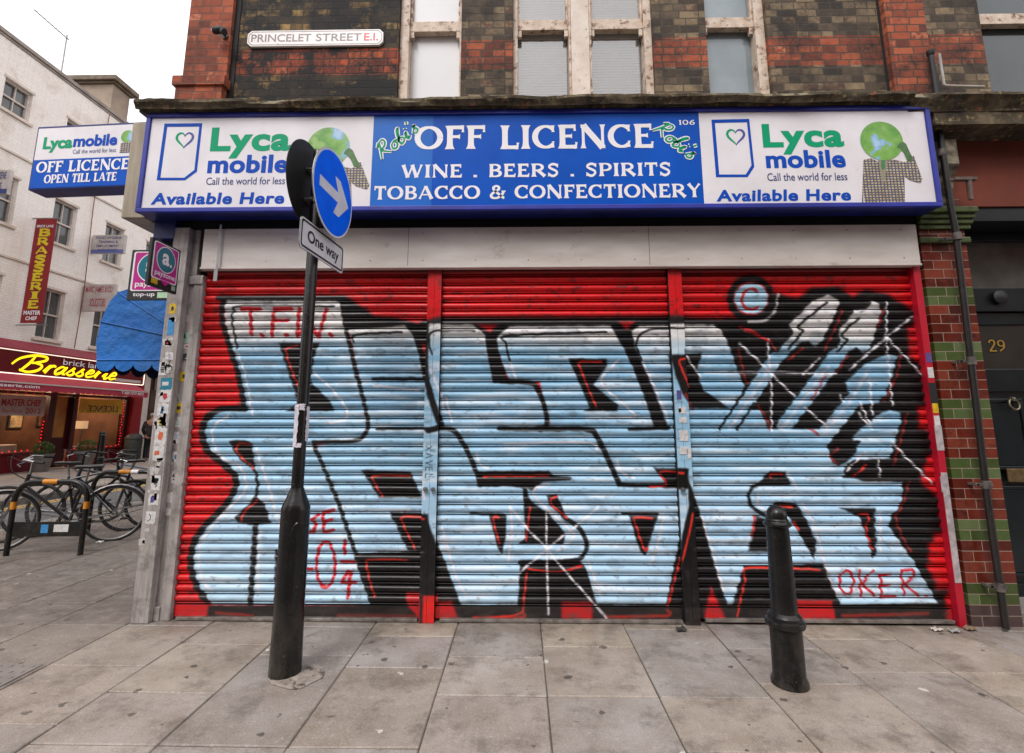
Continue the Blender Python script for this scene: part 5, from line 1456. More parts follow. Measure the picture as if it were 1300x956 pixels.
m = MB(); text(m, PN, 'E.I.', (XY(462, YN, 49), XY(480, YN, 49), z0n + .045, z1n - .04), bold=.018, n=.0012); m.build('lettering', mat('red_enamel', '#c8202c', rough=.35), t)

xq, zq = atY(278, 37, 3.95)
t = thing('security_light', 'small black spotlight with a clear lens on the red brick corner pier', 'light', (xq, 4.04, zq))
m = MB().tube([(xq + .0, 4.05, zq + .01), (xq + .0, 3.98, zq + .02), (xq - .01, 3.96, zq + .0)], .011, 8).lathe([(0, 0), (.03, 0), (.03, .012), (0, .012)], (xq, 4.035, zq + .01), 14, 'y')
m.build('bracket', M['black_matt'], t, smooth=True)
h = MB().tube([(xq - .055, 3.955, zq - .012), (xq - .04, 3.955, zq - .008), (xq + .02, 3.955, zq + .0), (xq + .05, 3.955, zq - .012)], [.028, .034, .032, .02], 14)
h.tube([(xq + .01, 3.955, zq - .01), (xq + .06, 3.94, zq - .04)], [.02, .03], 10)
hd = h.build('housing', M['black_matt'], t, smooth=True)
MB().tube([(xq - .062, 3.955, zq - .013), (xq - .0555, 3.955, zq - .012)], [.022, .026], 14).build('lens', mat('clear_lens', '#b7bcc0', rough=.1, metal=.6), hd, smooth=True)

# ------------------------------------------------------------------ drainpipes at the right
xp0 = atY(1192, 170, 3.86); xp1 = atY(1284, 800, 3.86)
print('pipe', xp0, xp1, flush=True)
xp = (xp0[0] + xp1[0]) / 2
t = thing('drainpipe', 'tall black cast iron drainpipe beside the tiled pier', 'drainpipe', (xp1[0], 3.88, 0))
top = atY(1189, 152, 3.86)[1]
m = MB().tube([(xp0[0], 3.85, top), (xp0[0], 3.85, 3.2), (xp0[0] + .02, 3.86, 3.0), (xp1[0] + .0, 3.9, .9), (xp1[0], 3.9, .02)], .023, 14)
m.build('pipe', mat('pipe_paint', '#151313', '#262220', rough=.45, scale=10, streak=(4, 4, .6), dirt='#6a5c52', dlo=.62, dhi=.72, dscale=8), t, smooth=True)
m = MB()
for zc in (top - .3, 2.95, 1.95, 1.02, .3):
    xx = xp0[0] if zc > 3 else xp0[0] + .02 + (xp1[0] - xp0[0] - .02) * (3 - zc) / 3
    m.lathe([(.022, -.03), (.03, -.03), (.03, .03), (.022, .03)], (xx, 3.855 if zc > 2.9 else 3.86 + .04 * (3 - zc) / 2.1 if zc > .9 else 3.9, zc), 14)
    m.box(xx - .075, xx + .055, 3.9, 3.925, zc - .012, zc + .012).box(xx - .07, xx - .045, 3.9, 3.979, zc - .01, zc + .01)
m.build('pipe_clip', mat('clip_iron', '#3b3634', '#6a625c', rough=.5, scale=20), t, smooth=False, bevel=.003)
a = atY(1208, 228, 3.84); b = atY(1238, 226, 3.84)
m = MB().tube([(xp0[0], 3.88, a[1]), (a[0], 3.85, a[1]), (b[0], 3.85, a[1] + .005)], .015, 8).tube([(b[0] - .045, 3.85, a[1] - .0), (b[0] - .05, 3.85, a[1] - .17)], [.02, .016], 8)
m.box(a[0] + .02, b[0] + .01, 3.83, 3.87, a[1] - .004, a[1] + .02)
m.build('branch_pipe', mat('rusty_iron', '#4b3f3a', '#6b5348', rough=.6, scale=20), t, smooth=True)
t = thing('overflow_pipe', 'short grey waste pipe rising from the cornice and turning right', 'waste pipe', (*[atY(1190, 110, 3.98)[0]], 3.98, 4.1))
p0, p1 = atY(1184, 66, 3.98), atY(1194, 112, 3.98); p2 = atY(1246, 113, 3.98)
m = MB().tube([(p0[0] - .01, 3.99, p0[1]), (p0[0] - .01, 3.99, 4.12)], .022, 10).lathe([(.022, -.05), (.03, -.04), (.03, 0), (.0, 0)], (p0[0] - .01, 3.99, p0[1] + .02), 12)
m.build('pipe', M['black_matt'], t, smooth=True)
m = MB().tube([(p0[0] + .045, 3.97, p0[1] - .03), (p0[0] + .045, 3.97, p1[1] + .03), (p0[0] + .06, 3.965, p1[1] + .012), (p0[0] + .09, 3.96, p1[1] + .005), (p2[0], 3.96, p2[1] + .005)], .012, 10)
m.build('pipe', mat('grey_plastic', '#a19c96', '#8b8580', rough=.5, scale=10), t, smooth=True)

# ------------------------------------------------------------------ signpost
BX, BY = -1.415, 3.222
SP = thing('signpost', 'black signpost with blue one way arrow disc before the left shutter', 'signpost', (BX, BY, 0))
def zpole(py, px=380): 
    r = ray(px, py); return CAM_H + r.z * BY / r.y
zsh1, zsh0 = zpole(619), zpole(643)
prof_ = [(.094, 0), (.093, .02), (.0885, .35), (.0865, zsh0 - .02), (.085, zsh0), (.078, zsh0 + .02), (.064, zsh0 + .05), (.05, (zsh0 + zsh1) / 2 + .03), (.043, zsh1 - .01), (.0405, zsh1)]
MB().lathe(prof_, (BX, BY, 0), 12).build('base_sleeve', M['black_paint'], SP, smooth=True)
ztp = zpole(192, 403)
MB().lathe([(.0375, zsh1 - .02), (.0375, ztp - .01), (.033, ztp), (0, ztp + .004)], (BX, BY, 0), 20).build('post', M['black_paint'], SP, smooth=True)
# raised inspection door on the sleeve
dm = MB()
zc, hh = (zpole(660) + zpole(775)) / 2, (zpole(660) - zpole(775)) / 2
oo = []
for i in range(28):
    t = 2 * PI * i / 28; u = .047 * math.cos(t); v = hh * (abs(math.sin(t)) ** .8) * (1 if math.sin(t) > 0 else -1)
    oo.append((u, v))
an0 = math.atan2(-BY, -BX) + .15
def wrap(u, v, r):
    a_ = an0 + u / .088; return (BX + r * math.cos(a_), BY + r * math.sin(a_), zc + v)
n_ = len(oo)
dm.add([wrap(u, v, .0885) for u, v in oo] + [wrap(u * .93, v * .98, .0925) for u, v in oo] + [wrap(0, v * .98, .0932) for u, v in oo], [(i, (i + 1) % n_, n_ + (i + 1) % n_, n_ + i) for i in range(n_)] + [(n_ + i, n_ + (i + 1) % n_, 2 * n_ + (i + 1) % n_, 2 * n_ + i) for i in range(n_)])
dm.build('inspection_door', M['black_paint'], SP)
phi = math.radians(84)
def signplane(off, up=0, ph=math.radians(86)): 
    U = Vector((math.cos(ph), math.sin(ph), 0)); N = Vector((math.sin(ph), -math.cos(ph), 0))
    return (Vector((BX, BY, 0)) + N * off, U, Vector((0, 0, 1)), N)
zc1 = zpole(243, 415)
PB = signplane(.125)
def disc(P, cz, r, n0, n1, m, name, par, k=48, cu=0): 
    mb = MB(); mb.prism(P, [(cu + r * math.cos(2 * PI * i / k), cz + r * math.sin(2 * PI * i / k)) for i in range(k)], n0, n1); return mb.build(name, m, par)
M['refl_blue'] = mat('reflective_blue', '#006aff', '#0060f4', rough=.5, scale=9, spec=.1)
M['refl_white'] = mat('reflective_white', '#dcdde2', '#cfd0d4', rough=.4, scale=9)
R_S = .305
zc1 = zpole(247, 420)
dsc = disc(PB, zc1, R_S, -.004, 0, M['steel'], 'sign_disc', SP)
disc(PB, zc1, R_S - .002, .0005, .0015, M['refl_white'], 'rim_band', dsc)
disc(PB, zc1, R_S - .017, .002, .0025, M['refl_blue'], 'sign_face', dsc)
a_ = MB(); L0, L1, hw = -.215, .235, .037
a_.flat(PB, [(L0, zc1 - hw), (.06, zc1 - hw), (.0, zc1 - .135), (.085, zc1 - .135), (L1, zc1), (.085, zc1 + .135), (.0, zc1 + .135), (.06, zc1 + hw), (L0, zc1 + hw)], .0035)
a_.build('arrow', M['refl_white'], dsc)
PK = signplane(-.06, ph=math.radians(87.5)); zc2 = zpole(236, 390)
dk = disc(PK, zc2, R_S, -.004, 0, M['black_matt'], 'sign_disc', SP)
dk['label'] = 'black back of the second round sign'
disc(PK, zc2, R_S - .01, -.0055, -.0045, M['refl_blue'], 'sign_face', dk)
ch = MB()
for dz in (.1, -.12):
    for P_, s_ in ((PK, 1),):
        O = P_[0]
        c0 = O + Vector((0, 0, zc2 + dz))
        ch.pbox(P_, -.05, .05, zc2 + dz - .011, zc2 + dz + .011, .0005, .018)
        for q_ in (-.052, .052):
            ch.tube([c0 + P_[1] * q_ + P_[3] * .004, c0 + P_[1] * q_ + P_[3] * .05], .007, 8)
            ch.tube([c0 + P_[1] * q_ + P_[3] * .05, c0 + P_[1] * q_ + P_[3] * .058], .012, 6)
    ch.lathe([(.038, -.014), (.046, -.014), (.046, .014), (.038, .014)], (BX, BY, zc2 + dz), 20)
ch.build('sign_clamp', M['steel'], SP)
# text plate
zpl = zpole(314, 409); PW_ = signplane(.075, ph=math.radians(85))
def rrect(a, b, c_, d, r):
    o = []
    for cx, cy, a0 in ((b - r, d - r, 0), (a + r, d - r, 90), (a + r, c_ + r, 180), (b - r, c_ + r, 270)): o += arc(cx, cy, r, r, a0, a0 + 90, 5)
    return o
hw_, hh_ = .305, .103
m = MB(); m.prism(PW_, rrect(-hw_, hw_, zpl - hh_, zpl + hh_, .03), -.005, 0); tp = m.build('text_plate', M['steel'], SP)
m = MB(); m.flat(PW_, rrect(-hw_ + .002, hw_ - .002, zpl - hh_ + .002, zpl + hh_ - .002, .029), .001); m.build('plate_face', M['refl_white'], tp)
o1 = rrect(-hw_ + .012, hw_ - .012, zpl - hh_ + .012, zpl + hh_ - .012, .024); o2 = rrect(-hw_ + .026, hw_ - .026, zpl - hh_ + .026, zpl + hh_ - .026, .016)
m = MB(); n_ = len(o1)
m.add([PW_[0] + PW_[1] * a + PW_[2] * b + PW_[3] * .002 for a, b in o1 + o2], [(i, (i + 1) % n_, n_ + (i + 1) % n_, n_ + i) for i in range(n_)])
text(m, PW_, 'One way', (-.215, .225, zpl - .06, zpl + .045), bold=.022, n=.0025)
m.build('lettering', M['black_matt'], tp)
m = MB(); m.lathe([(.038, -.02), (.045, -.02), (.045, .02), (.038, .02)], (BX, BY, zpl), 16); m.build('sign_clamp', M['steel'], SP)
# torn paper notice left on the tube
pn = MB(); zt1, zt0 = zpole(514, 388), zpole(566, 388)
def strip(a0, a1, z0, z1, r=.0392, jag=.01, sd=0):
    nu, nv = 8, 14; b = len(pn.v)
    for j in range(nv + 1):
        for i in range(nu + 1):
            e = (mnoise.noise(Vector((j * .6, sd, i * .2))) * .35) * (1 if i in (0, nu) else 0)
            a_ = an0 + math.radians(a0 + (a1 - a0) * (i / nu)) + e * .5
            rr_ = r + .004 * (1 + mnoise.noise(Vector((i * .5, j * .5, sd)))) * (1.6 if i in (0, nu) else .4)
            z = z0 + (z1 - z0) * j / nv + mnoise.noise(Vector((i * .8, sd + 3, 0))) * jag * (1 if j in (0, nv) else 0)
            pn.v.append(Vector((BX + rr_ * math.cos(a_), BY + rr_ * math.sin(a_), z)))
    for j in range(nv):
        for i in range(nu): pn.f.append([b + j * (nu + 1) + i, b + j * (nu + 1) + i + 1, b + (j + 1) * (nu + 1) + i + 1, b + (j + 1) * (nu + 1) + i]); pn.mi.append(0)
strip(-88, -38, zt0, zt1, sd=1); strip(28, 84, zt0 + .03, zt1 - .01, sd=5); strip(-70, 10, zt1 - .035, zt1 + .005, sd=8); strip(-80, 0, zt0 - .008, zt0 + .02, sd=12)
pn.build('torn_notice', mat('crumpled_paper', '#d9d3dc', '#c2bcc6', rough=.8, scale=30), SP, smooth=True)

# ------------------------------------------------------------------ bollards
def bollard(loc, label, sc=1, H=.985):
    t = thing('bollard', label, 'bollard', loc, 'cast iron bollards')
    r = 1.0
    x, y = 0, 0
    pr = [(.1, 0), (.1, .02), (.087, .05), (.086, .3), (.09, .305), (.106, .315), (.109, .33), (.104, .345), (.09, .352), (.0885, .36), (.092, .368), (.084, .378), (.073, .388), (.071, .4), (.062, .83), (.06, .862), (.07, .868), (.078, .876), (.077, .886), (.068, .893), (.063, .9), (.064, .906), (.058, .914)]
    m = MB().lathe([(a, b) for a, b in pr], loc, 28); m.build('shaft', M['black_paint'], t, smooth=True)
    m = MB().lathe([(.056, .912), (.0575, .93), (.054, .95), (.044, .968), (.027, .981), (.008, .986), (0, .9865)], loc, 28); m.build('cap', M['black_paint'], t, smooth=True)
    return t
b0 = bollard((1.545, 3.157, 0), 'black cast iron bollard in the foreground before the right shutter')
bxf = atZ(124, 601)
b1 = bollard((bxf[0], bxf[1], 0), 'black bollard across the side street in front of the restaurant')
b1.scale = (1.2, 1.2, 1.2)
# ------------------------------------------------------------------ cycle racks and bicycles
M['orange_band'] = mat('orange_tape', '#cf8215', '#b87412', rough=.5, scale=20)
M['white_band'] = mat('white_tape', '#d0cccb', rough=.5)
def rack(c, L, rz, label, bands, plate):
    t = thing('cycle_rack', label, 'bike rack', (c[0], c[1], 0), 'black tubular cycle racks')
    d = Vector((math.cos(rz), math.sin(rz), 0)); O = Vector((c[0], c[1], 0)); H = .8; r = .2
    pts = [O - d * L / 2] + [O - d * (L / 2) + Vector((0, 0, H - r))]
    for i in range(1, 9): a = PI / 2 * i / 8; pts.append(O - d * (L / 2 - r + r * math.cos(a)) + Vector((0, 0, H - r + r * math.sin(a))))
    k = len(pts); pts2 = [O + (O - p) + Vector((0, 0, 2 * p.z)) for p in pts]
    path = pts + [q for q in pts2[::-1]]
    MB().tube(path, .028, 12).build('hoop', M['black_paint'], t, smooth=True)
    for kind, a, b, mm in bands:
        if kind == 'top': p, q = O + d * a + Vector((0, 0, H)), O + d * b + Vector((0, 0, H))
        else: s_ = -1 if kind == 'left' else 1; p, q = O + d * s_ * L / 2 + Vector((0, 0, a)), O + d * s_ * L / 2 + Vector((0, 0, b))
        MB().tube([p, q], .0295, 12).build('reflective_band', M[mm], t, smooth=True)
    if plate:
        P = (O, d, Vector((0, 0, 1)), Vector((d.y, -d.x, 0)))
        m = MB().pbox(P, -L / 2 + .03, L / 2 - .03, .2, .36, -.006, .006); pl_ = m.build('crossplate', M['black_paint'], t, bevel=.003)
        m = MB().pbox(P, -.06, .02, .24, .33, .0065, .008); m.build('sticker', stk['blue'], pl_)
        m = MB().pbox(P, .08, .24, .25, .33, .0065, .008); m.build('sticker', stk['white'], pl_)
    return t
rack((-5.36, 5.78), .8, .06, 'nearest black cycle rack with orange bands and a cross plate', [('top', -.1, .06, 'orange_band'), ('left', .5, .58, 'orange_band'), ('right', .5, .58, 'orange_band')], True)
rack((-5.35, 6.85), .86, .04, 'rear black cycle rack with an orange and white band on its top bar', [('top', -.1, .05, 'orange_band'), ('top', .06, .16, 'white_band'), ('right', .42, .55, 'orange_band')], False)

def bike(rear, front, label, fcol, guard=None, silver=False, drop=False, steer=0.0, riser=0.0, lean=0.0):
    rear, front = Vector((*rear, 0)), Vector((*front, 0)); mid = (rear + front) / 2; dv = rear - front
    rz = math.atan2(dv.y, dv.x)
    T_ = Matrix.Translation(mid) @ Matrix.Rotation(rz, 4, 'Z') @ Matrix.Rotation(lean, 4, 'X')
    t = thing('bicycle', label, 'bicycle', tuple(mid), 'bicycles chained to the racks')
    RX, FX, Rr = .52, -.53, .335
    bb = (.09, 0, .28); sc_ = (.2, 0, .74); ht = (-.335, 0, .86); hb = (-.365, 0, .73)
    fm = mat('frame_paint', fcol, rough=.3, coat=.3)
    f = MB()
    f.tube([bb, sc_], .017, 8).tube([ht, hb], .021, 8).tube([(-.34, 0, .83), (.19, 0, .71)], .016, 8).tube([hb, bb], .019, 8)
    for s_ in (-1, 1):
        f.tube([(bb[0], .025 * s_, bb[2]), (RX, .06 * s_, Rr)], .01, 6).tube([(sc_[0], .02 * s_, sc_[2] - .02), (RX, .06 * s_, Rr)], .008, 6)
    fr_ = f.build('frame', fm, t, smooth=True, xf=T_)
    S_ = T_ @ Matrix.Translation((-.35, 0, 0)) @ Matrix.Rotation(steer, 4, 'Z') @ Matrix.Translation((.35, 0, 0))
    f = MB()
    for s_ in (-1, 1): f.tube([(-.367, .03 * s_, .72), (-.39, .055 * s_, .64), (-.46, .055 * s_, .5), (FX, .055 * s_, Rr)], .011, 6)
    f.tube([(-.367, -.03, .715), (-.367, .03, .715)], .014, 6)
    f.build('fork', fm if not silver else M['chrome'], t, smooth=True, xf=S_)
    hbm = M['chrome'] if silver else M['black_paint']
    h = MB(); zt2 = 1.0 + riser
    h.tube([(-.333, 0, .86), (-.325, 0, zt2 - .03)], .013, 8).tube([(-.325, 0, zt2 - .03), (-.4, 0, zt2)], .014, 8)
    h.tube([(-.27, -.3, zt2 + .0), (-.36, -.22, zt2 + .02), (-.4, -.08, zt2), (-.4, .08, zt2), (-.36, .22, zt2 + .02), (-.27, .3, zt2)], .012, 8)
    hb_ = h.build('handlebar', hbm, t, smooth=True, xf=S_)
    g = MB()
    for s_ in (-1, 1):
        g.tube([(-.27, .3 * s_, zt2), (-.18, .345 * s_, zt2 - .012)], .017, 8)
    g.build('grip', M['rubber'], hb_, smooth=True, xf=S_)
    g = MB()
    for s_ in (-1, 1): g.tube([(-.34, .2 * s_, zt2 + .0), (-.42, .24 * s_, zt2 - .03), (-.38, .31 * s_, zt2 - .05)], .006, 6)
    g.build('brake_lever', M['chrome'], hb_, smooth=True, xf=S_)
    c = MB()
    for s_ in (-1, 1): c.tube(catmull([(-.4, .18 * s_, zt2), (-.52, .12 * s_, zt2 + .05), (-.5, .03 * s_, zt2 - .12), (-.37, .02 * s_, .8)], 6), .0032, 5)
    c.build('brake_cable', M['black_matt'], hb_, smooth=True, xf=S_)
    for nm, cx, X_, in (('wheel', RX, T_), ('wheel', FX, S_)):
        rm = MB(); k = 40
        rm.tube([(cx + .312 * math.cos(2 * PI * i / k), 0, Rr + .312 * math.sin(2 * PI * i / k)) for i in range(k)], .0095, 6, closed=True)
        wh = rm.build('wheel', M['steel'] if guard or silver else M['black_matt'], t, smooth=True, xf=X_)
        ty = MB().tube([(cx + .329 * math.cos(2 * PI * i / k), 0, Rr + .329 * math.sin(2 * PI * i / k)) for i in range(k)], .0175, 8, closed=True)
        ty.build('tyre', M['rubber'], wh, smooth=True, xf=X_)
        sp = MB().tube([(cx, -.045, Rr), (cx, .045, Rr)], .016, 8)
        for i in range(28):
            a = 2 * PI * i / 28; s_ = .03 if i % 2 else -.03; a2 = a + (.5 if (i // 2) % 2 else -.5)
            sp.tube([(cx + .016 * math.cos(a2), s_, Rr + .016 * math.sin(a2)), (cx + .31 * math.cos(a), 0, Rr + .31 * math.sin(a))], .0013, 3, cap=False)
        sp.build('spokes', M['steel'], wh, xf=X_)
    if guard:
        for cx, a0, a1, X_ in ((RX, -.15, PI * .95, T_), (FX, .35, PI * .9, S_)):
            g = MB(); k = 20
            for i in range(k + 1):
                a = a0 + (a1 - a0) * i / k
                for s_, rr_ in ((-.026, .352), (-.016, .362), (.016, .362), (.026, .352)):
                    g.v.append(Vector((cx + rr_ * math.cos(a), s_, Rr + rr_ * math.sin(a))))
            for i in range(k):
                for j in range(3): g.f.append([i * 4 + j, i * 4 + j + 1, i * 4 + 5 + j, i * 4 + 4 + j]); g.mi.append(0)
            g.build('mudguard', guard, t, smooth=True, xf=X_)
    s_ = MB()
    s_.tube([(.2, 0, .74), (.225, 0, .9)], .013, 8)
    post = s_.build('seat_post', M['steel'], t, smooth=True, xf=T_)
    sd_ = MB(); k = 12; prof2 = [(.0, .012, .0), (.04, .02, .012), (.12, .03, .01), (.19, .062, .014), (.25, .075, .02), (.28, .06, .012), (.285, .0, .006)]
    rows = []
    for a, wd, hh2 in prof2:
        rows.append([(.08 + a, wd * math.cos(2 * PI * i / k), .925 + hh2 * .4 + (.016 * math.sin(2 * PI * i / k) if math.sin(2 * PI * i / k) > 0 else .03 * math.sin(2 * PI * i / k))) for i in range(k)])
    for r_ in rows: sd_.v += [Vector(p) for p in r_]
    for j in range(len(rows) - 1):
        for i in range(k): sd_.f.append([j * k + i, j * k + (i + 1) % k, (j + 1) * k + (i + 1) % k, (j + 1) * k + i]); sd_.mi.append(0)
    sd_.f.append(list(range(k))[::-1]); sd_.mi.append(0)
    sd_.build('saddle', mat('saddle_vinyl', '#232224', rough=.4), t, smooth=True, xf=T_)
    c = MB(); 
    c.tube([(bb[0] + .095 * math.cos(2 * PI * i / 28), -.045, bb[2] + .095 * math.sin(2 * PI * i / 28)) for i in range(28)], .004, 5, closed=True)
    for i in range(5): c.tube([(bb[0], -.045, bb[2]), (bb[0] + .092 * math.cos(i * 1.257), -.045, bb[2] + .092 * math.sin(i * 1.257))], .005, 4)
    c.tube([(bb[0], -.06, bb[2]), (bb[0] + .12, -.07, bb[2] - .12)], .009, 6).tube([(bb[0], .06, bb[2]), (bb[0] - .12, .07, bb[2] + .12)], .009, 6).tube([(bb[0], -.06, bb[2]), (bb[0], .06, bb[2])], .016, 8)
    cs = c.build('crankset', M['steel'], t, smooth=True, xf=T_)
    p = MB().box(bb[0] + .08, bb[0] + .16, -.16, -.07, bb[2] - .13, bb[2] - .11).box(bb[0] - .16, bb[0] - .08, .07, .16, bb[2] + .11, bb[2] + .13); p.build('pedal', M['rubber'], cs, xf=T_)
    c = MB().tube([(bb[0], -.045, bb[2] + .097), (RX, -.045, Rr + .04)], .004, 4).tube([(bb[0], -.045, bb[2] - .097), (RX, -.045, Rr - .04)], .004, 4)
    c.tube([(RX + .04 * math.cos(2 * PI * i / 14), -.045, Rr + .04 * math.sin(2 * PI * i / 14)) for i in range(14)], .004, 4, closed=True)
    c.build('chain', mat('oily_chain', '#4a4039', rough=.5, metal=.5), t, xf=T_)
    return t
alu = mat('scratched_mudguard', '#a9a5a6', '#6d6564', rough=.35, metal=.6, scale=14)
bike((-5.17, 6.44), (-6.04, 5.98), 'nearest bicycle, black frame with long scratched silver mudguards', '#1b1b1f', guard=alu, silver=True, steer=.15, riser=.03, lean=.04)
bike((-5.25, 7.25), (-6.1, 6.72), 'middle bicycle, dark frame with silver swept handlebar and bare black wheels', '#20232e', silver=False, steer=-.2, riser=.05, lean=-.05)
bike((-5.3, 8.0), (-6.25, 7.65), 'furthest bicycle, grey blue frame with black handlebar beside the rear rack', '#59606e', steer=.3, lean=.05)
bike((-6.35, 6.62), (-5.4, 6.98), 'black bicycle turned the other way between the two racks', '#141416', steer=.35, lean=.06, riser=-.04)
bike((-6.45, 6.3), (-7.3, 5.75), 'bicycle at the very left edge beside the nearest rack, mostly out of view', '#a9adb2', steer=.1, lean=-.04)

# ------------------------------------------------------------------ restaurant building across the side street
PWL = plane((XW, 0, 0), (0, 1, 0), (1, 0, 0))
M['whitewash'] = brick('white_painted_brick', [(0, '#efe6de'), (.5, '#f1e8e1'), (1, '#f4ece5')], '#ebe1d9', '#b8a08a', bw=.235, rh=.078, sootlo=.52, soothi=.85, sootscale=.9, bumpd=.003, ms=.008)
M['render'] = mat('cream_stone_trim', '#dccfc4', '#c6b7aa', rough=.8, scale=2)
M['sashpaint'] = mat('white_sash_paint', '#cfc5bc', '#bbafa5', rough=.6, scale=6)
RB = thing('restaurant_building', 'white painted brick building with a dark red restaurant front across the side street', 'building', (XW, 12, 0))
cols_ = [(8.6, 9.4), (10.6, 11.4), (12.5, 13.3), (14.45, 15.25), (16.4, 17.2), (18.3, 19.1)]
rows_ = [(3.95, 5.52), (7.0, 8.4), (10.2, 11.13)]
U0, U1, ZR = 6.0, 19.75, 12.3
wm = MB(); th = .3
zprev = 3.5
for (a, b) in rows_:
    wm.pbox(PWL, U0, U1, zprev, a, -th, 0)
    u = U0
    for (c_, d_) in cols_: wm.pbox(PWL, u, c_, a, b, -th, 0); u = d_
    wm.pbox(PWL, u, U1, a, b, -th, 0); zprev = b
wm.pbox(PWL, U0, U1, zprev, ZR, -th, 0)
wm.box(XW - 9, XW - th, U0, U0 + .3, 0, ZR).box(XW - 9, XW - th, U1 - .3, U1, 0, ZR)
wm.build('wall', M['whitewash'], RB)
MB().box(XW - 9, XW - .31, U0 + .31, U1 - .31, ZR - .3, ZR - .2).build('roof', M['mortar'], RB)
cp_ = MB().box(XW - .34, XW + .07, U0 - .03, U1 + .03, ZR, ZR + .12).box(XW - .33, XW + .03, U0 - .02, U1 + .02, ZR - .08, ZR - .001)
cp_.build('coping', mat('coping_stone', '#9a8f86', '#7f756d', rough=.8, scale=3), RB, bevel=.01)
for zz in (6.05, 9.05):
    MB().box(XW - .01, XW + .045, U0, U1, zz, zz + .06).build('string_course', M['render'], RB)
def far_window(c_, d_, a, b):
    f = MB(); w_ = .06
    f.pbox(PWL, c_ + .001, c_ + w_, a, b, -.2, -.08).pbox(PWL, d_ - w_, d_ - .001, a, b, -.2, -.08).pbox(PWL, c_ + w_, d_ - w_, b - w_, b - .001, -.2, -.08).pbox(PWL, c_ + w_, d_ - w_, a + .001, a + w_, -.2, -.08)
    mz = (a + b) / 2
    f.pbox(PWL, c_ + w_, d_ - w_, mz - .025, mz + .025, -.17, -.1)
    mu = (c_ + d_) / 2; f.pbox(PWL, mu - .012, mu + .012, a + w_, mz - .025, -.17, -.12).pbox(PWL, mu - .012, mu + .012, mz + .025, b - w_, -.15, -.1)
    fo = f.build('window', M['sashpaint'], RB)
    p = MB().pbox(PWL, c_ + w_, d_ - w_, a + w_, b - w_, -.165, -.16); p.build('pane', M['farglass'], fo)
    s = MB().pbox(PWL, c_ - .08, d_ + .08, a - .08, a - .001, -.1, .07); s.build('sill', M['render'], fo)
    s = MB().pbox(PWL, c_ - .05, d_ + .05, b + .001, b + .07, -.05, .02); s.build('lintel', M['render'], fo)
M['farglass'] = mat('sash_glass', '#5e6060', '#484a4b', rough=.12, scale=1.3, spec=.7)
for c_, d_ in cols_:
    for a, b in rows_: far_window(c_, d_, a, b)
# weather stains are in the brick; rooftop block behind
MB().box(-16.95, -15.5, 16.9, 17.7, ZR - .4, 14.15).build('roof_block', mat('buff_render', '#9b8a78', '#87776a', rough=.85, scale=2), RB)
MB().box(-17.1, -15.38, 16.8, 17.8, 14.15, 14.22).box(-17.2, -15.28, 16.7, 17.9, 14.221, 14.42).build('roof_block_cornice', mat('sooty_coping', '#5e5246', '#7c6d5c', rough=.85, scale=4), RB, bevel=.03)
# television aerial
ab = atX(77, 97, -15.0); at_ = atX(83, 47, -15.0); bo = atX(49, 17, -15.0)
t = thing('television_aerial', 'thin grey television aerial on the roof of the white building', 'aerial', (-15.0, ab[0], ZR - .2))
m = MB().tube([(-15, ab[0], ZR - .2), (-15, ab[0], at_[1] + .1)], .022, 6); m.build('mast', M['steel'], t)
m = MB(); e0, e1 = Vector((-15, ab[0] + .08, at_[1] + .0)), Vector((-15, bo[0] - .15, bo[1]))
m.tube([e0, e1], .016, 6)
for i in range(9):
    p = e0 + (e1 - e0) * (i + .5) / 9; m.tube([p + Vector((-.16, 0, 0)), p + Vector((.16, 0, 0))], .006, 4)
m.build('boom', M['steel'], t)

for lab, pts_ in (('thin dark cable sagging across the white building below the first floor windows', [(6.2, 3.72), (9.5, 3.66), (13, 3.72), (15.8, 3.65), (19.5, 3.74)]), ('rust coloured cable stapled up the white building between two window columns', [(15.75, 3.8), (15.8, 6.0), (15.72, 9.0), (15.85, 12.2)])):
    t = thing('cable', lab, 'cable', (XW + .06, pts_[0][0], pts_[0][1]))
    MB().tube(catmull([(XW + .07, a, b) for a, b in pts_], 6), .014, 5).build('wire', mat('cable_sheath', '#3c302a' if 'dark' in lab else '#7d4a34', rough=.6), t, smooth=True)
# ---- the restaurant's shopfront
M['maroon'] = mat('maroon_paint', '#6b101c', '#5a0d17', rough=.35, scale=3)
M['maroon_dark'] = mat('dark_maroon_paint', '#3f0a12', '#33080e', rough=.35, scale=3)
M['redpost'] = mat('red_post_paint', '#8e1420', '#7a101a', rough=.3, scale=3)
M['pinkcanvas'] = mat('faded_red_canvas', '#a5243c', '#93203a', rough=.7, scale=3)
M['neon'] = emis('neon_white_tube', '#fff0dc', .7)
M['neon_yellow'] = emis('lit_yellow_letters', '#ffdc10', .6)
M['fairy'] = emis('red_fairy_light', '#e81425', 1.0)
zf0, zf1 = 2.8, 3.42
XS = XW + .3
def uat(px, py, X=XS): return atX(px, py, X)
SF = MB()
SF.pbox(PWL, 6, 19.3, 3.25, 3.499, .0, .05)
SF.build('shop_lintel', M['maroon'], RB)
# raking lead roof above the fascia
rf = MB().add([(XW + .001, 6, 3.78), (XW + .001, 18.95, 3.78), (XS + .08, 18.95, 3.5), (XS + .08, 6, 3.5)], [(0, 1, 2, 3)])
rf.add([(XW + .001, 18.95, 3.78), (XS + .08, 18.95, 3.5), (XW + .001, 18.95, 3.5)], [(0, 1, 2)]).box(XW + .001, XS + .08, 6, 18.95, 3.46, 3.499)
rf.build('canopy_roof', mat('faded_pink_red', '#8f2a38', '#7c2230', rough=.6, scale=2), RB)
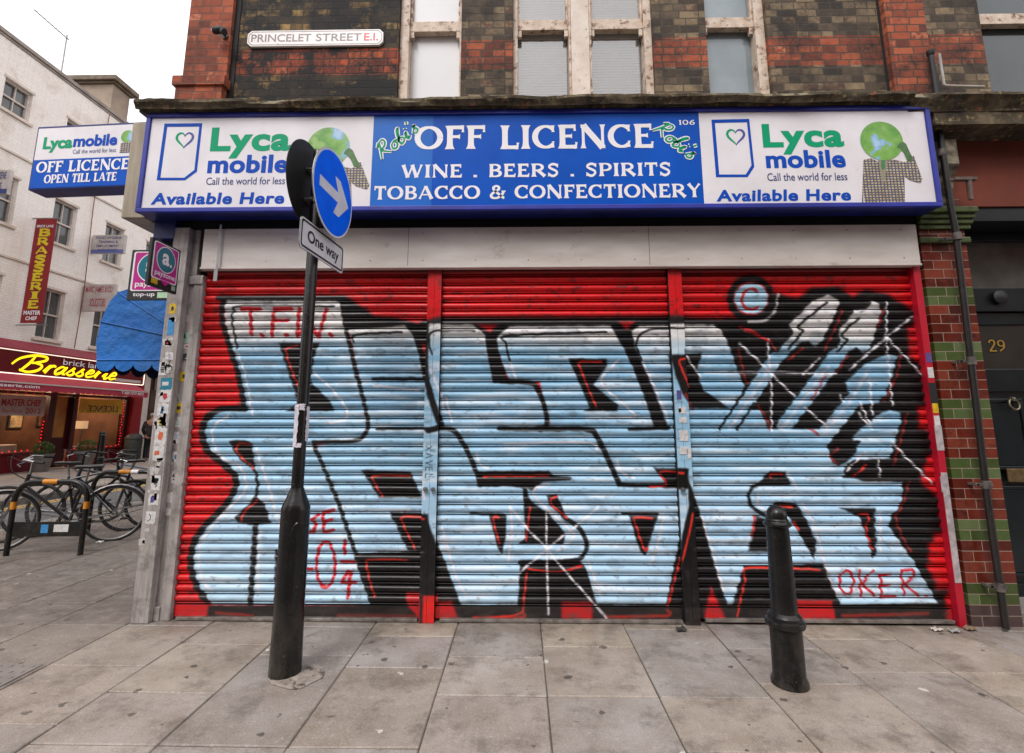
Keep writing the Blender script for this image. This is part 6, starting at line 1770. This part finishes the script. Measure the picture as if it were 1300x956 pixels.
# shop openings: stall risers, pilasters, door
g = MB()
g.pbox(PWL, 6, 15.4, 0, .52, -.1, .06).pbox(PWL, 16.15, 18.25, 0, .5, -.1, .06)
g.pbox(PWL, 6, 15.4, .521, .57, -.1, .1).pbox(PWL, 16.15, 18.25, .501, .55, -.1, .1)
g.build('stall_riser', M['maroon'], RB)
g = MB(); g.pbox(PWL, 15.2, 15.42, .571, 3.24, -.12, .05).pbox(PWL, 16.05, 16.2, .571, 3.24, -.12, .05).pbox(PWL, 11.2, 11.3, .571, 3.24, -.12, .04).pbox(PWL, 18.2, 18.35, .551, 3.24, -.12, .05)
g.pbox(PWL, 6, 18.35, 2.25, 2.33, -.1, .03)
g.build('shop_mullion', M['maroon_dark'], RB)
g = MB().pbox(PWL, 18.36, 18.8, 0, 3.24, -.2, .2).pbox(PWL, 18.33, 18.83, 0, .3, -.2, .24); g.build('shop_pilaster', M['redpost'], RB, bevel=.01)
# dining room inside
g = MB().box(XW - 2.6, XW - 2.5, 6, 19, 0, 3.4).box(XW - 2.5, XW - .3, 6, 6.1, 0, 3.4).box(XW - 2.5, XW - .3, 18.36, 18.46, 0, 3.4).box(XW - 2.5, XW - .3, 6.1, 18.36, 0, .02).box(XW - 2.5, XW - .3, 6.1, 18.36, 3.3, 3.4)
g.build('dining_room', mat('dining_room_walls', '#6e4a34', '#4a3026', rough=.8, scale=1.5), RB)
M['shopglass'] = glass('shop_glass', tint=(.85, .82, .8), alpha=.02)
wg = MB().pbox(PWL, 6, 15.2, .571, 2.25, -.02, -.012).pbox(PWL, 16.2, 18.2, .551, 2.25, -.02, -.012)
wgo = wg.build('shop_window', M['shopglass'], RB)
# door
g = MB().pbox(PWL, 15.43, 16.04, .02, .95, -.12, -.06).pbox(PWL, 15.43, 15.5, .95, 2.24, -.12, -.06).pbox(PWL, 15.96, 16.04, .95, 2.24, -.12, -.06)
do = g.build('shop_door', M['maroon_dark'], RB)
g = MB().pbox(PWL, 15.5, 15.96, .95, 2.24, -.1, -.09); g.build('door_pane', mat('amber_curtained_glass', '#b07a3c', '#8c5a2c', rough=.3, scale=2), do)
for yy_ in (14.0, 17.3):
    t = thing('ceiling_lamp', 'warm globe lamp glowing on the restaurant ceiling, ' + ('left window' if yy_ < 15 else 'right window'), 'lamp', (XW - 1.5, yy_, 2.9))
    MB().lathe([(0, -.12), (.08, -.09), (.12, 0), (.08, .09), (0, .12)], (XW - 1.5, yy_, 2.9), 16).build('globe', emis('warm_globe', '#ffcf95', 1.5), t, smooth=True)
    MB().tube([(XW - 1.5, yy_, 3.02), (XW - 1.5, yy_, 3.299)], .01, 6).build('rod', M['steel'], t)
    ld = bpy.data.lights.new('room_light', 'POINT'); ld.energy = 110; ld.color = (1, .72, .45); ld.shadow_soft_size = .12
    lo_ = bpy.data.objects.new('room_light', ld); COL.objects.link(lo_); lo_.location = (XW - 1.5, yy_, 2.6)
for i, (u, z, a, b) in enumerate(((12.6, 1.3, .9, .6), (14.2, 1.35, .6, .5), (16.7, 1.2, .5, .65), (17.8, 1.25, .7, .5))):
    fo_ = MB().box(XW - 2.499, XW - 2.46, u - a / 2, u + a / 2, z, z + b).build('picture_frame', M['black_matt'], RB)
    MB().box(XW - 2.4595, XW - 2.455, u - a / 2 + .05, u + a / 2 - .05, z + .05, z + b - .05).build('picture', mat('wall_picture', ('#b98a4a', '#7d8c8a', '#c9b48c', '#94503a')[i], '#3c2c24', rough=.5, scale=4), fo_)
for i, u in enumerate((12.2, 13.6, 14.8)):
    t = thing('dining_table', 'white clothed dining table ' + ('nearest the left edge', 'in the middle', 'nearest the door')[i] + ' of the left restaurant window', 'table', (XW - 1.0, u, 0), 'white clothed tables in the restaurant')
    MB().lathe([(0, .76), (.42, .76), (.43, .75), (.45, .5), (.46, .35)], (XW - 1.0, u, 0), 20).build('tablecloth', mat('table_linen', '#c9c0b8', rough=.8), t, smooth=True)
    MB().lathe([(.25, .02), (.04, .05), (.04, .74)], (XW - 1.0, u, 0), 10).build('pedestal', M['black_matt'], t, smooth=True)
# banner in the left window, sign reflection painted in the right one
g = MB().pbox(PWL, uat(0, 520, XW)[0] - .8, 15.1, 1.62, 2.2, .0, .012); bn = g.build('banner_and_reflection', mat('white_banner', '#a9a09c', '#98908c', rough=.6, scale=3), RB)
g = MB(); text(g, PWL, 'MASTER CHEF', (uat(1, 514, XW)[0], 14.95, 1.9, 2.1), bold=.03, n=.014); text(g, PWL, 'Winner of Brick Lane', (uat(1, 525, XW)[0], 14.4, 1.7, 1.82), bold=.0, n=.014); text(g, PWL, '2012', (14.5, 14.98, 1.68, 1.84), bold=.02, n=.014)
g.build('lettering', mat('banner_red', '#8f1a22', rough=.5), bn)
g = MB().pbox(PWL, 16.3, 18.1, 1.72, 2.2, .0, .01); bn = g.build('banner_and_reflection', mat('yellow_sign_reflection', '#c9a820', '#b5921a', rough=.6, scale=3), RB)  # sheet standing in for a yellow sign mirrored in the glass
g = MB(); serif(g, PWL, 'LICENCE', (17.9, 16.6, 1.78, 1.98), n=.012); g.build('lettering', M['black_matt'], bn)
# fairy lights
g = MB(); rf_ = random.Random(3)
def bead(u, v): g.lathe([(0, -.018), (.016, -.008), (.016, .008), (0, .018)], (XW + .02, u, v), 6)
for i in range(16): bead(18.12 + rf_.uniform(-.03, .03), .62 + i * .1)
for i in range(16): bead(12.4 + i * .18, .6 + rf_.uniform(-.015, .015))
for i in range(9): bead(16.3 + i * .21, .58 + rf_.uniform(-.012, .012))
for i in range(9): bead(15.1 + rf_.uniform(-.02, .02), .65 + i * .1)
for i in range(6): bead(13.9 + i * .26, 2.28)
g.build('fairy_lights', M['fairy'], RB)
# lamp and a table in the window
zl = uat(105, 530, XW - .6)
t = thing('table_lamp', 'glowing drum shaded lamp in the right hand restaurant window', 'lamp', (XW - .6, zl[0], .6))
MB().lathe([(.17, 1.2), (.17, 1.46)], (XW - .6, zl[0], 0), 20).build('lamp_shade', emis('lit_lamp_shade', '#d9b488', .55), t, smooth=True)
MB().lathe([(.09, .6), (.07, .64), (.02, .7), (.02, 1.25), (0, 1.25)], (XW - .6, zl[0], 0), 14).build('lamp_base', M['steel'], t, smooth=True)
t = thing('window_table', 'dim table with pale cloth just inside the restaurant window under the lamp', 'table', (XW - .75, 17.2, 0))
MB().box(XW - 1.1, XW - .4, 16.5, 17.9, .57, .6).box(XW - 1.105, XW - .395, 16.495, 17.905, .35, .5695).build('tablecloth', mat('pink_cloth', '#7a6464', rough=.8), t)
MB().box(XW - .8, XW - .7, 17.15, 17.25, .02, .349).build('leg', M['black_matt'], t)

# ---- fascia sign with neon lettering
zA1, zA0 = uat(90, 452, XS)[1] + .12, 2.86
fs = thing('restaurant_sign', 'dark red restaurant fascia sign with yellow script letters and a white neon outline', 'sign', (XS, 13, 2.8))
uend = uat(183, 478, XS)[0]
zT, zBm = uat(183, 467, XS)[1], uat(180, 489, XS)[1]
print('fascia', uend, zT, zBm, uat(0, 440, XS), uat(0, 472, XS), flush=True)
PF = plane((XS, 0, 0), (0, 1, 0), (1, 0, 0))
MB().pbox(PF, 6, uend, zBm - .03, zT + .03, -.25, 0).build('sign_box', mat('maroon_sign_face', '#5c0a16', '#6b1018', rough=.3, scale=1), fs, bevel=.01)
nn = MB(); X_ = XS + .02
nn.tube([(X_, 6.1, zT), (X_, uend - .06, zT), (X_, uend - .02, zT - .04), (X_, uend - .02, zBm + .04), (X_, uend - .06, zBm), (X_, 6.1, zBm)], .016, 6)
nn.build('neon_outline', M['neon'], fs)
hF = zT - zBm
g = MB(); script(g, PF, 'Brasserie', (uat(14, 465)[0], uat(147, 478)[0], zBm + hF * .12, zT - hF * .1), .065, .01, sweep=.3); g.build('lettering', M['neon_yellow'], fs)
g = MB(); text(g, PF, 'brick lane', (uat(79, 463)[0], uat(131, 466)[0], zBm + hF * .62, zT - hF * .1), bold=.01, n=.02); g.build('lettering', M['print_white'], fs)
g = MB(); g.pbox(PF, uat(146, 480)[0], uend - .15, zBm + .06, zBm + .16, .002, .006); pl_ = g.build('small_panel', mat('pale_strip', '#c9bdb6', '#a89c96', rough=.5, scale=30), fs)

# ---- long red awning under it
AWN = thing('restaurant_awning', 'long faded red canvas awning with white lettering over the restaurant windows', 'awning', (XS, 13, 2.5))
XO = XS + .55
ue = atX(188, 500, XO)[0]; zo1 = atX(188, 499, XO)[1]; zo0 = atX(187, 507, XO)[1]
print('awning', ue, zo1, zo0, atX(0, 490, XO), flush=True)
zo1 = 2.5; zo0 = 2.3
g = MB().add([(XS, 6, 2.79), (XS, ue, 2.79), (XO, ue, zo1), (XO, 6, zo1)], [(0, 1, 2, 3)]).add([(XS, ue, 2.79), (XO, ue, zo1), (XS, ue, zo1)], [(0, 1, 2)])
g.build('canvas', M['pinkcanvas'], AWN)
g = MB().box(XO - .02, XO + .02, 6, ue, zo1 - .015, zo1 + .025); g.build('front_rail', mat('white_rail', '#b9afa9', rough=.5), AWN)
g = MB(); A, B = Vector((XO + .001, 6, zo1 - .015)), Vector((XO + .001, ue, zo1 - .015)); valance(g, A, B, .06, 60, base=.13); g.build('valance', M['pinkcanvas'], AWN)
PO = plane((XO, 0, 0), (0, 1, 0), (1, 0, 0))
g = MB(); text(g, PO, 'bricklanebrasserie.com', (11.6, atX(50, 493, XO)[0], zo1 - .12, zo1 - .03), bold=.015, n=.006); text(g, PO, 'T 020 7377 8072', (atX(154, 500, XO)[0], atX(182, 503, XO)[0], zo1 - .12, zo1 - .03), bold=.015, n=.006); g.build('lettering', M['print_white'], AWN)

# ---- hanging banner
YBn = 13.85
q_ = [atY(43, 278, YBn), atY(70, 277, YBn), atY(21, 410, YBn), atY(49, 410, YBn)]
xl_, xr__ = (q_[0][0] + q_[2][0]) / 2, (q_[1][0] + q_[3][0]) / 2; xl_ = XW + .12; xr__ = xl_ + .62
zt2, zb2_ = q_[0][1], q_[2][1]
t = thing('banner_sign', 'tall dark red hanging banner with yellow letters on the white wall', 'banner', (XW, YBn, zb2_))
PBn = face_plane(YBn)
MB().box(xl_, xr__, YBn, YBn + .02, zb2_, zt2).build('banner_cloth', mat('banner_red_cloth', '#8f1c22', '#7d181e', rough=.7, scale=2), t)
g = MB(); H_ = zt2 - zb2_
for i, chh in enumerate('BRASSERIE'):
    v1_ = zt2 - H_ * (.1 + i * .0865); serif(g, PBn, chh, ((xl_ + xr__) / 2 - (.19 if chh != 'I' else .09), (xl_ + xr__) / 2 + (.19 if chh != 'I' else .09), v1_ - H_ * .07, v1_), n=.006, bold=1.15)
g.build('lettering', mat('yellow_print', '#d9c21c', rough=.5), t)
g = MB(); text(g, PBn, 'BRICK LANE', (xl_ + .06, xr__ - .06, zt2 - H_ * .085, zt2 - H_ * .06), bold=.02, n=.006); text(g, PBn, 'MASTER', (xl_ + .06, xr__ - .06, zb2_ + H_ * .075, zb2_ + H_ * .115), bold=.035, n=.006); text(g, PBn, 'CHEF', (xl_ + .14, xr__ - .14, zb2_ + H_ * .025, zb2_ + H_ * .06), bold=.035, n=.006)
g.build('lettering', M['print_white'], t)
MB().tube([(XW, YBn + .01, zt2 + .02), (xr__ + .1, YBn + .01, zt2 + .02)], .018, 6).tube([(XW, YBn + .01, zb2_ - .06), (xr__ + .18, YBn + .01, zb2_ - .06)], .018, 6).build('bracket_arm', M['steel'], t)
# ---- white notice boards on the upper wall
def notice(pxa, pxb, pya, pyb, label, lines, cl, stripe=None):
    # sticks out from the wall, facing down the street
    zc_ = (pya + pyb) / 2; yb_ = atX(pxa, zc_, XW + .05)[0]
    wd_ = abs(atY(pxb, zc_, yb_)[0] - atY(pxa, zc_, yb_)[0]); z1_, z0_ = atY(pxa, pya, yb_)[1], atY(pxa, pyb, yb_)[1]
    t = thing('wall_sign', label, 'sign', (XW, yb_, z0_), 'small white signs jutting from the white building')
    MB().box(XW + .04, XW + .04 + wd_, yb_, yb_ + .1, z0_, z1_).box(XW, XW + .04, yb_ + .03, yb_ + .06, z0_ + .1, z1_ - .1).build('board', mat('pale_board', '#bfb6b2', '#aba19c', rough=.5, scale=4), t)
    P_ = face_plane(yb_); x0 = XW + .04; h_3 = z1_ - z0_
    g = MB(); k = len(lines)
    for i, (s, fr_w) in enumerate(lines):
        a_ = z1_ - h_3 * (.08 + .9 * i / k); m_ = (1 - fr_w) / 2
        text(g, P_, s, (x0 + wd_ * m_, x0 + wd_ * (1 - m_), a_ - h_3 * .5 / k * 1.2, a_), bold=.015, n=.004)
    g.build('lettering', mat('sign_print', cl, rough=.5), t)
    if stripe: MB().pbox(P_, x0, x0 + wd_, z0_, z0_ + h_3 * .2, .001, .003).build('stripe', mat('stripe_print', stripe, rough=.5), t)
notice(117, 158, 298.5, 321.5, 'white and blue food hygiene training sign beside the second floor window', [('FOOD HYGIENE', .8), ('TRAINING &', .6), ('EMPLOYMENT', .7), ('SERVICES', .6), ('', 0)][:4], '#3a4678', '#5a649a')
notice(105, 145, 361, 395, 'white sign with red heading between the first floor windows', [('MARC JAMES & CO', .85), ('SOLICITORS', .5)], '#a3444a')
notice(-26, 11, 216, 246, 'small white and blue sign at the upper left edge of the white wall', [('FOOD HYGIENE', .8), ('SERVICES', .6)], '#3a4678', '#34407a')

# ------------------------------------------------------------------ buildings further down the side street
def terrace(u0, u1, H, wall, label, seed, nwin=4):
    t = thing('terraced_building', label, 'building', (XW, (u0 + u1) / 2, 0))
    r = random.Random(seed); wm = MB(); cw = (u1 - u0) / nwin; rows2 = [(z, z + 1.5) for z in (3.9, 6.9, 9.6) if z + 2 < H]
    zp = 3.3; cc = [(u0 + cw * (i + .3), u0 + cw * (i + .7)) for i in range(nwin)]
    for (a, b) in rows2:
        wm.pbox(PWL, u0, u1, zp, a, -.3, 0); u = u0
        for c_, d_ in cc: wm.pbox(PWL, u, c_, a, b, -.3, 0); u = d_
        wm.pbox(PWL, u, u1, a, b, -.3, 0); zp = b
    wm.pbox(PWL, u0, u1, zp, H, -.3, 0).box(XW - 8, XW - .3, u0, u0 + .3, 0, H).box(XW - 8, XW - .31, u0 + .31, u1, H - .3, H - .2)
    wm.build('wall', wall, t)
    MB().box(XW - .32, XW + .12, u0, u1, H + .001, H + .18).build('coping', M['render'], t, bevel=.02)
    for c_, d_ in cc:
        for a, b in rows2:
            f = MB().pbox(PWL, c_, c_ + .06, a, b, -.2, -.1).pbox(PWL, d_ - .06, d_, a, b, -.2, -.1).pbox(PWL, c_ + .06, d_ - .06, (a + b) / 2 - .03, (a + b) / 2 + .03, -.2, -.1); fo = f.build('window', M['sashpaint'], t)
            MB().pbox(PWL, c_ + .001, d_ - .001, a, b, -.26, -.21).build('pane', M['farglass'], fo)
    # shopfront
    g = MB().pbox(PWL, u0 + .05, u1 - .05, 2.7, 3.299, -.2, .15); g.build('shop_fascia', mat('shop_fascia_paint', r.choice(['#8c8680', '#3a2a28', '#2f3b3a']), rough=.5), t)
    g = MB().pbox(PWL, u0, u0 + .5, 0, 2.699, -.3, .02)
    n_ = max(2, int((u1 - u0) / 2.2)); 
    for i in range(1, n_): u = u0 + (u1 - u0) * i / n_; g.pbox(PWL, u, u + .25, 0, 2.699, -.3, .02)
    g.pbox(PWL, u1 - .3, u1, 0, 2.699, -.3, .02); g.build('shop_pier', mat('brown_pier', '#6a5a50', '#5a4b43', rough=.7, scale=3), t)
    g = MB().pbox(PWL, u0 + .5, u1 - .3, .5, 2.699, -.16, -.15); g.build('shop_window', mat('dark_shop_glass', '#33302f', '#262424', rough=.1, spec=.8, scale=1), t)
    g = MB().pbox(PWL, u0 + .5, u1 - .3, 0, .499, -.2, -.1); g.build('stall_riser', mat('dark_riser', '#2e2422', rough=.6), t)
    return t
M['farbrick'] = brick('far_brown_brick', stops_stock, '#6b614f', None)
M['farbrick2'] = brick('far_red_brick', [(0, '#5a3226'), (.6, '#7a4a38'), (1, '#8b5b45')], '#6b5c50', None)
terrace(19.8, 27, 12.0, M['farbrick2'], 'brown brick terrace just past the restaurant with a doorway and pale plinth', 1)
terrace(27.05, 40, 10.5, M['farbrick'], 'stock brick terrace further down the side street', 2, 5)
terrace(40.05, 62, 11.5, M['farbrick'], 'furthest terrace closing the side street view', 4, 7)
# pale step at the doorway
g = MB().box(XW + .02, XW + .5, 19.85, 20.9, 0, .28); t = thing('stone_step', 'pale stone step by the doorway past the restaurant', 'step', (XW + .25, 20.3, 0)); g.build('step', M['render'], t, bevel=.01)

# ------------------------------------------------------------------ planters, bin
M['zinc'] = mat('zinc_planter', '#6f6a66', '#5c5753', rough=.5, scale=6)
def leafmat():
    k = NT('box_leaves'); g = k.new('ShaderNodeObjectInfo'); f = k.noise(9, 3)
    k.col(k.ramp(f, [(.3, '#1e3310'), (.5, '#34551c'), (.7, '#4b7428')])); k.p.inputs['Roughness'].default_value = .6
    return k.m
M['leaf'] = leafmat()
def planter(loc, label):
    t = thing('planter', label, 'potted plant', loc, 'zinc planters with clipped box balls')
    x, y, _ = loc
    MB().lathe([(0, 0), (.2, 0), (.3, .56), (.32, .57), (.32, .6), (.285, .6), (.28, .54), (0, .54)], loc, 24).build('pot', M['zinc'], t, smooth=True)
    r = random.Random(int(x * 100)); m = MB()
    for i in range(1500):
        a = r.uniform(0, 2 * PI); c_ = r.uniform(-.75, 1); s_ = math.sqrt(1 - c_ * c_)
        R = .27 * (1 + .1 * mnoise.noise(Vector((s_ * math.cos(a), s_ * math.sin(a), c_)) * 3 + Vector((x, y, 0)))) * r.uniform(.86, 1.04)
        p = Vector((x + R * s_ * math.cos(a), y + R * s_ * math.sin(a), .76 + R * c_ * .92))
        d1 = Vector((r.gauss(0, 1), r.gauss(0, 1), r.gauss(0, 1))).normalized() * .022; d2 = d1.cross(Vector((r.gauss(0, 1), r.gauss(0, 1), r.gauss(0, 1))).normalized()) * .6
        m.add([p - d1, p + d2, p + d1, p - d2], [(0, 1, 2, 3)])
    fo = m.build('foliage', M['leaf'], t)
    MB().lathe([(.02, .54), (.02, .75), (0, .76)], loc, 8).build('stem', mat('twig', '#4a3a28', rough=.8), t)
    t.scale = (.86, .86, .86)
p1 = atZ(51, 599); p2 = atZ(107, 593)
planter((max(p1[0], XW + .5), p1[1], 0), 'zinc planter with a green box ball left of the restaurant door')
planter((max(p2[0], XW + .5), p2[1], 0), 'zinc planter with a green box ball right of the restaurant door')
bp = atX(167, 582, XW + .45)
t = thing('litter_bin', 'dark grey street bin beside the red pilaster of the restaurant', 'bin', (XW + .45, bp[0], 0))
bm_ = mat('bin_plastic', '#2a2e2c', '#363a38', rough=.5, scale=5)
MB().lathe([(.24, 0), (.26, .05), (.27, .75), (.25, .8)], (XW + .45, bp[0], 0), 20).build('body', bm_, t, smooth=True)
MB().lathe([(.28, .8), (.28, .84), (.22, .95), (.1, 1.0), (0, 1.01)], (XW + .45, bp[0], 0), 20).build('lid', bm_, t, smooth=True)

# ------------------------------------------------------------------ passer-by
def skin_obj(name, nodes, edges, m, parent, sub=2):
    import bmesh
    bm = bmesh.new(); ly = bm.verts.layers.skin.verify()
    for i, n in enumerate(nodes):
        v = bm.verts.new(n[0]); r = n[1]; v[ly].radius = r if isinstance(r, tuple) else (r, r); v[ly].use_root = i == 0
    bm.verts.ensure_lookup_table()
    for x_, y_ in edges: bm.edges.new((bm.verts[x_], bm.verts[y_]))
    me = bpy.data.meshes.new(name); bm.to_mesh(me); bm.free()
    o = bpy.data.objects.new(name, me); COL.objects.link(o); o.parent = parent
    o.modifiers.new('skin', 'SKIN')
    s_ = o.modifiers.new('sub', 'SUBSURF'); s_.levels = sub; s_.render_levels = sub
    me.materials.append(m)
    return o
pp = atX(188, 583, XW + .75)
PE = thing('person', 'person in dark coat and trousers standing with head turned away beside the far doorway', 'person', (XW + .75, pp[0], 0))
PE.rotation_euler.z = math.radians(200)
skinm = mat('skin', '#a87f6a', rough=.6); coat = mat('dark_coat', '#1d1d22', '#26262b', rough=.8, scale=20); tr_ = mat('dark_trousers', '#17181c', rough=.8); hair = mat('grey_hair', '#b5b1ab', '#9a9690', rough=.8, scale=60)
N = [((0, 0, .95), (.15, .11)), ((0, 0, 1.12), (.15, .105)), ((0, .01, 1.32), (.18, .12)), ((0, .01, 1.44), (.13, .09)), ((0, 0, 1.51), .055), ((0, -.015, 1.57), .07), ((0, -.02, 1.65), .085), ((0, -.015, 1.72), .07),
     ((.09, 0, .86), .095), ((.1, -.02, .5), .065), ((.1, .02, .1), .045), ((.1, -.13, .04), .035), ((-.09, 0, .86), .095), ((-.1, 0, .5), .065), ((-.11, .04, .1), .045), ((-.11, -.1, .04), .035),
     ((.2, .01, 1.4), .06), ((.25, .03, 1.14), .045), ((.22, -.1, .93), .035), ((.21, -.16, .86), .028), ((-.2, .01, 1.4), .06), ((-.25, .03, 1.14), .045), ((-.2, -.12, .96), .035), ((-.17, -.19, .92), .028)]
Ed = [(0, 1), (1, 2), (2, 3), (3, 4), (4, 5), (5, 6), (6, 7), (0, 8), (8, 9), (9, 10), (10, 11), (0, 12), (12, 13), (13, 14), (14, 15), (3, 16), (16, 17), (17, 18), (18, 19), (3, 20), (20, 21), (21, 22), (22, 23)]
skin_obj('body', N, Ed, skinm, PE)
skin_obj('coat', [((0, .0, .8), (.2, .15)), ((0, 0, 1.1), (.175, .13)), ((0, .01, 1.32), (.2, .14)), ((0, .01, 1.45), (.1, .09)), ((.21, .01, 1.39), .075), ((.26, .03, 1.14), .062), ((.225, -.1, .95), .05), ((-.21, .01, 1.39), .075), ((-.26, .03, 1.14), .062), ((-.205, -.12, .98), .05)], [(0, 1), (1, 2), (2, 3), (2, 4), (4, 5), (5, 6), (2, 7), (7, 8), (8, 9)], coat, PE)
skin_obj('trousers', [((0, 0, .9), (.15, .12)), ((.09, 0, .8), .105), ((.1, -.02, .5), .08), ((.1, .02, .09), .062), ((-.09, 0, .8), .105), ((-.1, 0, .5), .08), ((-.11, .04, .09), .062)], [(0, 1), (1, 2), (2, 3), (0, 4), (4, 5), (5, 6)], tr_, PE)
skin_obj('shoe', [((.1, .05, .05), .05), ((.1, -.06, .045), .05), ((.1, -.16, .035), .035)], [(0, 1), (1, 2)], M['black_matt'], PE, 1)
skin_obj('shoe', [((-.11, .07, .05), .05), ((-.11, -.04, .045), .05), ((-.11, -.14, .035), .035)], [(0, 1), (1, 2)], M['black_matt'], PE, 1)
skin_obj('hair', [((0, .03, 1.62), .07), ((0, .02, 1.69), .092), ((0, -.01, 1.735), .07)], [(0, 1), (1, 2)], hair, PE)

# ------------------------------------------------------------------ the rest of the block and the far side of the near street
def plain_block(name_label, x0, x1, y0, y1, H, m, face, n):
    t = thing('brick_building', name_label, 'building', ((x0 + x1) / 2, (y0 + y1) / 2, 0))
    MB().box(x0, x1, y0, y1, 0, H).build('wall', m, t)
    MB().box(x0 - .1, x1 + .1, y0 - .1, y1 + .1, H + .001, H + .2).build('coping', M['render'], t, bevel=.02)
    for i in range(n):
        for z in (.8, 4.2, 7.2):
            if z + 1.8 > H: continue
            if face == 'x': c = y0 + (y1 - y0) * (i + .5) / n; P = plane((x0, c, z), (0, -1, 0), (-1, 0, 0))
            else: c = x0 + (x1 - x0) * (i + .5) / n; P = plane((c, y1, z), (-1, 0, 0), (0, 1, 0))
            f = MB().pbox(P, -.6, -.52, 0, 1.7, .001, .05).pbox(P, .52, .6, 0, 1.7, .001, .05).pbox(P, -.52, .52, 0, .08, .001, .06).pbox(P, -.52, .52, 1.62, 1.7, .001, .05).pbox(P, -.52, .52, .82, .88, .001, .05); fo = f.build('window', M['sashpaint'], t)
            MB().pbox(P, -.52, .52, .08, 1.62, .002, .01).build('pane', M['farglass'], fo)
plain_block('brick terrace continuing behind the corner shop along the side street', XL, 8, 16.3, 60, 9.5, M['farbrick'], 'x', 9)
plain_block('brick terrace facing the shopfront from across the near street', -7, 22, -17, -8.5, 10, M['farbrick2'], 'y', 7)
plain_block('brick terrace at the far corner behind the photographer', -40, -15, -17, -8.5, 11, M['farbrick'], 'y', 6)

# ------------------------------------------------------------------ litter along the wall
for i, (px, py, lab, cc) in enumerate(((1190, 801, 'crushed pale carton at the foot of the red guide rail', '#b9b0a8'), (1212, 803, 'scrap of grey foil against the tiled pier', '#8e8c8a'), (1232, 800, 'small brown paper scrap by the drainpipe foot', '#7a6450'), (127, 689, 'small white paper scrap near the nearest bicycle wheel', '#d5d2ce'), (865, 801, 'dark rag caught under the corner of the middle shutter', '#2c2a2a'))):
    x, y = atZ(px, py); r = random.Random(i); t = thing('paper_scrap', lab, 'paper scrap', (x, y, 0))
    n_ = 6; vs = [(x + (u / n_ - .5) * .07, y + (v / n_ - .5) * .05, .006 + .022 * abs(mnoise.noise(Vector((u * .9, v * .9, i * 3.3)))) * (1 + r.random())) for v in range(n_ + 1) for u in range(n_ + 1)]
    MB().add(vs, [(v * (n_ + 1) + u, v * (n_ + 1) + u + 1, (v + 1) * (n_ + 1) + u + 1, (v + 1) * (n_ + 1) + u) for v in range(n_) for u in range(n_)]).build('crumpled_sheet', mat('scrap_paper', cc, rough=.7), t)
